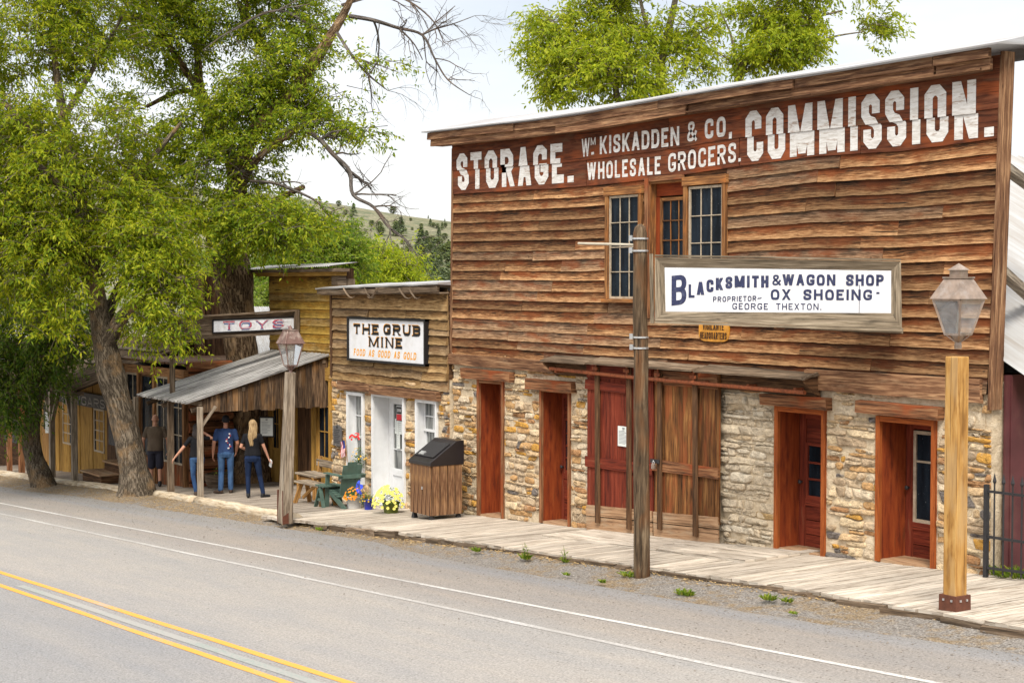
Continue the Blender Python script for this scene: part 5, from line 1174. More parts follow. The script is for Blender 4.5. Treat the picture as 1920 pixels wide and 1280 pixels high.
for mm, dy, dx, dz in ((m1, .012, 0, 0), (m2, .006, -.012, .012)):
    on_food(mm, 'THE', (663, 626), (710, 628), (663, 607), .27, dy, dx, dz, style='oct', ratio=.78, serif=.95, track=.45)
    on_food(mm, 'GRUB', (719, 628), (788, 631), (719, 608), .27, dy, dx, dz, style='round', ratio=.78, serif=.95, track=.45)
    on_food(mm, 'MINE', (692, 651), (754, 653), (692, 632), .27, dy, dx, dz, style='oct', ratio=.78, serif=.95, track=.45)
on_food(m2, 'FOOD AS GOOD AS GOLD', (663, 668), (780, 673), (663, 655), .2, .006, 0, 0, style='round', ratio=.5, serif=.6, track=.35, slant=.16, space=.8)
m1.build('lettering', BLACKP, fs0); m2.build('orange_lettering', ORANGE, fs0)
# toys sign, square to the street, from a post to the yellow wall
tp = Vector((-35.35, 14.06, gz(-35.3))); TX = -35.28
ts = thing('toys_sign', 'long weathered board with white panel lettered in red and blue beside the yellow shop', 'sign', (TX, 15.6, 2.0))
def T_(px_, py_, X=TX): return PX(px_, py_, X)
q0, q1, q2, q3 = T_(336, 597), T_(562, 583), T_(562, 622), T_(336, 636)
yA, yB = 14.1, YY - .05
def tz(y, lo): return (lerp(q0.z, q1.z, (y - q0.y) / (q1.y - q0.y)) if not lo else lerp(q3.z, q2.z, (y - q3.y) / (q2.y - q3.y)))
mb = MB(); rows = 3
for i in range(rows):
    z0 = lambda y: lerp(tz(y, 1), tz(y, 0), i / rows); z1 = lambda y: lerp(tz(y, 1), tz(y, 0), (i + 1) / rows) - .006
    mb.bar((TX - .02, yA, (z0(yA) + z1(yA)) / 2), (TX - .02, yB, (z0(yB) + z1(yB)) / 2), .03, z1(yA) - z0(yA))
mb.bar((TX + .03, yA, tz(yA, 0) + .02), (TX + .03, yB, tz(yB, 0) + .02), .16, .04); mb.bar((TX + .02, yA, tz(yA, 1) - .0), (TX + .02, yB, tz(yB, 1) - .0), .12, .06); mb.box((TX + .04, yB - .06, (tz(yB, 0) + tz(yB, 1)) / 2), (.16, .12, tz(yB, 0) - tz(yB, 1) + .04)); mb.build('backboard', W_GREYD, ts)
w0, w1, w2, w3 = [T_(*p, TX + .03) for p in ((399, 600), (553, 594), (553, 617), (399, 624))]
mb = MB(); mb.poly([w0, w1, w2, w3], (-.03, 0, 0)); mb.build('panel', plain('worn_white_panel', (0.66, 0.67, 0.70), .7, .2, .12, 14, dirt=(0.40, 0.36, 0.33), dirt_amt=.5), ts)
mb = MB()
for p, q in ((w0, w1), (w3, w2), (w0, w3), (w1, w2)): mb.bar(p + Vector((.005, 0, 0)), q + Vector((.005, 0, 0)), .02, .035, up=(0, 0, 1) if abs((q - p).y) > .5 else (0, 1, 0))
mb.build('panel_edge', BLACKP, ts)
tm1, tm2, tm3 = MB(), MB(), MB()
def on_toys(mm, off, dz, dy, T, hs=1.0):
    A, B, C = T_(419, 618.5, TX + .03 + off), T_(545, 614, TX + .03 + off), T_(419, 603, TX + .03 + off); u = (B - A); wd = u.length; u.normalize()
    text(mm, 'TOYS.', A + Vector((0, dy, dz)), u, (0, 0, 1), (1, 0, 0), (C.z - A.z) * hs, wd, T, 'oct', ratio=.95, serif=.9, track=.8)
on_toys(tm1, .006, -.014, .014, .27); on_toys(tm2, .010, .008, -.006, .19)
A, B, C = T_(421, 617.5, TX + .045), T_(545, 613.5, TX + .045), T_(419, 604.5, TX + .045); u = (B - A).normalized()
text(tm3, 'TOYS', A + Vector((0, 0, .01)), u, (0, 0, 1), (1, 0, 0), (C.z - A.z) * .92, (B - A).length * .96, .08, 'oct', ratio=.95, track=1.3)
tm1.build('letter_shade', plain('blue_grey_letters', (0.13, 0.17, 0.33), .7), ts); tm2.build('lettering', plain('red_letters', (0.40, 0.06, 0.09), .7, .2, .4, 20, dirt=(0.50, 0.46, 0.52), dirt_amt=.9), ts); tm3.build('letter_core', plain('pale_letter_core', (0.62, 0.60, 0.64), .7), ts)
tpo = thing('sign_post', 'thin grey post rising through the corrugated porch roof to the long toys board', 'post', (tp.x, 14.06, zE))
mb = MB(); mb.bar((tp.x, 14.06, zE - .1), (tp.x, 14.06, q0.z + .04), .10, .10, up=(0, 1, 0), jit=.004); mb.build('post', W_GREYD, tpo)
# lamp posts
def lantern(root, c, s, h, metal, bulb=True, cap='box'):
    """four sided lantern; c centre of its base, s half width at the eave, h height from base to eave"""
    x, y, z = c; b = s * .52; mt = MB(); fr = MB(); gl = MB()
    def ring(r, zz): return [Vector((x + sx * r, y + sy * r, z + zz)) for sx, sy in ((-1, -1), (1, -1), (1, 1), (-1, 1))]
    r0, r1 = ring(b, 0), ring(s, h)
    for k in range(4): fr.bar(r0[k], r1[k], s * .12, s * .12)
    for r_ in (r0, r1):
        for k in range(4): fr.bar(r_[k], r_[(k + 1) % 4], s * .12, s * .12)
    for k in range(4): fr.bar(ring(s * .0, -h * .28)[0] + Vector((0, 0, 0)), r0[k], s * .10, s * .06)
    r2, r3 = ring(s * 1.14, h + .01), ring(s * .56, h * 1.62)
    mt.add(r2 + r3, [(k, (k + 1) % 4, 4 + (k + 1) % 4, 4 + k) for k in range(4)] + [(3, 2, 1, 0), (4, 5, 6, 7)])
    mt.box((x, y, z + h * 1.64), (s * 1.28, s * 1.28, h * .05)); 
    if cap == 'box':
        mt.box((x, y, z + h * 1.76), (s * .72, s * .72, h * .2)); r4 = ring(s * .45, h * 1.86); mt.add(r4 + [Vector((x, y, z + h * 2.06))], [(k, (k + 1) % 4, 4) for k in range(4)] + [(3, 2, 1, 0)])
    else:
        for k in range(4): fr.bar(r2[k], r3[k], s * .1, s * .1)
        mt.lathe((x, y, z + h * 1.66), [(s * .3, 0), (s * .22, .03), (s * .1, .07), (.004, .09)], 10)
    L_ = mt.build('lantern_roof', metal, root); mt = MB(); mt.lathe((x, y, z - h * .42), [(s * .20, 0), (s * .21, h * .1), (s * .17, h * .2), (s * .44, h * .36), (s * .5, h * .42)], 8); mt.build('lantern_base', metal, root)
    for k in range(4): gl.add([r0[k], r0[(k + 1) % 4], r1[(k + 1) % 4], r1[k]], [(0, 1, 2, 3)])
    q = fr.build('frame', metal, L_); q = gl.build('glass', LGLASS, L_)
    bu = MB(); bu.lathe((x, y, z + .01), [(s * .14, 0), (s * .14, h * .28), (s * .07, h * .32), (s * .07, h * .6), (s * .02, h * .66)], 8); bu.build('burner', plain('lamp_burner', (0.42, 0.38, 0.30), .5), L_)
lp = PG(1790, 1143); lp_root = thing('street_lamp', 'big copper lantern on a new square pine post with a rusty base plate', 'street lamp', lp)
tz_ = PY(1795, 668, lp.y).z; mb = MB(); mb.box((lp.x, lp.y, (lp.z + tz_) / 2), (.178, .178, tz_ - lp.z)); o = mb.build('post', W_NEW, lp_root); 
bv = o.modifiers.new('bevel', 'BEVEL'); bv.width = .012; bv.segments = 2
mb = MB(); mb.box((lp.x, lp.y, lp.z + .085), (.236, .236, .17), top=.985); mb.build('base_plate', RUSTP, lp_root)
for (dx, dy) in ((-.05, -.122), (.06, -.122), (.122, -.05), (.122, .05)):
    mb = MB(); ax_ = 1 if abs(dy) > .11 else 0; mb.box((lp.x + dx, lp.y + dy, lp.z + .12), (.022 if ax_ else .012, .012 if ax_ else .022, .022)); mb.build('bolt', STEEL, lp_root)
le = PY(1798, 562, lp.y); lantern(lp_root, (lp.x + .01, lp.y, tz_ + .235), .185, le.z - tz_ - .235, COPPER)
ll = PG(535, 975); ll.z -= .05; ll_root = thing('street_lamp', 'smaller reddish lantern on a tapering grey weathered post beside the kerb log', 'street lamp', ll)
lt = PY(544, 697, ll.y); n = 8; mb = MB()
mb.box(((ll.x + lt.x) / 2, ll.y, (ll.z + lt.z) / 2), (.215, .215, lt.z - ll.z), Matrix.Rotation(math.atan((lt.x - ll.x) / (lt.z - ll.z)), 3, 'Y'), jit=.006, top=.66); mb.build('post', W_GREY, ll_root)
for sx in (-1, 1): mb = MB(); mb.bar((ll.x + sx * .115, ll.y - .05, ll.z), (ll.x + sx * .108, ll.y - .05, ll.z + .62), .02, .12, up=(0, 1, 0)); mb.build('side_iron', RUSTP, ll_root)
MAUVE = plain('mauve_lantern_metal', (0.16, 0.095, 0.08), .5, .4, .3, 10, metal=.3, dirt=(0.42, 0.35, 0.30), dirt_amt=.6)
le2 = PY(549, 645, ll.y); lantern(ll_root, (lt.x + .02, ll.y, lt.z + .12), .170, le2.z - lt.z - .12, MAUVE, cap='round')
# rubbish bin
bx = PG(822, 967); bn = thing('rubbish_bin', 'slatted brown wooden bin with a black sloping metal hood by the white door', 'bin', (bx.x, 15.05, gz(bx.x)))
bl_, br2 = PY(776, 960, 14.75).x, PY(835, 960, 14.75).x; W_, D_ = .72, .66; bx0 = PY(808, 960, 14.72).x - W_; bz_ = gz(bx0 + .4); by0 = 14.72
zt_ = PY(808, 874, 14.72).z
mb = MB(); mb.box((bx0 + W_ / 2, by0 + D_ / 2, (bz_ + .1 + zt_) / 2), (W_ - .06, D_ - .06, zt_ - bz_ - .12)); mb.build('liner', BLACKM, bn)
n_ = 5
for i in range(n_):
    mb = MB(); mb.box((bx0 + W_ * (i + .5) / n_, by0, (bz_ + .10 + zt_) / 2), (W_ / n_ - .014, .03, zt_ - bz_ - .1)); mb.build('slat', W_BIN, bn)
for i in range(4):
    mb = MB(); mb.box((bx0 + W_, by0 + .02 + (D_ - .02) * (i + .5) / 4, (bz_ + .10 + zt_) / 2), (.03, (D_ - .04) / 4 - .014, zt_ - bz_ - .1)); mb.build('slat', W_BIN, bn)
    mb = MB(); mb.box((bx0, by0 + .02 + (D_ - .02) * (i + .5) / 4, (bz_ + .10 + zt_) / 2), (.03, (D_ - .04) / 4 - .014, zt_ - bz_ - .1)); mb.build('slat', W_BIN, bn)
hz = PY(850, 826, 15.2).z; mb = MB(); e = .03; xa, xb, ya, yb_ = bx0 - e, bx0 + W_ + e, by0 - e, by0 + D_ + e
prof = [(ya, zt_), (ya, zt_ + .07), (yb_ - .16, hz), (yb_, hz), (yb_, zt_)]
mb.poly([(xa, p[0], p[1]) for p in prof], (xb - xa, 0, 0)); o = mb.build('hood', BLACKM, bn); bv = o.modifiers.new('bevel', 'BEVEL'); bv.width = .012; bv.segments = 2
mb = MB(); dirv = Vector((0, yb_ - .16 - ya, hz - zt_ - .07)).normalized(); nn_ = Vector((0, -dirv.z, dirv.y)); mid_ = Vector((bx0 + W_ / 2, (ya + yb_ - .16) / 2, (zt_ + .07 + hz) / 2)) + nn_ * .015
mb.box(mid_, (W_ - .06, (dirv * 1).length * .42, .016), Matrix((Vector((1, 0, 0)), dirv, nn_)).transposed()); mb.build('flap', IRON, bn)
mb = MB(); mb.box(mid_ + nn_ * .02 - dirv * .15 + Vector((-.12, 0, 0)), (.16, .09, .02), Matrix((Vector((1, 0, 0)), dirv, nn_)).transposed()); mb.build('flap_handle', STEEL, bn)
for dx, dy in ((.05, .05), (W_ - .05, .05), (W_ - .05, D_ - .05), (.05, D_ - .05)): mb = MB(); mb.box((bx0 + dx, by0 + dy, bz_ + .05), (.09, .09, .12), top=.6); mb.build('foot', IRON, bn)
mb = MB(); mb.box((bx0 + W_ * .62, by0 - .022, bz_ + .58), (.03, .02, .05)); mb.build('latch', STEEL, bn)
# plain wooden bench table and green chair on the walk
def legpair(mb, x0, x1, y, z0, z1, sp, wd): 
    mb.bar((x0 - sp, y, z0), (x0 + .02, y, z1), wd, wd * 1.6, up=(0, 1, 0)); mb.bar((x1 + sp, y, z0), (x1 - .02, y, z1), wd, wd * 1.6, up=(0, 1, 0))
b0 = PG(578, 945); tb = thing('low_bench', 'small golden plank bench on splayed trestle legs beside the green chair', 'bench', b0)
zt_ = PY(585, 908, b0.y).z; ba, bb = PY(556, 908, b0.y).x, PY(611, 908, b0.y).x
mb = MB()
for i in range(2): mb.box(((ba + bb) / 2, b0.y + .02 + .17 * i, zt_), (bb - ba, .16, .035))
mb.build('seat', W_GREY, tb)
for xx in (ba + .16, bb - .16):
    for sy in (-1, 1): mb = MB(); mb.bar((xx + (.09 if xx > (ba + bb) / 2 else -.09), b0.y + .1 + sy * .17, gz(xx)), (xx, b0.y + .1 + sy * .06, zt_ - .02), .035, .09, up=(0, 1, 0)); mb.build('leg', W_BENCH, tb)
mb = MB(); mb.bar((ba + .1, b0.y + .1, gz(ba) + .12), ((ba + bb) / 2, b0.y + .1, zt_ - .03), .03, .07); mb.bar((bb - .1, b0.y + .1, gz(bb) + .12), ((ba + bb) / 2 + .05, b0.y + .1, zt_ - .03), .03, .07); mb.build('brace', W_BENCH, tb)
b1 = Vector((-30.9, 15.75, gz(-30.9))); gc = thing('wooden_chair', 'golden wooden chair with a pale back board against the shop window', 'chair', b1)
cxa, cxb = PY(592, 880, 15.75).x, PY(626, 880, 15.75).x; zs, zb2 = PY(600, 890, 15.6).z, PY(600, 868, 15.75).z
mb = MB(); mb.box(((cxa + cxb) / 2 - .1, 15.55, zs), (cxb - cxa + .1, .46, .04)); mb.build('seat', W_GREY, gc)
for xx in (cxa + .05, cxb - .05): 
    mb = MB(); mb.bar((xx, 15.76, gz(xx)), (xx + .02, 15.84, zb2 + .14), .05, .09, up=(0, 1, 0)); mb.build('back_leg', W_BENCH, gc); mb = MB(); mb.bar((xx - .1, 15.36, gz(xx)), (xx - .1, 15.36, zs), .05, .07, up=(0, 1, 0)); mb.build('front_leg', W_BENCH, gc)
mb = MB(); mb.box(((cxa + cxb) / 2, 15.80, zb2), (cxb - cxa + .08, .03, .15)); mb.build('backrest', W_GREY, gc)
mb = MB(); mb.box(((cxa + cxb) / 2 - .05, 15.40, zs - .12), (cxb - cxa, .025, .10)); mb.build('apron', W_BENCH, gc)
g0 = PG(622, 951); ac = thing('garden_chair', 'dark green wooden garden chair with wide arms facing left beside the flower pots', 'chair', g0)
GX, GYv = PY(612, 950, g0.y).x, g0.y; gzv = gz(GX); zs = gzv + .34; za = PY(625, 889, GYv).z
mb = MB()                                                                   # side profile lies along X: front at the left
for yy in (0, .5): mb.bar((GX - .06, GYv + yy, gzv), (GX + .06, GYv + yy, za - .02), .035, .085, up=(0, 1, 0)) if False else None
for yy in (0.0, .52):
    f = MB(); f.bar((GX + .02, GYv + yy, gzv), (GX + .06, GYv + yy, za - .03), .03, .09, up=(0, 1, 0)); f.build('front_leg', W_GREEN, ac)
    f = MB(); f.bar((GX + .0, GYv + yy + .03, zs + .02), (GX + .78, GYv + yy + .03, gzv + .02), .03, .10, up=(0, 0, 1)); f.build('rear_leg', W_GREEN, ac)
    f = MB(); f.box((GX + .30, GYv + yy, za), (.66, .11, .025)); f.build('arm', W_GREEN, ac)
f = MB()
for i in range(5): f.box((GX + .05 + .10 * i, GYv + .27, zs + .03 - .028 * i), (.085, .52, .02), Matrix.Rotation(R(12), 3, 'Y'))
f.build('seat', W_GREEN, ac)
f = MB(); zt_ = PY(660, 865, GYv + .3).z
for i in range(4):
    y_ = GYv + .09 + .105 * i + .03; hh = zt_ - (.06 if i in (0, 3) else 0); f.bar((GX + .44, y_, zs - .10), (GX + .62, y_, hh), .115, .02, up=(1, 0, .3))
f.bar((GX + .58, GYv - .02, za - .03), (GX + .58, GYv + .58, za - .03), .03, .08); f.build('backrest', W_GREEN, ac)
g1 = PG(596, 950); st2 = thing('foot_stool', 'little green footstool with crossed legs in front of the garden chair', 'stool', g1)
GX2 = g1.x; z2 = PY(612, 913, g1.y).z
mb = MB(); mb.box((GX2 + .1, g1.y + .2, z2), (.36, .44, .03)); mb.build('seat', W_GREEN, st2)
for sy in (0, .4): 
    mb = MB(); mb.bar((GX2 - .10, g1.y + sy, gz(GX2)), (GX2 + .12, g1.y + sy, z2), .03, .075, up=(0, 1, 0)); mb.build('leg', W_GREEN, st2); mb = MB(); mb.bar((GX2 + .26, g1.y + sy, gz(GX2)), (GX2 + .10, g1.y + sy, z2), .03, .075, up=(0, 1, 0)); mb.build('leg', W_GREEN, st2)
mb = MB(); mb.bar((GX2 - .05, g1.y, gz(GX2) + .16), (GX2 + .22, g1.y, gz(GX2) + .16), .03, .05); mb.build('stretcher', W_GREEN, st2)
# pots with flowers
LEAFP = None
def flower_mat(name, col): return plain(name, col, .6, .2, .2, 40)
PLEAF = plain('pot_plant_leaf', (0.075, 0.15, 0.025), .6, .25, .4, 30)
def planting(root, c, rx_, rz__, n, leafs, fcol, fr, nf, seed, petals=5):
    rg = random.Random(seed); lf = MB(); fl = MB(); ce = MB()
    for i in range(leafs):
        v = Vector((rg.gauss(0, 1), rg.gauss(0, 1), rg.gauss(0, 1))).normalized() * (rg.random() ** .4); p = Vector(c) + Vector((v.x * rx_, v.y * rx_, abs(v.z) * rz__ - .25 * rz__ * (v.x * v.x + v.y * v.y)))
        a = rg.random() * 6.28; d = Vector((math.cos(a), math.sin(a), rg.uniform(-.3, .7))).normalized() * rg.uniform(.03, .06); s_ = d.cross(Vector((0, 0, 1))).normalized() * .014
        lf.add([p, p + d * .5 + s_, p + d, p + d * .5 - s_], [(0, 1, 2, 3)])
    for i in range(nf):
        v = Vector((rg.gauss(0, 1), rg.gauss(0, 1) - .5, abs(rg.gauss(0, 1)) + .1)).normalized(); p = Vector(c) + Vector((v.x * rx_ * 1.02, v.y * rx_ * 1.02, v.z * rz__ * 1.02 - .22 * rz__ * (v.x * v.x + v.y * v.y)))
        nn = (v + Vector((.5, -.6, .2)) * .7).normalized(); a1 = nn.cross(Vector((0, 0, 1))).normalized(); a2 = nn.cross(a1)
        vs = []
        for k in range(petals * 2): th = math.pi * k / petals + rg.random() * .2; r_ = fr * (1.0 if k % 2 == 0 else .78); vs.append(p + a1 * (math.cos(th) * r_) + a2 * (math.sin(th) * r_) + nn * .008)
        fl.add(vs + [p], [(k, (k + 1) % (2 * petals), 2 * petals) for k in range(2 * petals)])
        ce.add([p + nn * .006 + a1 * fr * .3 * math.cos(k * 1.571) + a2 * fr * .3 * math.sin(k * 1.571) for k in range(4)], [(0, 1, 2, 3)])
    o = lf.build('foliage', PLEAF, root); f_ = fl.build('flowers', fcol, root); f_['kind'] = 'stuff'; return o
def pot(name, label, px_, py_, Y, r, h, mat_, sq=False):
    p = PY(px_, py_, Y); p.z = gz(p.x) + .0; t = thing(name, label, 'flower pot', p); mb = MB()
    mb.lathe(p, [(r * .8, 0), (r * .8, .005), (r, h), (r * 1.08, h), (r * 1.08, h + .03), (r * .96, h + .03), (r * .92, h - .02)], 4 if sq else 20, sq=sq); mb.build('pot', mat_, t, smooth=not sq); return t, p
GALV = plain('galvanised_bucket', (0.50, 0.50, 0.50), .45, .5, .12, 10, metal=.4, dirt=(0.62, 0.60, 0.57), dirt_amt=.4); BLUEP = plain('blue_glazed_pot', (0.012, 0.02, 0.26), .3, .5); OLIVE = plain('olive_plastic_pot', (0.115, 0.135, 0.022), .5, .4)
t, p = pot('flower_bucket', 'galvanised bucket of small orange flowers beside the green chair', 664, 951, 14.98, .165, .22, GALV); planting(t, p + Vector((0, 0, .22)), .20, .20, 0, 260, flower_mat('orange_flowers', (0.60, 0.22, 0.015)), .024, 60, 5)
t, p = pot('flower_pot', 'small glazed blue pot of leafy flowers between bucket and olive pot', 691, 949, 15.05, .10, .18, BLUEP); planting(t, p + Vector((0, 0, .18)), .16, .15, 0, 200, flower_mat('small_yellow_flowers', (0.55, 0.36, 0.03)), .018, 18, 6)
t, p = pot('flower_pot', 'square olive pot overflowing with pale yellow blossoms before the white door', 733, 950, 14.98, .17, .19, OLIVE, True); planting(t, p + Vector((-.06, -.02, .17)), .31, .34, 0, 620, flower_mat('pale_yellow_petals', (0.66, 0.60, 0.14)), .034, 130, 7)
bfp = PY(674, 914, 14.9); bf = thing('pinwheel_flower', 'large blue five petal garden flower on a stick over the bucket', 'ornament', bfp)
mb = MB()
for k in range(5):
    th = math.pi / 2 + 2 * math.pi * k / 5; d = Vector((math.cos(th), 0, math.sin(th))); s_ = Vector((-d.z, 0, d.x)); c0_ = bfp + d * .02; mb.add([c0_, c0_ + d * .07 + s_ * .058 + Vector((0, -.03, 0)), c0_ + d * .125 + s_ * .03, c0_ + d * .125 - s_ * .03, c0_ + d * .07 - s_ * .058 + Vector((0, -.03, 0))], [(0, 1, 2, 3, 4)])
mb.build('petals', plain('blue_petals', (0.04, 0.08, 0.62), .5, .3, .3, 25), bf)
mb = MB(); mb.tube([bfp + Vector((0, .01, 0)), (bfp.x, bfp.y + .03, gz(bfp.x) + .15)], .006, 5); mb.build('stick', IRON, bf)
# wreath, hanging basket, flag, plates
wp = PY(676, 858, YG - .06); wr = thing('hanging_basket', 'round hanging clump of green leaves and mixed flowers beside the left white window', 'hanging plant', wp); 
planting(wr, wp + Vector((0, -.02, -.12)), .19, .36, 0, 420, flower_mat('basket_flowers', (0.62, 0.36, 0.04)), .022, 26, 8); mb = MB(); mb.tube([wp + Vector((0, .02, .15)), wp + Vector((0, .05, .55))], .006, 5); mb.build('hook', IRON, wr)
rp = PY(668, 821, YG - .10); rf = thing('flower_garland', 'small red flower spray hooked over the left white window', 'ornament', rp); planting(rf, rp, .15, .09, 0, 60, flower_mat('red_flowers', (0.55, 0.03, 0.03)), .026, 26, 9)
fp = PY(646, 838, YG - .08); fg = thing('small_flag', 'little striped red and white flag with a blue canton on the stone wall', 'flag', fp)
mb = MB(); mb.tube([fp + Vector((.13, .0, -.30)), fp + Vector((.06, -.03, .24))], .007, 6); mb.build('stick', W_BENCH, fg)
fa = fp + Vector((.07, -.03, .16)); fd1, fd2 = Vector((-.17, -.02, -.06)), Vector((.05, 0, -.33)); m1, m2, m3 = MB(), MB(), MB()
for k in range(7):
    t0, t1 = k / 7, (k + 1) / 7; u0 = 0.0
    for j in range(4):
        s0, s1 = j / 4, (j + 1) / 4; w0_, w1_ = .02 * math.sin(s0 * 6), .02 * math.sin(s1 * 6); Pq = lambda s_, t_, w_: fa + fd1 * t_ + fd2 * s_ + Vector((0, w_, 0))
        if t0 < .55 and s1 < .5 and False: continue
        mm = m3 if (s1 <= .5 and t1 <= .58) else (m1 if k % 2 == 0 else m2); mm.add([Pq(s0, t0, w0_), Pq(s0, t1, w0_), Pq(s1, t1, w1_), Pq(s1, t0, w1_)], [(0, 1, 2, 3)])
m1.build('red_stripes', plain('flag_red', (0.40, 0.03, 0.05), .8), fg); m2.build('white_stripes', plain('flag_white', (0.72, 0.68, 0.68), .8), fg); m3.build('canton', plain('flag_blue', (0.03, 0.05, 0.2), .8), fg)
pp_ = PY(632, 817, YG - .07); hp = thing('wall_plate', 'dark grey metal history plate on the stone beside the shopfront', 'plate', pp_)
mb = MB(); w_, h_ = .36, .42; mb.poly([(pp_.x - w_ / 2, pp_.y, pp_.z - h_ / 2), (pp_.x + w_ / 2, pp_.y, pp_.z - h_ / 2), (pp_.x + w_ / 2, pp_.y, pp_.z + h_ / 2), (pp_.x + .10, pp_.y, pp_.z + h_ / 2), (pp_.x, pp_.y, pp_.z + h_ / 2 + .03), (pp_.x - .1, pp_.y, pp_.z + h_ / 2), (pp_.x - w_ / 2, pp_.y, pp_.z + h_ / 2)], (0, .03, 0)); mb.build('plate', plain('grey_plate_metal', (0.12, 0.115, 0.115), .5, .4, .2, 20, metal=.3), hp)
mb = MB()
for k in range(8): mb.box((pp_.x - .02 * (k % 3), pp_.y - .004, pp_.z + .13 - .038 * k), (.26 - .04 * (k % 3), .004, .012))
mb.box((pp_.x, pp_.y - .004, pp_.z + .185), (.07, .004, .05)); mb.build('print', plain('plate_print', (0.035, 0.034, 0.034), .6), hp)
def notice(name, label, c, w_, h_, nrm, frame=None, lines=9):
    c = Vector(c); n_ = Vector(nrm); s_ = Vector((0, 0, 1)).cross(n_).normalized(); up_ = Vector((0, 0, 1)); t = thing(name, label, 'notice', c)
    rot = Matrix((s_, n_, up_)).transposed(); mb = MB(); mb.box(c, (w_, .012, h_), rot); mb.build('sheet', PAPER, t); mb = MB(); rg = random.Random(int(c.x * 50))
    for k in range(lines): l = w_ * rg.uniform(.45, .78); mb.box(c + n_ * .008 + s_ * (-(w_ * .4 - l / 2)) + up_ * (h_ * (.26 - .68 * k / lines)), (l, .002, h_ * .018), rot)
    mb.lathe(c + n_ * .008 + up_ * h_ * .38, [(w_ * .08, -.0), (w_ * .08, .02)], 8); mb.build('print', PRINT, t)
    if frame: mb = MB(); mb.box(c - n_ * .014, (w_ + .07, .02, h_ + .07), rot); mb.build('frame', frame, t)
    return t
nc = PY(1170, 818, YF - .15); notice('notice', 'pale paper notice on the red leaf of the barn door', (nc.x, nc.y, nc.z), .31, .32, (0, -1, 0), None, 10)
nc = PX(500, 800, -34.5); notice('notice_board', 'framed white notice on the post right of the blonde woman', nc, .30, .42, (.75, -.66, 0), BLACKP, 9)
nc = PY(94, 792, 14.85); notice('notice', 'small white notice beside the log shop door', nc, .34, .62, (.6, -.8, 0), None, 8)
YD = GDY - .04
for k, (px_, py_, w_, h_) in enumerate(((744, 799, .14, .30), (751, 800, .14, .30), (747, 827, .13, .30))):
    nc = PY(px_, py_, YD); notice('menu_sheet', ('upper left menu sheet on the glass of the white door', 'upper right menu sheet on the glass of the white door', 'lower menu sheet on the glass of the white door')[k], nc, w_, h_, (0, -1, 0), None, 5)
nc = PY(749, 775, YD); os_ = thing('door_sign', 'small black and red hanging sign at the top of the white door', 'sign', nc)
mb = MB(); mb.box(nc, (.22, .012, .30)); mb.build('backing', WHITE, os_); mb = MB(); mb.box(nc + Vector((0, -.008, .065)), (.20, .004, .14)); mb.build('black_half', BLACKP, os_); mb = MB(); mb.box(nc + Vector((0, -.008, -.075)), (.20, .004, .12)); mb.build('red_half', plain('sign_red', (0.6, 0.02, 0.03), .5), os_)
mb = MB(); text(mb, 'SERVING', nc + Vector((-.085, -.012, .035)), (1, 0, 0), (0, 0, 1), (0, -1, 0), .06, .17, .16, 'round', ratio=.6, slant=.2); mb.build('lettering', WHITE, os_)
pd = PY(1225, 868, YF - .24); pk = thing('padlock', 'steel padlock hanging where the barn door leaves meet', 'padlock', pd)
mb = MB(); mb.box(pd + Vector((0, 0, -.05)), (.07, .03, .075)); mb.build('body', COPPER, pk); mb = MB(); mb.tube([pd + Vector((-.022, 0, -.02)), pd + Vector((-.022, 0, .02)), pd + Vector((0, 0, .04)), pd + Vector((.022, 0, .02)), pd + Vector((.022, 0, -.02))], .007, 6); mb.build('shackle', STEEL, pk)
mb = MB(); mb.box(pd + Vector((0, .03, .03)), (.22, .012, .06)); mb.build('hasp', IRON, pk)
# planter tub behind the people
tq = Vector((-36.2, 15.6, gz(-36.2))); tu = thing('planter_tub', 'low half barrel planter in the shade under the porch behind the walkers', 'planter', tq)
mb = MB(); mb.lathe(tq, [(.30, 0), (.36, .16), (.38, .32), (.34, .34), (.33, .28)], 18); mb.build('tub', W_GREYD, tu, smooth=False); planting(tu, tq + Vector((0, 0, .32)), .24, .16, 0, 120, flower_mat('tub_flowers', (0.4, 0.42, 0.05)), .02, 6, 10)
# the dark bumper corner of a parked pickup entering at the right edge
# ------------------------------------------------------------------ people on the porch walk
def eloft(mb, rings, n=18):
    """rings: (centre, half width vector, half depth vector)"""
    vs, fs = [], []
    for c, a, b in rings:
        for k in range(n): th = 2 * math.pi * k / n; vs.append(Vector(c) + Vector(a) * math.cos(th) + Vector(b) * math.sin(th))
    for i in range(len(rings) - 1):
        for k in range(n): fs.append((i * n + k, i * n + (k + 1) % n, (i + 1) * n + (k + 1) % n, (i + 1) * n + k))
    fs.append(tuple(range(n - 1, -1, -1))); fs.append(tuple((len(rings) - 1) * n + k for k in range(n))); mb.add(vs, fs)
def ball(mb, c, r, n=12):
    """closed ellipsoid"""
    rx_, ry_, rz__ = r if hasattr(r, '__len__') else (r, r, r); m = n // 2; vs, fs = [Vector(c) + Vector((0, 0, -rz__))], []
    for i in range(1, m):
        ph = -math.pi / 2 + math.pi * i / m
        for k in range(n): th = 2 * math.pi * k / n; vs.append(Vector(c) + Vector((rx_ * math.cos(ph) * math.cos(th), ry_ * math.cos(ph) * math.sin(th), rz__ * math.sin(ph))))
    vs.append(Vector(c) + Vector((0, 0, rz__)))
    for k in range(n): fs.append((0, 1 + (k + 1) % n, 1 + k)); fs.append((len(vs) - 1, 1 + (m - 2) * n + k, 1 + (m - 2) * n + (k + 1) % n))
    for i in range(m - 2):
        for k in range(n): fs.append((1 + i * n + k, 1 + i * n + (k + 1) % n, 1 + (i + 1) * n + (k + 1) % n, 1 + (i + 1) * n + k))
    mb.add(vs, fs)
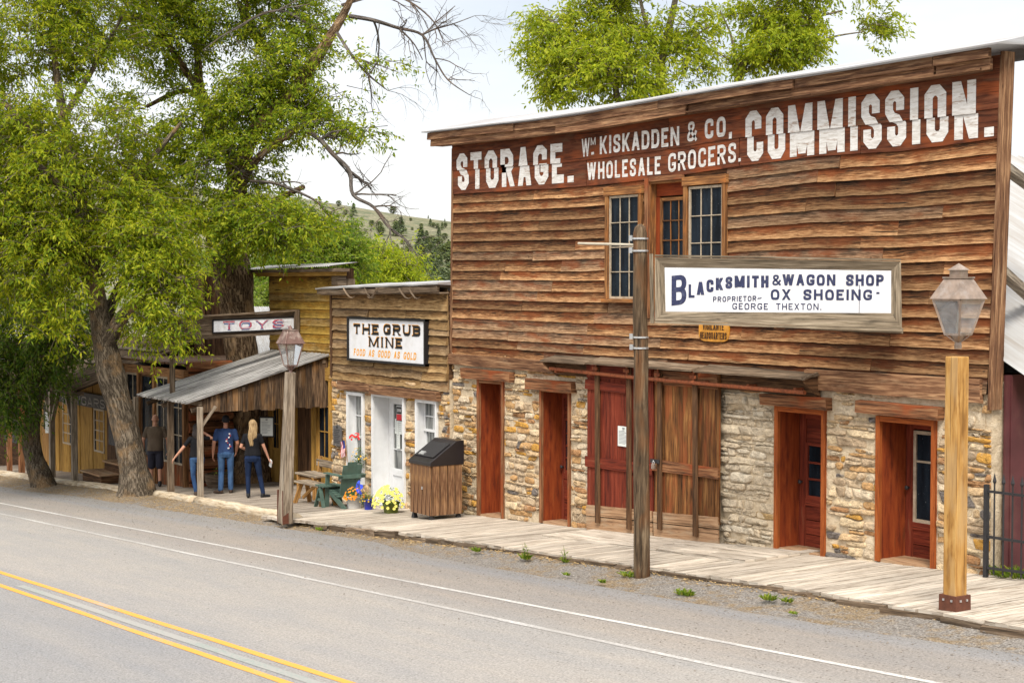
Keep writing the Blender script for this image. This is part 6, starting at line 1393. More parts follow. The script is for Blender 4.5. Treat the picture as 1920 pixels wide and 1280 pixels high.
def limb(mb, pts, rad, n=14):
    """tapered limb with round ends, sampled smoothly through its joints"""
    P, Rr = [], []
    for i in range(len(pts) - 1):
        for j in range(5): t = j / 5; P.append(Vector(pts[i]).lerp(Vector(pts[i + 1]), t)); Rr.append(lerp(rad[i], rad[i + 1], t))
    P.append(Vector(pts[-1])); Rr.append(rad[-1]); mb.tube(P, Rr, n)
    ball(mb, pts[0], rad[0]); ball(mb, pts[-1], rad[-1])
    for p, r in list(zip(pts, rad))[1:-1]: ball(mb, p, r)
def fuse(mb, name, m_, parent, vox=.009, smooth=3, at=None):
    """join overlapping volumes into one continuous skin"""
    o = mb.build(name, m_, None); md = o.modifiers.new('r', 'REMESH'); md.mode = 'VOXEL'; md.voxel_size = vox
    sm = o.modifiers.new('s', 'SMOOTH'); sm.iterations = smooth; sm.factor = .5
    dg = bpy.context.evaluated_depsgraph_get(); me = bpy.data.meshes.new_from_object(o.evaluated_get(dg)); me.name = name; bpy.data.objects.remove(o)
    for p in me.polygons: p.use_smooth = True
    me.materials.clear(); me.materials.append(m_); o = bpy.data.objects.new(name, me); COL.objects.link(o); o.parent = parent; return o
def cloth(name, col, sc=60, fold_shade=.25, streak=None):
    s = NT(name); o = s.n('TexCoord').outputs['Object']; n1 = s.noise(o, sc, 4, .6); n2 = s.noise(s.mapv(o, (1, 1, .35)), 9, 4, .6)
    c = s.mix(1.0, col, s.ramp(n2, [(.3, 1 - fold_shade), (.7, 1 + fold_shade)]), 'MULTIPLY')  # light and shade of the folds multiplied into the cloth colour
    if streak: c = s.mix(s.ramp(s.noise(s.mapv(o, (1, 1, .5)), 5, 3, .5), [(.5, 0.0), (.66, .7)]), c, streak)
    return s.bsdf(c, .9, .1, s.bump(s.math('ADD', s.math('MULTIPLY', n1, .3), n2), .02))
SKIN = plain('skin', (0.46, 0.235, 0.155), .55, .35, .08, 20); SKIN2 = plain('tanned_skin', (0.40, 0.19, 0.12), .55, .35, .08, 20)
def hairmat(name, a, b):
    s = NT(name); o = s.n('TexCoord').outputs['Object']; n = s.noise(s.mapv(o, (70, 70, 3.0)), 1, 4, .6); return s.bsdf(s.ramp(n, [(.32, a), (.68, b)]), .5, .35, s.bump(n, .02))
def person(label, base, face, H, sk, shirt, pants, shoe, arms, legs, hair=None, hairfn=None, female=False, shorts=None, hem=.93, sleeve=.62, lean=0.0, headturn=0.0, shirt_fit=1.0, extra=None):
    root = thing('person', label, 'person', base); root.rotation_euler = (0, 0, math.atan2(face[1], face[0]) - math.pi / 2); s = H / 1.76
    V = lambda x, y, z: Vector((x * s, y * s, z * s)); sw = .165 if female else .19; hw = .095; body = MB()
    ln = lambda z: lean * max(0, z - .9)
    X = Vector((1, 0, 0)); Yv = Vector((0, 1, 0))
    tors = [(.86, .150 if not female else .168, .105, 0), (.95, .160 if not female else .172, .112, 0), (1.06, .148 if not female else .128, .098, .008), (1.20, .158 if not female else .135, .108, .01), (1.32, .178 if not female else .150, .112, .0), (1.42, .165 if not female else .135, .085, -.01), (1.475, .085, .06, -.005)]
    def torso(mb, k, zs=None):
        eloft(mb, [(V(0, y + ln(z), z), X * (a * k * s), Yv * (b * k * s)) for z, a, b, y in tors if (zs is None or zs[0] <= z <= zs[1])])
    torso(body, .96); hy = ln(1.6)
    limb(body, [V(0, ln(1.45), 1.43), V(0, hy + .012, 1.545)], [.06 * s, .052 * s])
    hc = V(0, hy + .03, 1.645); ht = Matrix.Rotation(headturn, 3, 'Z')
    hb = MB(); ball(hb, (0, 0, .012 * s), (.074 * s, .092 * s, .098 * s), 20); ball(hb, (0, .02 * s, -.048 * s), (.056 * s, .070 * s, .066 * s), 16)
    limb(hb, [(0, .085 * s, .0), (0, .112 * s, -.032 * s)], [.010 * s, .015 * s]); 
    for sx in (-1, 1): ball(hb, (sx * .077 * s, -.005 * s, -.012 * s), (.012 * s, .020 * s, .031 * s), 8)
    limb(hb, [(-.022 * s, .083 * s, -.068 * s), (.022 * s, .083 * s, -.068 * s)], [.009 * s, .009 * s])
    body.add([hc + ht @ Vector(v) for v in hb.v], hb.f)
    shp, arm_pts = MB(), []
    for sx, (el, wr, cur) in zip((-1, 1), arms):
        sh = V(sx * sw, ln(1.4) - .005, 1.40); e, w_ = V(*el), V(*wr)
        limb(body, [sh, e, w_], [.055 * s, .043 * s, .029 * s] if not female else [.046 * s, .038 * s, .025 * s])
        d = (w_ - e).normalized(); side = d.cross(Vector((0, 1, 0))); side = side.normalized() if side.length > .2 else Vector((1, 0, 0)); pn = d.cross(side).normalized()
        pc_ = w_ + d * (.05 * s); eloft(body, [(w_ + d * (.0 * s), pn * .022 * s, side * .016 * s), (w_ + d * .05 * s, pn * .040 * s, side * .016 * s), (w_ + d * .095 * s, pn * .040 * s, side * .014 * s)], 10)
        for q, ll in enumerate((.068, .08, .074, .058)):
            b0_ = w_ + d * (.09 * s) + pn * ((.030 - .020 * q) * s); k1 = b0_ + d * (ll * .5 * s) + side * (cur * .012 * s); k2 = k1 + d * (ll * .42 * s) + side * (cur * .03 * s); limb(body, [b0_, k1, k2], [.0095 * s, .009 * s, .008 * s], 8)
        t0 = w_ + d * (.03 * s) + pn * (.034 * s); limb(body, [t0, t0 + (d * .03 + pn * .022) * s, t0 + (d * .062 + pn * .022 + side * cur * .012) * s], [.012 * s, .011 * s, .009 * s], 8)
        k = sleeve; m_ = sh.lerp(e, k); limb(shp, [V(sx * (sw - .05), ln(1.4), 1.40), sh + Vector((0, 0, .005)), m_], [.062 * s, .066 * s if not female else .056 * s, .062 * s if not female else .05 * s]); arm_pts.append((sh, e, w_, d))
    lp_ = MB(); feet = []
    for sx, (kn, an, toe) in zip((-1, 1), legs):
        hp_ = V(sx * hw, 0, .90); k_, a_ = V(*kn), V(*an); limb(body, [hp_, k_, a_], [.078 * s, .050 * s, .036 * s])
        td = Vector((toe[0], toe[1], 0)).normalized(); limb(body, [a_ + Vector((0, 0, -.03 * s)), a_ + td * (.13 * s) + Vector((0, 0, -.05 * s))], [.036 * s, .028 * s])
        if shorts: m_ = hp_.lerp(k_, shorts); limb(lp_, [hp_, m_], [.098 * s, .098 * s])
        else: limb(lp_, [hp_, k_, a_ + Vector((0, 0, .02 * s))], [.092 * s, .066 * s if not female else .060 * s, .060 * s if not female else .048 * s])
        feet.append((a_, td))
    ob = fuse(body, 'body', sk, root, .0085 * s)
    torso(shp, 1.10 * shirt_fit); eloft(shp, [(V(0, 0, hem), X * (tors[1][1] * 1.13 * shirt_fit * s), Yv * (tors[1][2] * 1.16 * shirt_fit * s)), (V(0, .005 + ln(1.1), 1.12), X * (.15 * 1.10 * shirt_fit * s), Yv * (.115 * shirt_fit * s)), (V(0, ln(1.3), 1.3), X * (.165 * s), Yv * (.118 * s))])
    sv = [v for v in shp.v]; shp.v = [(v[0], v[1], max(v[2], (hem + .004 * math.sin(v[0] * 40)) * s)) for v in shp.v]
    so = fuse(shp, 'shirt', shirt, root, .010 * s)
    tr = lp_; eloft(tr, [(V(0, 0, .82), X * .155 * s, Yv * .11 * s), (V(0, -.008, .90), X * (.172 if not female else .180) * s, Yv * .128 * s), (V(0, 0, 1.02), X * .156 * s, Yv * .112 * s)])
    fuse(tr, 'trousers' if not shorts else 'shorts', pants, root, .010 * s)
    for a_, td in feet:
        m = MB(); limb(m, [a_ + Vector((0, 0, .02 * s)), a_ + Vector((0, 0, -.035 * s)) - td * .02 * s], [.047 * s, .044 * s]); limb(m, [a_ + Vector((0, 0, -.045 * s)) - td * .03 * s, a_ + td * (.09 * s) + Vector((0, 0, -.045 * s)), a_ + td * (.16 * s) + Vector((0, 0, -.05 * s))], [.038 * s, .040 * s, .030 * s])
        m.v = [(v[0], v[1], max(v[2], a_.z - .082 * s)) for v in m.v]; fuse(m, 'shoe', shoe, root, .009 * s)
    ey = plain('eye_dark', (0.03, 0.02, 0.02), .3)
    for sx in (-1, 1): m = MB(); ball(m, hc + ht @ Vector((sx * .030 * s, .079 * s, .005 * s)), .010 * s, 8); m.build('eye', ey, None).parent = root
    if hairfn: hairfn(root, hc, ht, s)
    if extra: extra(root, s, arm_pts, hc)
    return root
def cap_hair(m_, thick=.012, low=-.05, name='hair'):
    def fn(root, hc, ht, s):
        m = MB(); ball(m, (0, -.012 * s, .022 * s), ((.076 + thick) * s, (.088 + thick) * s, (.094 + thick) * s), 18); b = MB()
        for v in m.v:
            v = Vector(v); lim = (low if v.y < .02 * s else .045) * s
            b.v.append(tuple(hc + ht @ Vector((v.x, v.y, max(v.z, lim)))))
        b.f, b.uv, b.m = m.f, m.uv, m.m; fuse(b, name, m_, root, .008 * s, 2)
    return fn
def long_hair(m_, end, wid, back=.10, side=0.0):
    def fn(root, hc, ht, s):
        m = MB(); ball(m, (0, -.014 * s, .024 * s), (.090 * s, .104 * s, .108 * s), 18); b = MB()
        for v in m.v:
            v = Vector(v); lim = (-.10 if v.y < .0 else .04) * s; b.v.append(tuple(hc + ht @ Vector((v.x, v.y, max(v.z, lim)))))
        b.f, b.uv, b.m = list(m.f), list(m.uv), list(m.m); rings = []; z0 = .06
        for i in range(9):
            t = i / 8; z = lerp(z0, end, t); w_ = lerp(.095, wid, min(1, t * 1.6)) * (1 - .55 * max(0, t - .55) / .45); y = lerp(-.045, -back, min(1, t * 1.7)); rings.append((hc + ht @ Vector(((side * t + .012 * math.sin(t * 7)) * s, y * s, z * s)), ht @ Vector((w_ * s, 0, 0)), ht @ Vector((0, lerp(.06, .03, t) * s, 0))))
        eloft(b, rings); rg = random.Random(3)
        for k in range(16):
            x0 = rg.uniform(-.07, .07); L_ = rg.uniform(.8, 1.05); limb(b, [hc + ht @ Vector((x0 * s, -.075 * s, .0)), hc + ht @ Vector(((x0 * 1.2 + side * .5) * s, (-back - .02) * s, end * .5 * s)), hc + ht @ Vector(((x0 * .7 + side) * s, (-back - .012) * s, end * L_ * s))], [.016 * s, .015 * s, .005 * s], 8)
        fuse(b, 'hair', m_, root, .008 * s, 2)
    return fn
NAVYT = cloth('navy_tee', (0.028, 0.052, 0.13)); JEANS = cloth('blue_jeans', (0.045, 0.095, 0.20), 80, .3, (0.10, 0.19, 0.34)); DJEANS = cloth('dark_jeans', (0.012, 0.022, 0.055), 80, .3); BLK = cloth('black_tee', (0.012, 0.012, 0.014)); TAUPE = cloth('taupe_tee', (0.125, 0.095, 0.07)); SHORT = cloth('charcoal_shorts', (0.035, 0.035, 0.05)); BOOT = plain('brown_boot', (0.05, 0.03, 0.02), .6); BSHOE = plain('black_shoe', (0.012, 0.012, 0.013), .5)
pb = PG(424, 925); fwd = (-.90, .44)
def emblem(root, s, arms, hc):
    m = MB(); rg = random.Random(2); c1, c2 = MB(), MB()
    for k in range(9):
        x = (.045 + .045 * math.sin(k * 1.1)) * s; z = (1.02 + .04 * k) * s; y = -.132 * s if k < 6 else -.118 * s; w_ = (.02 + .022 * rg.random()) * s
        q = c1 if k % 2 else c2; q.poly([(x, y, z), (x + w_, y - .004, z + .006 * s), (x + w_ * .9, y - .004, z + .035 * s), (x - .004, y, z + .028 * s)], (0, .012, 0))
    c1.build('shirt_print', plain('tee_print_red', (0.35, 0.05, 0.06), .8), None).parent = root; c2.build('shirt_print', plain('tee_print_white', (0.6, 0.58, 0.6), .8), None).parent = root
person('person in navy tee with a back print, blue jeans and dark cap', (pb.x, pb.y, gz(pb.x)), fwd, 1.80, SKIN2, NAVYT, JEANS, BOOT, [((-.265, -.02, 1.13), (-.285, .06, .88), 1), ((.255, .04, 1.13), (.22, .17, .93), -1)], [((-.105, .06, .49), (-.12, -.02, .085), (-.9, .5)), ((.10, .03, .49), (.10, .06, .085), (.1, 1))], hairfn=cap_hair(plain('dark_cap', (0.014, 0.014, 0.018), .8), .014, -.045, 'cap'), hem=.90, headturn=.12, extra=emblem)
pb = PG(474, 933)
def paper_bag(root, s, arms, hc):
    sh, e, w_, d = arms[1]; m = MB(); c = w_ + d * (.14 * s); m.box(c, (.02 * s, .10 * s, .16 * s), Matrix.Rotation(.5, 3, 'Z') @ Matrix.Rotation(.3, 3, 'X')); m.build('paper_bag', WHITE, None).parent = root
person('person with long blonde hair, black tee and dark jeans holding white paper', (pb.x, pb.y, gz(pb.x)), (-.86, .51), 1.72, SKIN, BLK, DJEANS, BSHOE, [((-.255, -.03, 1.16), (-.10, .14, 1.05), 1), ((.25, .02, 1.16), (.345, .08, .90), 1)], [((-.11, .05, .49), (-.10, .0, .085), (0, 1)), ((.155, .06, .49), (.235, -.02, .085), (.8, .6))], hairfn=long_hair(hairmat('blonde_hair', (0.16, 0.095, 0.04), (0.46, 0.32, 0.16)), -.46, .105, .115, -.03), female=True, hem=.96, headturn=.25, extra=paper_bag)
pb = PG(370, 929)
person('person with dark hair in black tee, one hand raised, behind a porch post', (pb.x, pb.y, gz(pb.x)), (-.97, .22), 1.64, SKIN, BLK, cloth('mid_blue_jeans', (0.022, 0.05, 0.12), 80, .3, (0.06, 0.12, 0.22)), BOOT, [((-.36, .0, 1.16), (-.52, .06, .96), 1), ((.36, .02, 1.40), (.12, .06, 1.58), -1)], [((-.10, -.02, .49), (-.06, -.16, .10), (0, 1)), ((.09, .12, .49), (.07, .20, .085), (0, 1))], hairfn=long_hair(hairmat('black_hair', (0.008, 0.006, 0.006), (0.035, 0.024, 0.02)), -.30, .10, .10, .0), female=True, hem=.95, headturn=-.3)
pb = PG(292, 912)
person('bald person in a taupe tee and charcoal shorts walking away behind the leaning trunk', (pb.x, pb.y, gz(pb.x)), (-.9, .44), 1.80, SKIN, TAUPE, SHORT, BSHOE, [((-.29, -.01, 1.14), (-.29, .1, .92), 1), ((.29, .0, 1.14), (.285, .08, .90), -1)], [((-.10, .1, .49), (-.11, .12, .085), (0, 1)), ((.10, -.02, .49), (.11, -.14, .10), (0, 1))], shorts=.95, hem=.88, shirt_fit=1.12, headturn=-.1)
# ------------------------------------------------------------------ trees
def leafmat(name, a, b, c, tr=.35):
    s = NT(name); g_ = s.n('NewGeometry'); ri = g_.outputs['Random Per Island']; o = s.n('TexCoord').outputs['Object']
    col = s.ramp(s.math('ADD', s.math('MULTIPLY', ri, .7), s.math('MULTIPLY', s.noise(o, .8, 3, .5), .4)), [(.15, a), (.5, b), (.92, c)])
    p = s.n('BsdfPrincipled', {'Base Color': col, 'Roughness': .6, 'Specular IOR Level': .15}); t = s.n('BsdfTranslucent', {0: s.mix(1.0, col, (1.5, 1.45, .8), 'MULTIPLY')})
    m = s.n('MixShader', {0: tr, 1: p.outputs[0], 2: t.outputs[0]}); s.t.links.new(m.outputs[0], s.out.inputs[0]); return s.mat
def barkmat(name, dark, light, warm, sc=1.0):
    s = NT(name); uv = s.n('UVMap').outputs[0]; o = s.n('TexCoord').outputs['Object']
    n0 = s.noise(o, 2.0, 4, .6); v = s.n('VectorMath', {0: s.mapv(uv, (2.1 * sc, 13.0 * sc, 1)), 1: s.n('CombineXYZ', {0: 0.0, 1: s.math('MULTIPLY', n0, 2.2), 2: 0.0}).outputs[0]}, operation='ADD').outputs[0]
    r1 = s.n('TexNoise', {'Vector': v, 'Scale': 1.0, 'Detail': 6, 'Roughness': .62}); r = r1.outputs[0]
    ridge_ = s.math('ABSOLUTE', s.math('SUBTRACT', r, .5)); n2 = s.noise(o, 22, 4, .6)
    h = s.math('ADD', s.math('MULTIPLY', ridge_, 3.2), s.math('MULTIPLY', n2, .25))
    c = s.ramp(h, [(.14, dark), (.38, tuple((x + y) / 2 for x, y in zip(dark, light))), (.75, light)])
    c = s.mix(s.math('MULTIPLY', s.ramp(n0, [(.52, 0.0), (.66, 1.0)]), .55), c, warm)
    return s.bsdf(c, .95, .1, s.bump(h, .07))
BARK = barkmat('grey_furrowed_bark', (0.055, 0.042, 0.03), (0.38, 0.31, 0.23), (0.42, 0.26, 0.125)); BARKB = barkmat('deep_furrowed_bark', (0.05, 0.03, 0.018), (0.48, 0.34, 0.21), (0.50, 0.31, 0.15), .8); BARKP = barkmat('pale_bark', (0.16, 0.13, 0.09), (0.42, 0.36, 0.27), (0.38, 0.30, 0.17)); DEADW = barkmat('dead_twig_bark', (0.10, 0.085, 0.075), (0.30, 0.265, 0.24), (0.24, 0.16, 0.11))
def foliage(name, blobs, nspray, m_, parent, leaf=(.115, .034), nl=20, sl=(.45, .95), droop=.35, seed=1, gap=.0, gsc=.55, twigs=None, horiz=.6):
    rg = np.random.default_rng(seed); cs_ = np.array([b[0] for b in blobs]); rs = np.array([b[1] for b in blobs]); wt = np.array([(b[1][0] * b[1][2] * math.sqrt(b[1][1])) * (b[2] if len(b) > 2 else 1) for b in blobs]); wt /= wt.sum()
    P, D = [], []; tries = 0
    B = np.array([RT, HEAD, [0, 0, 1.0]])
    while len(P) < nspray and tries < nspray * 12:
        tries += 1; i = rg.choice(len(blobs), p=wt); v = rg.normal(size=3); v /= np.linalg.norm(v); r = rg.random() ** .42
        if v[2] < -.3 and rg.random() < .25: continue
        loc = v * r * rs[i]; p = cs_[i] + loc @ B
        if mnoise.noise(Vector(p * gsc) + Vector((seed * 3.1, 0, 0))) < gap - .15 * rg.random(): continue
        d = v @ B; d = d * .8 + rg.normal(size=3) * .45; d[2] = d[2] * (1 - horiz) + rg.normal() * .18; d /= np.linalg.norm(d); P.append(p); D.append(d)
    P, D = np.array(P), np.array(D); n = len(P); Ls = rg.uniform(*sl, size=n); dn = np.array([0, 0, -1.0])
    t = (np.arange(nl)[None, :] + rg.random((n, nl)) * .8) / nl; t = .08 + .92 * t
    base = P[:, None, :] + D[:, None, :] * (Ls[:, None] * t)[..., None] + dn * (droop * Ls[:, None] * t ** 2)[..., None] + rg.normal(size=(n, nl, 3)) * .05
    tang = D[:, None, :] + dn * (2 * droop * t)[..., None]; tang /= np.linalg.norm(tang, axis=2, keepdims=True)
    side = np.cross(tang, rg.normal(size=(n, 1, 3)) * .6 + np.array([0, 0, 1.0])); side /= np.linalg.norm(side, axis=2, keepdims=True) + 1e-9
    sg = np.where(np.arange(nl) % 2 == 0, 1.0, -1.0)[None, :, None]
    ld = tang * .75 + side * sg * .75 + dn * .35 + rg.normal(size=(n, nl, 3)) * .55; ld /= np.linalg.norm(ld, axis=2, keepdims=True)
    nr = np.cross(ld, side * sg) + rg.normal(size=(n, nl, 3)) * .5; wv = np.cross(ld, nr); wv /= np.linalg.norm(wv, axis=2, keepdims=True) + 1e-9
    nn = np.cross(wv, ld); ll = leaf[0] * rg.uniform(.6, 1.25, size=(n, nl, 1)); lw = leaf[1] * rg.uniform(.7, 1.25, size=(n, nl, 1)) * .5
    a = base; b = base + ld * ll * .45 + wv * lw - nn * lw * .35; c = base + ld * ll + dn * ll * .12; d = base + ld * ll * .45 - wv * lw - nn * lw * .35
    V_ = np.stack([a, b, c, d], axis=2).reshape(-1, 3); nf = n * nl
    off = np.array(parent_loc(parent)); V_ = V_ - off
    me = bpy.data.meshes.new(name); me.vertices.add(nf * 4); me.vertices.foreach_set('co', V_.astype(np.float32).ravel()); me.loops.add(nf * 4); me.loops.foreach_set('vertex_index', np.arange(nf * 4, dtype=np.int32)); me.polygons.add(nf); me.polygons.foreach_set('loop_start', np.arange(0, nf * 4, 4, dtype=np.int32)); me.polygons.foreach_set('loop_total', np.full(nf, 4, dtype=np.int32)); me.materials.append(m_); me.update(calc_edges=True); me.validate()
    o = bpy.data.objects.new(name, me); COL.objects.link(o); o.parent = parent
    if twigs is not None:
        for i in range(0, n):
            if i % 2: continue
            q = [Vector(P[i] - D[i] * .35), Vector(P[i] + D[i] * Ls[i] * .45 + dn * droop * Ls[i] * .2), Vector(P[i] + D[i] * Ls[i] + dn * droop * Ls[i])]; twigs.tube(q, [.011, .007, .002], 3, cap=False)
    return o
def PXB(px_, py_, dep, rx_, ry_, dd=0.0, deepk=None, wgt=1.0):
    """crown clump: centre on the ray at camera depth dep+dd; radii in picture units turned to metres"""
    D = dep + dd; k = D / FPX; rx2, rz2 = rx_ * k, ry_ * k
    return (np.array(PD(px_, py_, D)), np.array([rx2, deepk if deepk else (rx2 + rz2) * .45, rz2]), wgt)
def limbs(mb, paths, dep, n=10, ns=.10):
    for q, path in enumerate(paths):
        pts, rad = [], []
        cp = [(Vector(PD(p[0], p[1], dep + (p[3] if len(p) > 3 else 0))), p[2] / 2 / FPX * dep) for p in path]
        for i in range(len(cp) - 1):
            p0 = cp[max(i - 1, 0)][0]; p1, r1 = cp[i]; p2, r2 = cp[i + 1]; p3 = cp[min(i + 2, len(cp) - 1)][0]
            for j in range(5):
                t = j / 5; pts.append(0.5 * ((2 * p1) + (-p0 + p2) * t + (2 * p0 - 5 * p1 + 4 * p2 - p3) * t * t + (-p0 + 3 * p1 - 3 * p2 + p3) * t ** 3)); rad.append(lerp(r1, r2, t))
        pts.append(cp[-1][0]); rad.append(cp[-1][1])
        nn = n if max(rad) > .06 else 5
        mb.tube(pts, rad, nn if max(rad) < .25 else 22, ns=ns if max(rad) > .1 else 0, seed=q * 3.3, cap=max(rad) > .02)
def twigtree(mb, a, d, l, r, depth, rg, droop=.25, spread=.6):
    """bare branching twigs"""
    pts = [Vector(a)]; d = Vector(d).normalized(); n = 5
    for i in range(n): d = (d + Vector((rg.gauss(0, .16), rg.gauss(0, .16), rg.gauss(0, .16) - droop * .1))).normalized(); pts.append(pts[-1] + d * (l / n))
    mb.tube(pts, [lerp(r, r * .45, i / n) for i in range(n + 1)], 4 if r < .015 else 6, cap=False)
    if depth:
        for k in range(rg.randint(2, 4)):
            i = rg.randint(1, n); nd = (d + Vector((rg.gauss(0, spread), rg.gauss(0, spread), rg.gauss(0, spread) - .15))).normalized(); twigtree(mb, pts[i], nd, l * rg.uniform(.45, .75), r * .5, depth - 1, rg, droop, spread)
LEAF1 = leafmat('willow_leaves', (0.065, 0.125, 0.008), (0.20, 0.265, 0.013), (0.41, 0.415, 0.026), .48); LEAF2 = leafmat('cottonwood_leaves', (0.065, 0.125, 0.010), (0.19, 0.265, 0.016), (0.40, 0.415, 0.03), .48); LEAF3 = leafmat('light_cottonwood_leaves', (0.12, 0.18, 0.014), (0.27, 0.34, 0.022), (0.47, 0.49, 0.045), .52); LEAF4 = leafmat('pale_bush_leaves', (0.09, 0.15, 0.035), (0.20, 0.28, 0.06), (0.34, 0.40, 0.10), .4); LEAF5 = leafmat('yellow_green_leaves', (0.13, 0.20, 0.014), (0.28, 0.36, 0.02), (0.48, 0.50, 0.04), .5)
# leaning tree on the kerb
lb = PG(256, 928); dl = 37.6
t1 = thing('willow_tree', 'leafy kerbside tree with a thick leaning grey trunk and drooping willow like foliage', 'tree', (lb.x, lb.y, lb.z))
mb = MB(); limbs(mb, [[(257, 945, 98), (257, 926, 74), (252, 885, 56), (240, 825, 50), (223, 760, 48), (208, 700, 52), (197, 650, 44), (188, 600, 38), (178, 540, 34, -.2), (165, 470, 30, -.3), (150, 380, 26, -.3), (130, 280, 21, 0), (112, 180, 15, .2), (100, 80, 9, .3), (96, -20, 5, .4)],
  [(198, 650, 34), (232, 590, 24, -.5), (290, 545, 17, -1.1), (345, 520, 9, -1.6)], [(180, 550, 28), (110, 490, 20, -.5), (40, 440, 13, -1), (-20, 400, 8, -1.4)], [(163, 460, 24), (220, 370, 17, .5), (290, 290, 11, 1), (340, 230, 6, 1.2)], [(146, 350, 20), (70, 260, 14, -.8), (5, 190, 9, -1.3)], [(190, 610, 26), (250, 500, 16, 1.2), (330, 430, 9, 2)], [(120, 220, 14), (180, 120, 9, .6), (230, 30, 5, 1)], [(150, 400, 18), (95, 330, 11, -1.6), (60, 300, 7, -2)]], dl); mb.build('trunk', BARK, t1, smooth=True)
B1 = [PXB(60, 110, dl, 150, 130, .3), PXB(190, 70, dl, 110, 100, .8, None, .45), PXB(90, 290, dl, 180, 150, -.6), PXB(240, 330, dl, 130, 110, .2), PXB(40, 470, dl, 150, 140, -.8), PXB(180, 470, dl, 170, 120, -.6), PXB(290, 470, dl, 100, 80, -.9), PXB(110, 595, dl, 140, 70, -.9), PXB(255, 560, dl, 90, 60, -1.3), PXB(310, 540, dl, 65, 45, -1.6), PXB(315, 590, dl, 45, 45, -1.6), PXB(325, 635, dl, 26, 20, -1.7, None, 1.6), PXB(250, 610, dl, 55, 40, .6), PXB(300, 620, dl, 40, 30, -1.5), PXB(200, 590, dl, 70, 60, -1.0), PXB(-80, 300, dl, 120, 250, 0), PXB(120, -60, dl, 160, 90, .5), PXB(0, 600, dl, 70, 90, -1)]
tw = MB(); foliage('crown', B1, 6000, LEAF1, t1, (.135, .042), 20, (.3, .8), .30, 3, -.05, .6, tw); tw.build('twigs', BARKP, t1)
# small tree at the far left kerb
sb = PG(78, 905); d2_ = 42.3
t2 = thing('young_tree', 'smaller dark leafed kerbside tree with a thin bent trunk near the left edge', 'tree', sb)
mb = MB(); limbs(mb, [[(82, 916, 58), (78, 900, 44), (66, 865, 37), (58, 820, 33), (62, 770, 30), (72, 720, 28), (82, 670, 26), (88, 610, 22), (85, 540, 17), (70, 460, 10)], [(78, 690, 20), (110, 640, 13, -.6), (135, 610, 7, -1)], [(84, 650, 18), (40, 600, 12, -.5), (5, 570, 7, -.8)]], d2_); mb.build('trunk', BARK, t2, smooth=True)
B2 = [PXB(40, 690, d2_, 80, 70, -.6), PXB(105, 650, d2_, 60, 45, -.7), PXB(20, 760, d2_, 45, 45, -.9), PXB(60, 600, d2_, 110, 90, 0), PXB(-20, 680, d2_, 60, 110, -.3), PXB(5, 790, d2_, 30, 22, -1), PXB(130, 610, d2_, 70, 60, -.8)]
tw = MB(); foliage('crown', B2, 1400, leafmat('dark_willow_leaves', (0.030, 0.075, 0.010), (0.075, 0.14, 0.014), (0.17, 0.21, 0.024)), t2, (.13, .038), 20, (.35, .8), .5, 5, -.15, .6, tw); tw.build('twigs', BARKP, t2)
# big cottonwood between the shops
dc = 40.3; cb_ = Vector((-37.25, 16.84, gz(-37.25) - .05))
t3 = thing('cottonwood_tree', 'huge old cottonwood with a furrowed brown trunk rising between the shops and dead outer branches', 'tree', cb_)
mb = MB(); limbs(mb, [[(466, 925, 112), (466, 900, 88), (467, 850, 70), (465, 780, 64), (458, 700, 60), (450, 640, 60), (444, 580, 64), (436, 520, 76), (428, 478, 70)],
 [(424, 490, 52), (408, 440, 44), (440, 345, 30), (422, 266, 26, .4), (398, 210, 22, .6), (375, 170, 19, .8), (371, 109, 14, .8), (362, 40, 10, .8), (358, -30, 6, .8)],
 [(438, 490, 54), (452, 430, 44, -.3), (446, 350, 36, -.5), (468, 262, 30, -.8), (510, 215, 27, -1), (553, 170, 25, -1.2), (582, 125, 23, -1.3), (605, 92, 20, -1.4), (640, 35, 15, -1.5), (662, -10, 11, -1.6)],
 [(376, 180, 15, .8), (350, 135, 13, .6), (293, 59, 11, .2), (211, 12, 7, -.2)], [(470, 262, 18, -.8), (500, 180, 13, -.3), (509, 105, 18, 0), (470, 60, 14, .1), (448, 5, 11, .2)], [(509, 105, 13, 0), (462, 20, 8, .4), (480, -20, 6, .4)], [(400, 215, 13, .6), (350, 170, 11, 1), (275, 200, 7, 1.4)], [(404, 440, 26), (360, 400, 18, -.5), (300, 340, 12, -1), (250, 300, 7, -1.4)], [(447, 345, 20, -.5), (490, 290, 14, -1.3), (560, 240, 10, -1.9)], [(452, 420, 22, -.3), (510, 380, 14, -1), (570, 350, 8, -1.5)]], dc, 12); mb.build('trunk', BARKB, t3, smooth=True)
B3 = [PXB(330, 60, dc, 110, 75, .5, None, .8), PXB(430, 40, dc, 90, 60, .2, None, .75), PXB(530, 40, dc, 80, 60, -.2, None, .7), PXB(560, 130, dc, 75, 70, -1, None, 1), PXB(690, 105, dc, 95, 42, -1.5, None, .9), PXB(740, 60, dc, 45, 35, -1.5, None, .5), PXB(480, 190, dc, 105, 75, -.7), PXB(400, 260, dc, 110, 85, -.3), PXB(590, 235, dc, 75, 32, -1.6), PXB(690, 245, dc, 55, 22, -1.9), PXB(470, 320, dc, 115, 65, -1.2), PXB(350, 370, dc, 110, 75, -.5), PXB(560, 330, dc, 55, 32, -1.7), PXB(470, 420, dc, 95, 50, -1.5), PXB(540, 430, dc, 85, 55, -1.9), PXB(300, 200, dc, 100, 80, .8, None, .7), PXB(640, 170, dc, 70, 40, -1.4), PXB(620, 40, dc, 60, 45, -1.4, None, .7), PXB(400, -70, dc, 260, 90, 0), PXB(380, 480, dc, 60, 40, -1.4), PXB(600, 480, dc, 45, 28, -2)]
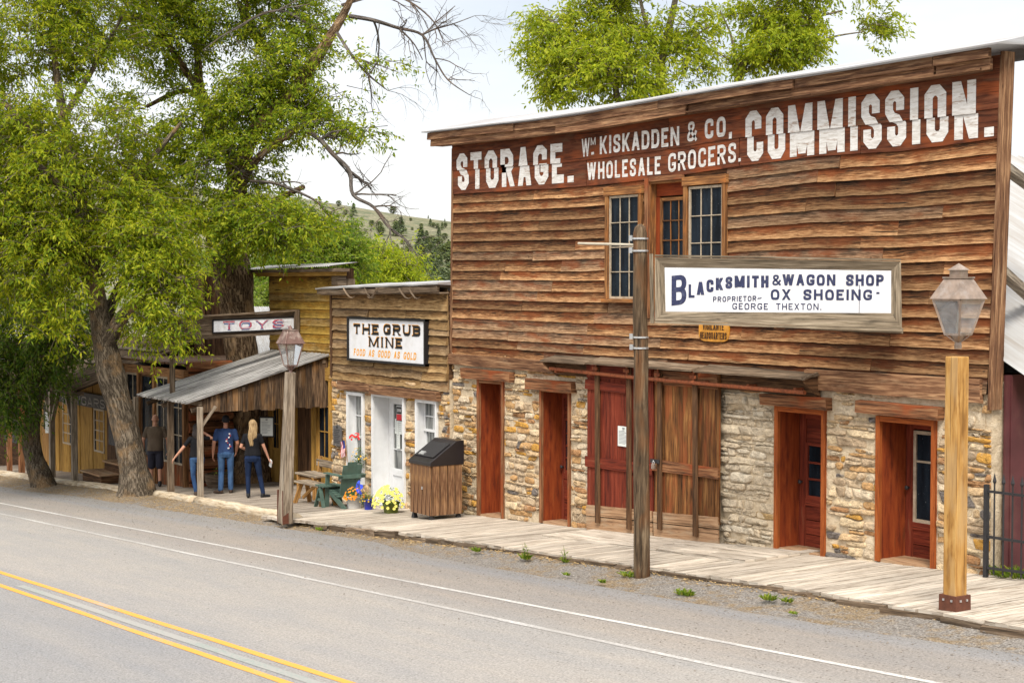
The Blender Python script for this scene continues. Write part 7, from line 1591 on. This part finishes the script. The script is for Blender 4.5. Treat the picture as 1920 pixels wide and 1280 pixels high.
tw = MB(); foliage('crown', B3, 5200, LEAF2, t3, (.125, .046), 18, (.3, .7), .24, 9, .0, .62, tw); tw.build('twigs', DEADW, t3)
rg = random.Random(17); mb = MB()
dead = [[(575, 245, 13, -1.8), (600, 262, 12, -1.9), (625, 290, 11, -2), (655, 320, 10, -2), (662, 365, 9, -2.1), (700, 388, 8, -2.1), (728, 425, 6, -2.1), (762, 452, 3, -2.1), (784, 480, 1.5, -2.1)], [(470, 340, 9, -1.2), (520, 345, 8, -1.6), (590, 375, 6, -1.9), (612, 400, 4, -1.9), (640, 415, 2, -1.9)], [(655, 30, 12, -1.5), (700, 38, 11, -1.6), (745, 52, 9, -1.7), (792, 66, 7, -1.7), (815, 110, 5, -1.7), (840, 150, 4, -1.8), (880, 178, 2, -1.8)], [(790, 66, 6, -1.7), (815, 55, 5, -1.7), (850, 45, 3, -1.7), (890, 30, 1.5, -1.7)], [(640, 10, 8, -1.5), (720, -10, 6, -1.6), (770, 5, 5, -1.7), (812, 40, 4, -1.7), (832, 80, 2, -1.7)], [(632, 62, 9, -1.6), (660, 105, 8, -2), (690, 140, 6, -2.1), (727, 170, 2, -2.2)], [(600, 60, 8, -1.3), (520, 20, 6, -1.6), (430, 60, 4, -2), (380, 95, 2, -2.2)]]
limbs(mb, [[(p[0], p[1], p[2] * .72, p[3]) for p in path] for path in dead], dc)
for path in dead:
    for i in range(1, len(path)):
        for k in range(2 if path[0][0] > 560 else 1):
            p = PD(path[i][0], path[i][1], dc + path[i][3]); sx = rg.uniform(.2, 1); d = Vector(RT) * sx + Vector((0, 0, rg.uniform(-.9, .6))) + Vector(HEAD) * rg.uniform(-.6, .6); twigtree(mb, p, d, rg.uniform(.5, 1.1), path[i][2] / 2 / FPX * dc * .38 + .003, 2, rg)
mb.build('dead_branches', DEADW, t3)
# trees behind the storage building
def backtree(name, label, base_px, dep, trunk, blobs, n, lm, leaf, seed, gap, bark=BARKP, nl=16, sl=(.5, 1.0)):
    b_ = PD(base_px, 535, dep); b_ = Vector((b_.x, b_.y, gz(b_.x) - .1)); t = thing(name, label, 'tree', b_); mb = MB(); limbs(mb, trunk, dep); p0 = trunk[0][0]; P = PD(p0[0], p0[1], dep); r = p0[2] / 2 / FPX * dep; mb.tube([b_, b_.lerp(P, .5) + Vector((.1, .1, 0)), P], [r * 1.7, r * 1.25, r], 10, ns=.1); mb.build('trunk', bark, t, smooth=True)
    tw = MB(); foliage('crown', blobs, n, lm, t, leaf, nl, sl, .22, seed, gap, .5, tw); tw.build('twigs', bark, t); return t
dA = 46
backtree('cottonwood_tree', 'light green cottonwood directly behind the storage roof with a pale forked trunk', 1225, dA, [[(1225, 260, 26), (1238, 180, 20), (1238, 130, 17), (1250, 70, 14), (1266, 0, 11), (1272, -60, 7)], [(1238, 140, 12), (1222, 80, 10), (1205, 20, 7), (1195, -30, 5)], [(1228, 240, 18), (1165, 195, 14), (1150, 150, 11), (1125, 125, 8), (1070, 100, 5)], [(1240, 110, 8), (1300, 70, 5), (1330, 50, 3)]],
  [PXB(1055, 105, dA, 95, 70, 0), PXB(1130, 60, dA, 120, 75, .3), PXB(1130, 140, dA, 110, 60, -.6), PXB(1010, 165, dA, 55, 30, -.3), PXB(985, 130, dA, 45, 28, 0, None, .6), PXB(1220, 30, dA, 110, 60, .5), PXB(1270, 110, dA, 60, 55, .3), PXB(1310, 70, dA, 30, 45, .3, None, .6), PXB(1040, 35, dA, 50, 45, 0, None, .8), PXB(1170, -70, dA, 170, 70, 0), PXB(1190, 190, dA, 80, 40, -.5)], 2100, LEAF3, (.16, .06), 21, -.0, sl=(.4, .8))
dB = 48
backtree('cottonwood_tree', 'sparser light green cottonwood spreading over the right half of the storage roof', 1400, dB, [[(1372, 240, 26), (1385, 150, 18), (1402, 105, 15), (1430, 60, 12), (1462, 0, 8), (1480, -50, 5)], [(1388, 140, 8), (1430, 120, 7), (1500, 95, 6), (1560, 70, 4), (1620, 60, 2)], [(1385, 150, 8), (1378, 100, 6), (1368, 60, 4), (1350, 20, 2)], [(1430, 60, 7), (1500, 40, 5), (1580, 20, 3)], [(1384, 140, 6), (1372, 118, 4), (1345, 98, 2)]],
  [PXB(1530, 40, dB, 110, 42, 0), PXB(1620, 50, dB, 60, 38, 0, None, .8), PXB(1450, 95, dB, 65, 35, -.4), PXB(1500, 85, dB, 100, 28, -.3), PXB(1590, 95, dB, 70, 22, -.2, None, .8), PXB(1420, 25, dB, 55, 35, .4, None, .6), PXB(1365, 25, dB, 26, 24, .4, None, .5), PXB(1410, 120, dB, 40, 25, -.2), PXB(1545, -50, dB, 150, 50, 0), PXB(1350, 110, dB, 20, 30, .2, None, .4)], 1250, LEAF3, (.16, .06), 23, .02, sl=(.4, .8))
# bushes and trees behind the low shops
dE = 62
backtree('bright_tree', 'bright yellow green bushy tree behind the brown food shop roof', 720, dE, [[(725, 560, 14), (722, 500, 10), (715, 480, 5), (708, 455, 3)], [(722, 510, 6), (760, 485, 4), (770, 465, 2)]], [PXB(680, 500, dE, 60, 48, 0), PXB(748, 512, dE, 40, 38, .5), PXB(715, 478, dE, 30, 24, .3, None, .7), PXB(768, 485, dE, 12, 28, .4, None, .5), PXB(655, 525, dE, 60, 45, -1), PXB(720, 545, dE, 70, 45, 0)], 1700, LEAF5, (.17, .05), 31, -.22, nl=16, sl=(.5, 1.1))
backtree('leafy_tree', 'mid green leafy tree behind the yellow shop front', 600, dE - 6, [[(600, 580, 16), (598, 500, 12), (585, 440, 8), (575, 400, 4)]], [PXB(590, 450, dE - 6, 75, 60, 0), PXB(625, 455, dE - 6, 40, 40, .5), PXB(560, 500, dE - 6, 80, 50, -.5), PXB(640, 490, dE - 6, 50, 40, 0), PXB(530, 430, dE - 6, 50, 45, .6)], 1900, leafmat('mid_green_leaves', (0.06, 0.13, 0.014), (0.14, 0.23, 0.02), (0.28, 0.33, 0.035), .42), (.16, .048), 33, -.2, nl=16)
for k, (px_, dd_, bl) in enumerate(((400, 74, [(400, 540, 55, 50), (360, 520, 50, 50), (430, 575, 50, 30)]), (490, 78, [(490, 530, 50, 40), (505, 570, 50, 35), (460, 560, 40, 35)]))):
    backtree('pale_tree', ('pale green tree behind the cottonwood trunk on its left side', 'pale green tree between the cottonwood trunk and the yellow shop')[k], px_, dd_, [[(px_, 600, 12), (px_, 560, 8), (px_ + 5, 520, 4)]], [PXB(a, b, dd_, c, d) for a, b, c, d in bl], 1300, LEAF4, (.17, .06), 41 + k, -.25, nl=16)
# conifers and shrubs over the dry hill
def conifer(h, w_, seed, n=330, rnd_top=False):
    rg = random.Random(seed); mb = MB()
    for i in range(n + 200):
        t = rg.random() ** .8; r = w_ * ((1 - t) ** .85 if not rnd_top else math.sqrt(max(0, 1 - (t * 1.9 - .95) ** 2))) * (.5 + .5 * rg.random()); a = rg.random() * 6.283; z = h * (.08 + .92 * t); c = Vector((math.cos(a) * r, math.sin(a) * r, z)); d = Vector((math.cos(a), math.sin(a), rg.uniform(-.5, .4))).normalized(); l = w_ * rg.uniform(.3, .5); s_ = d.cross(Vector((0, 0, 1))).normalized() * l * .4
        mb.add([c - d * l * .4 - s_, c - d * l * .4 + s_, c + d * l * .6 + Vector((0, 0, rg.uniform(-.1, .2) * l))], [(0, 1, 2)])
    tk = MB(); tk.tube([(0, 0, -.3), (0, 0, h * .5), (0, 0, h * .95)], [w_ * .09, w_ * .06, w_ * .01], 6); return mb, tk
CON = leafmat('hazy_conifer_needles', (0.12, 0.17, 0.12), (0.19, 0.24, 0.16), (0.26, 0.31, 0.20), .4); SHR = leafmat('hill_shrub_leaves', (0.12, 0.165, 0.095), (0.18, 0.225, 0.125), (0.25, 0.29, 0.16), .35)  # distance haze put into the needle colours as a paler, cooler green
protos = []
for k, (h, w_, m_, rt_) in enumerate(((1, .36, CON, False), (1, .44, CON, False), (1, .58, SHR, True))):
    root = thing('conifer' if k < 2 else 'hill_shrub', ('slim dark green conifer growing on the dry hillside', 'broad dark green conifer growing on the dry hillside', 'rounded dull green shrub growing on the dry hillside')[k], 'tree' if k < 2 else 'shrub', (0, 0, 0), ('slim conifers on the hill', 'broad conifers on the hill', 'shrubs on the hill')[k])
    a, b = conifer(h, w_, 50 + k, rnd_top=rt_); a.build('crown', m_, root); b.build('trunk', BARKB, root); protos.append((root, [False]))
def hill_hit(px_, py_):
    d = Vector(_ray(px_, py_)).normalized(); o_ = Vector(CAM); t = 150.0
    while t < 620:
        p = o_ + d * t; q = Vector((p.x, p.y, 0)); dd_, vv = q.dot(HD), q.dot(HR)
        if p.z < hill_z(dd_, vv): return Vector((p.x, p.y, hill_z(dd_, vv))), t
        t += 1.5
    return None, None
rg = random.Random(77); spots = [(652, 366, 20, 1), (663, 395, 26, 1), (725, 391, 14, 1), (730, 380, 18, 0), (737, 398, 14, 2), (778, 395, 9, 0), (803, 408, 8, 0), (834, 414, 7, 0), (745, 428, 30, 2), (752, 432, 32, 1), (742, 436, 24, 1), (710, 425, 22, 2), (714, 436, 16, 2), (807, 420, 14, 1), (813, 423, 9, 2), (820, 425, 11, 2), (829, 427, 13, 1), (835, 424, 9, 2), (823, 441, 22, 1), (834, 446, 15, 2), (697, 420, 15, 2), (773, 430, 8, 2), (790, 458, 40, 1), (800, 455, 34, 1), (808, 462, 30, 2), (820, 466, 34, 2), (826, 470, 24, 1), (786, 480, 44, 1), (792, 492, 46, 0), (845, 475, 30, 2), (825, 492, 32, 1), (840, 488, 26, 2), (810, 505, 40, 1), (818, 515, 44, 1), (800, 520, 46, 0), (832, 528, 34, 1), (846, 512, 36, 2), (790, 530, 40, 1), (842, 535, 34, 0), (808, 540, 44, 1), (822, 548, 40, 2), (780, 512, 36, 1), (795, 545, 42, 2), (648, 400, 12, 2), (635, 383, 14, 2), (600, 378, 16, 1), (560, 372, 14, 1), (530, 368, 14, 2), (620, 410, 20, 1), (585, 400, 22, 2), (548, 395, 18, 1), (500, 372, 16, 0), (470, 360, 14, 1), (765, 470, 20, 2), (755, 455, 12, 2), (770, 412, 8, 2), (790, 425, 9, 2), (745, 470, 18, 1)]
for i in range(34): a = rg.uniform(775, 858); spots.append((a, rg.uniform(455, 545), rg.uniform(18, 38), rg.choice((0, 1, 1, 2))))
for i in range(70): a = rg.uniform(540, 856); spots.append((a, 345 + .2 * (a - 480) + rg.uniform(15, 90), rg.uniform(3, 9), 2))
for px_, py_, hp_, k in spots:
    p, dist = hill_hit(px_, py_ + hp_ * .3)
    if p is None: continue
    root, used = protos[k]; h = hp_ / FPX * dist * rg.uniform(.75, 1.1)
    if not used[0]: used[0] = True; root.location = p - Vector((0, 0, .05)); root.scale = (h, h, h)
    else: dup(root, p - Vector((0, 0, .05)), rg.random() * 6.28, h)
# ------------------------------------------------------------------ weeds, litter, gravel
GRASS = leafmat('weed_leaves', (0.07, 0.14, 0.015), (0.16, 0.24, 0.025), (0.32, 0.33, 0.06), .35); STRAW = plain('dry_straw', (0.36, 0.25, 0.12), .9, .1, .35, 30); PEB = plain('pebbles', (0.22, 0.195, 0.17), .95, .1, .5, 40)
def weed(label, px_, py_, h, w_, n, seed, b=-.06, stalk=False):
    p = PG(px_, py_, b); rg = random.Random(seed); t = thing('weed', label, 'plant', p, 'weeds along the plank walk'); mb = MB()
    for i in range(n):
        a = rg.random() * 6.28; r = w_ * rg.random() ** .7; q = p + Vector((math.cos(a) * r, math.sin(a) * r * .5, -.01)); d = Vector((math.cos(a) * .5 + rg.gauss(0, .3), math.sin(a) * .4 + rg.gauss(0, .3), 1)).normalized(); l = h * rg.uniform(.4, 1); s_ = Vector((-d.y, d.x, 0)).normalized() * (.006 + .004 * rg.random()); m_ = q + d * l * .55; e = q + d * l + Vector((d.x, d.y, 0)) * l * .4 - Vector((0, 0, .15 * l)); mb.add([q - s_, q + s_, m_ + s_ * 1.2, e, m_ - s_ * 1.2], [(0, 1, 2, 3, 4)])
    if stalk:
        for k in range(3):
            q = p + Vector((rg.uniform(-.05, .05), rg.uniform(-.03, .03), 0)); hh = h * rg.uniform(1.5, 2.6); mb.tube([q, q + Vector((.02, 0, hh * .5)), q + Vector((.05 * rg.uniform(-1, 1), 0, hh))], [.005, .004, .002], 4)
            for j in range(7): z = hh * (.2 + .11 * j); a = rg.random() * 6.28; d = Vector((math.cos(a), math.sin(a), .3)) * rg.uniform(.03, .06); s_ = Vector((-d.y, d.x, 0)) * .35; c = q + Vector((.02, 0, z)); mb.add([c, c + d * .5 + s_, c + d, c + d * .5 - s_], [(0, 1, 2, 3)])
    mb.build('leaves', GRASS, t)
for k, a in enumerate((('tall stalked weed growing from the plank edge left of the round pole', 985, 1046, .12, .10, 60, 1, -.04, True), ('thin weed by the plank edge just left of the round pole', 1060, 1052, .10, .06, 22, 2, -.05, True), ('low weed tuft at the foot of the round pole', 1178, 1078, .10, .12, 60, 3, -.06), ('low green tuft on the gravel right of the round pole', 1282, 1112, .09, .15, 110, 4, -.1), ('weed tuft at the plank edge between the two middle doors', 1440, 1122, .10, .09, 60, 5, -.06), ('small weed at the plank edge below the right doors', 1475, 1126, .08, .08, 45, 6, -.06), ('yellowish weed on the gravel below the right doors', 1488, 1148, .04, .07, 40, 7, -.1), ('weed at the plank edge before the slatted bin', 893, 1032, .10, .08, 50, 8, -.05), ('tiny weed at the plank edge right of the tapered lamp', 598, 992, .08, .09, 50, 9, -.05), ('small gravel weed left of the round pole', 1130, 1090, .07, .06, 36, 10, -.08), ('tiny gravel weed under the tall stalked weed', 1062, 1076, .06, .06, 30, 11, -.08), ('grass tuft under the iron fence', 1895, 1080, .20, .30, 160, 12, .0))): weed(*a)
for k, (x_, y_, n_) in enumerate(((-48.5, 13.1, 150), (-46.5, 13.2, 110))): pass
rg = random.Random(31); mb = MB()
for i in range(5200):
    if rg.random() < .55: x_, y_ = rg.uniform(-50, -26), 12.2 + 1.45 * rg.random() ** .7
    else: x_, y_ = rg.uniform(-27, -10), edgeY(-18) - .02 - abs(rg.gauss(0, .12))
    c = Vector((x_, y_, gh(x_, y_) + .006)); a = rg.random() * 6.28; l = rg.uniform(.02, .07); d = Vector((math.cos(a) * l, math.sin(a) * l, rg.uniform(0, .012))); s_ = Vector((-d.y, d.x, 0)).normalized() * rg.uniform(.003, .009); mb.add([c - s_, c + d * .5 - s_ * 1.5 + Vector((0, 0, .006)), c + d, c + s_], [(0, 1, 2, 3)])
tag(mb.build('leaf_litter', STRAW), kind='stuff')
mb = MB()
def pebble(x_, y_, z_, r):
    vs = [(x_ + r * a * rg.uniform(.7, 1.2), y_ + r * b * rg.uniform(.7, 1.2), z_ + r * c * rg.uniform(.4, .9)) for a, b, c in ((1, 0, 0), (-1, 0, 0), (0, 1, 0), (0, -1, 0), (0, 0, 1), (0, 0, -.6))]; mb.add(vs, [(0, 2, 4), (2, 1, 4), (1, 3, 4), (3, 0, 4), (2, 0, 5), (1, 2, 5), (3, 1, 5), (0, 3, 5)])
for i in range(5200):
    x_ = rg.uniform(-50, -6); y_ = 13.15 - abs(rg.gauss(0, .75)) * (1 if rg.random() < .8 else 2.2)
    if y_ < 9: continue
    z_ = gh(x_, y_) if y_ > road_edge(x_) else gz(x_) + RB; pebble(x_, y_, z_ + .004, rg.uniform(.006, .016) * (2.0 if rg.random() < .02 else 1))
tag(mb.build('gravel', PEB), kind='stuff')
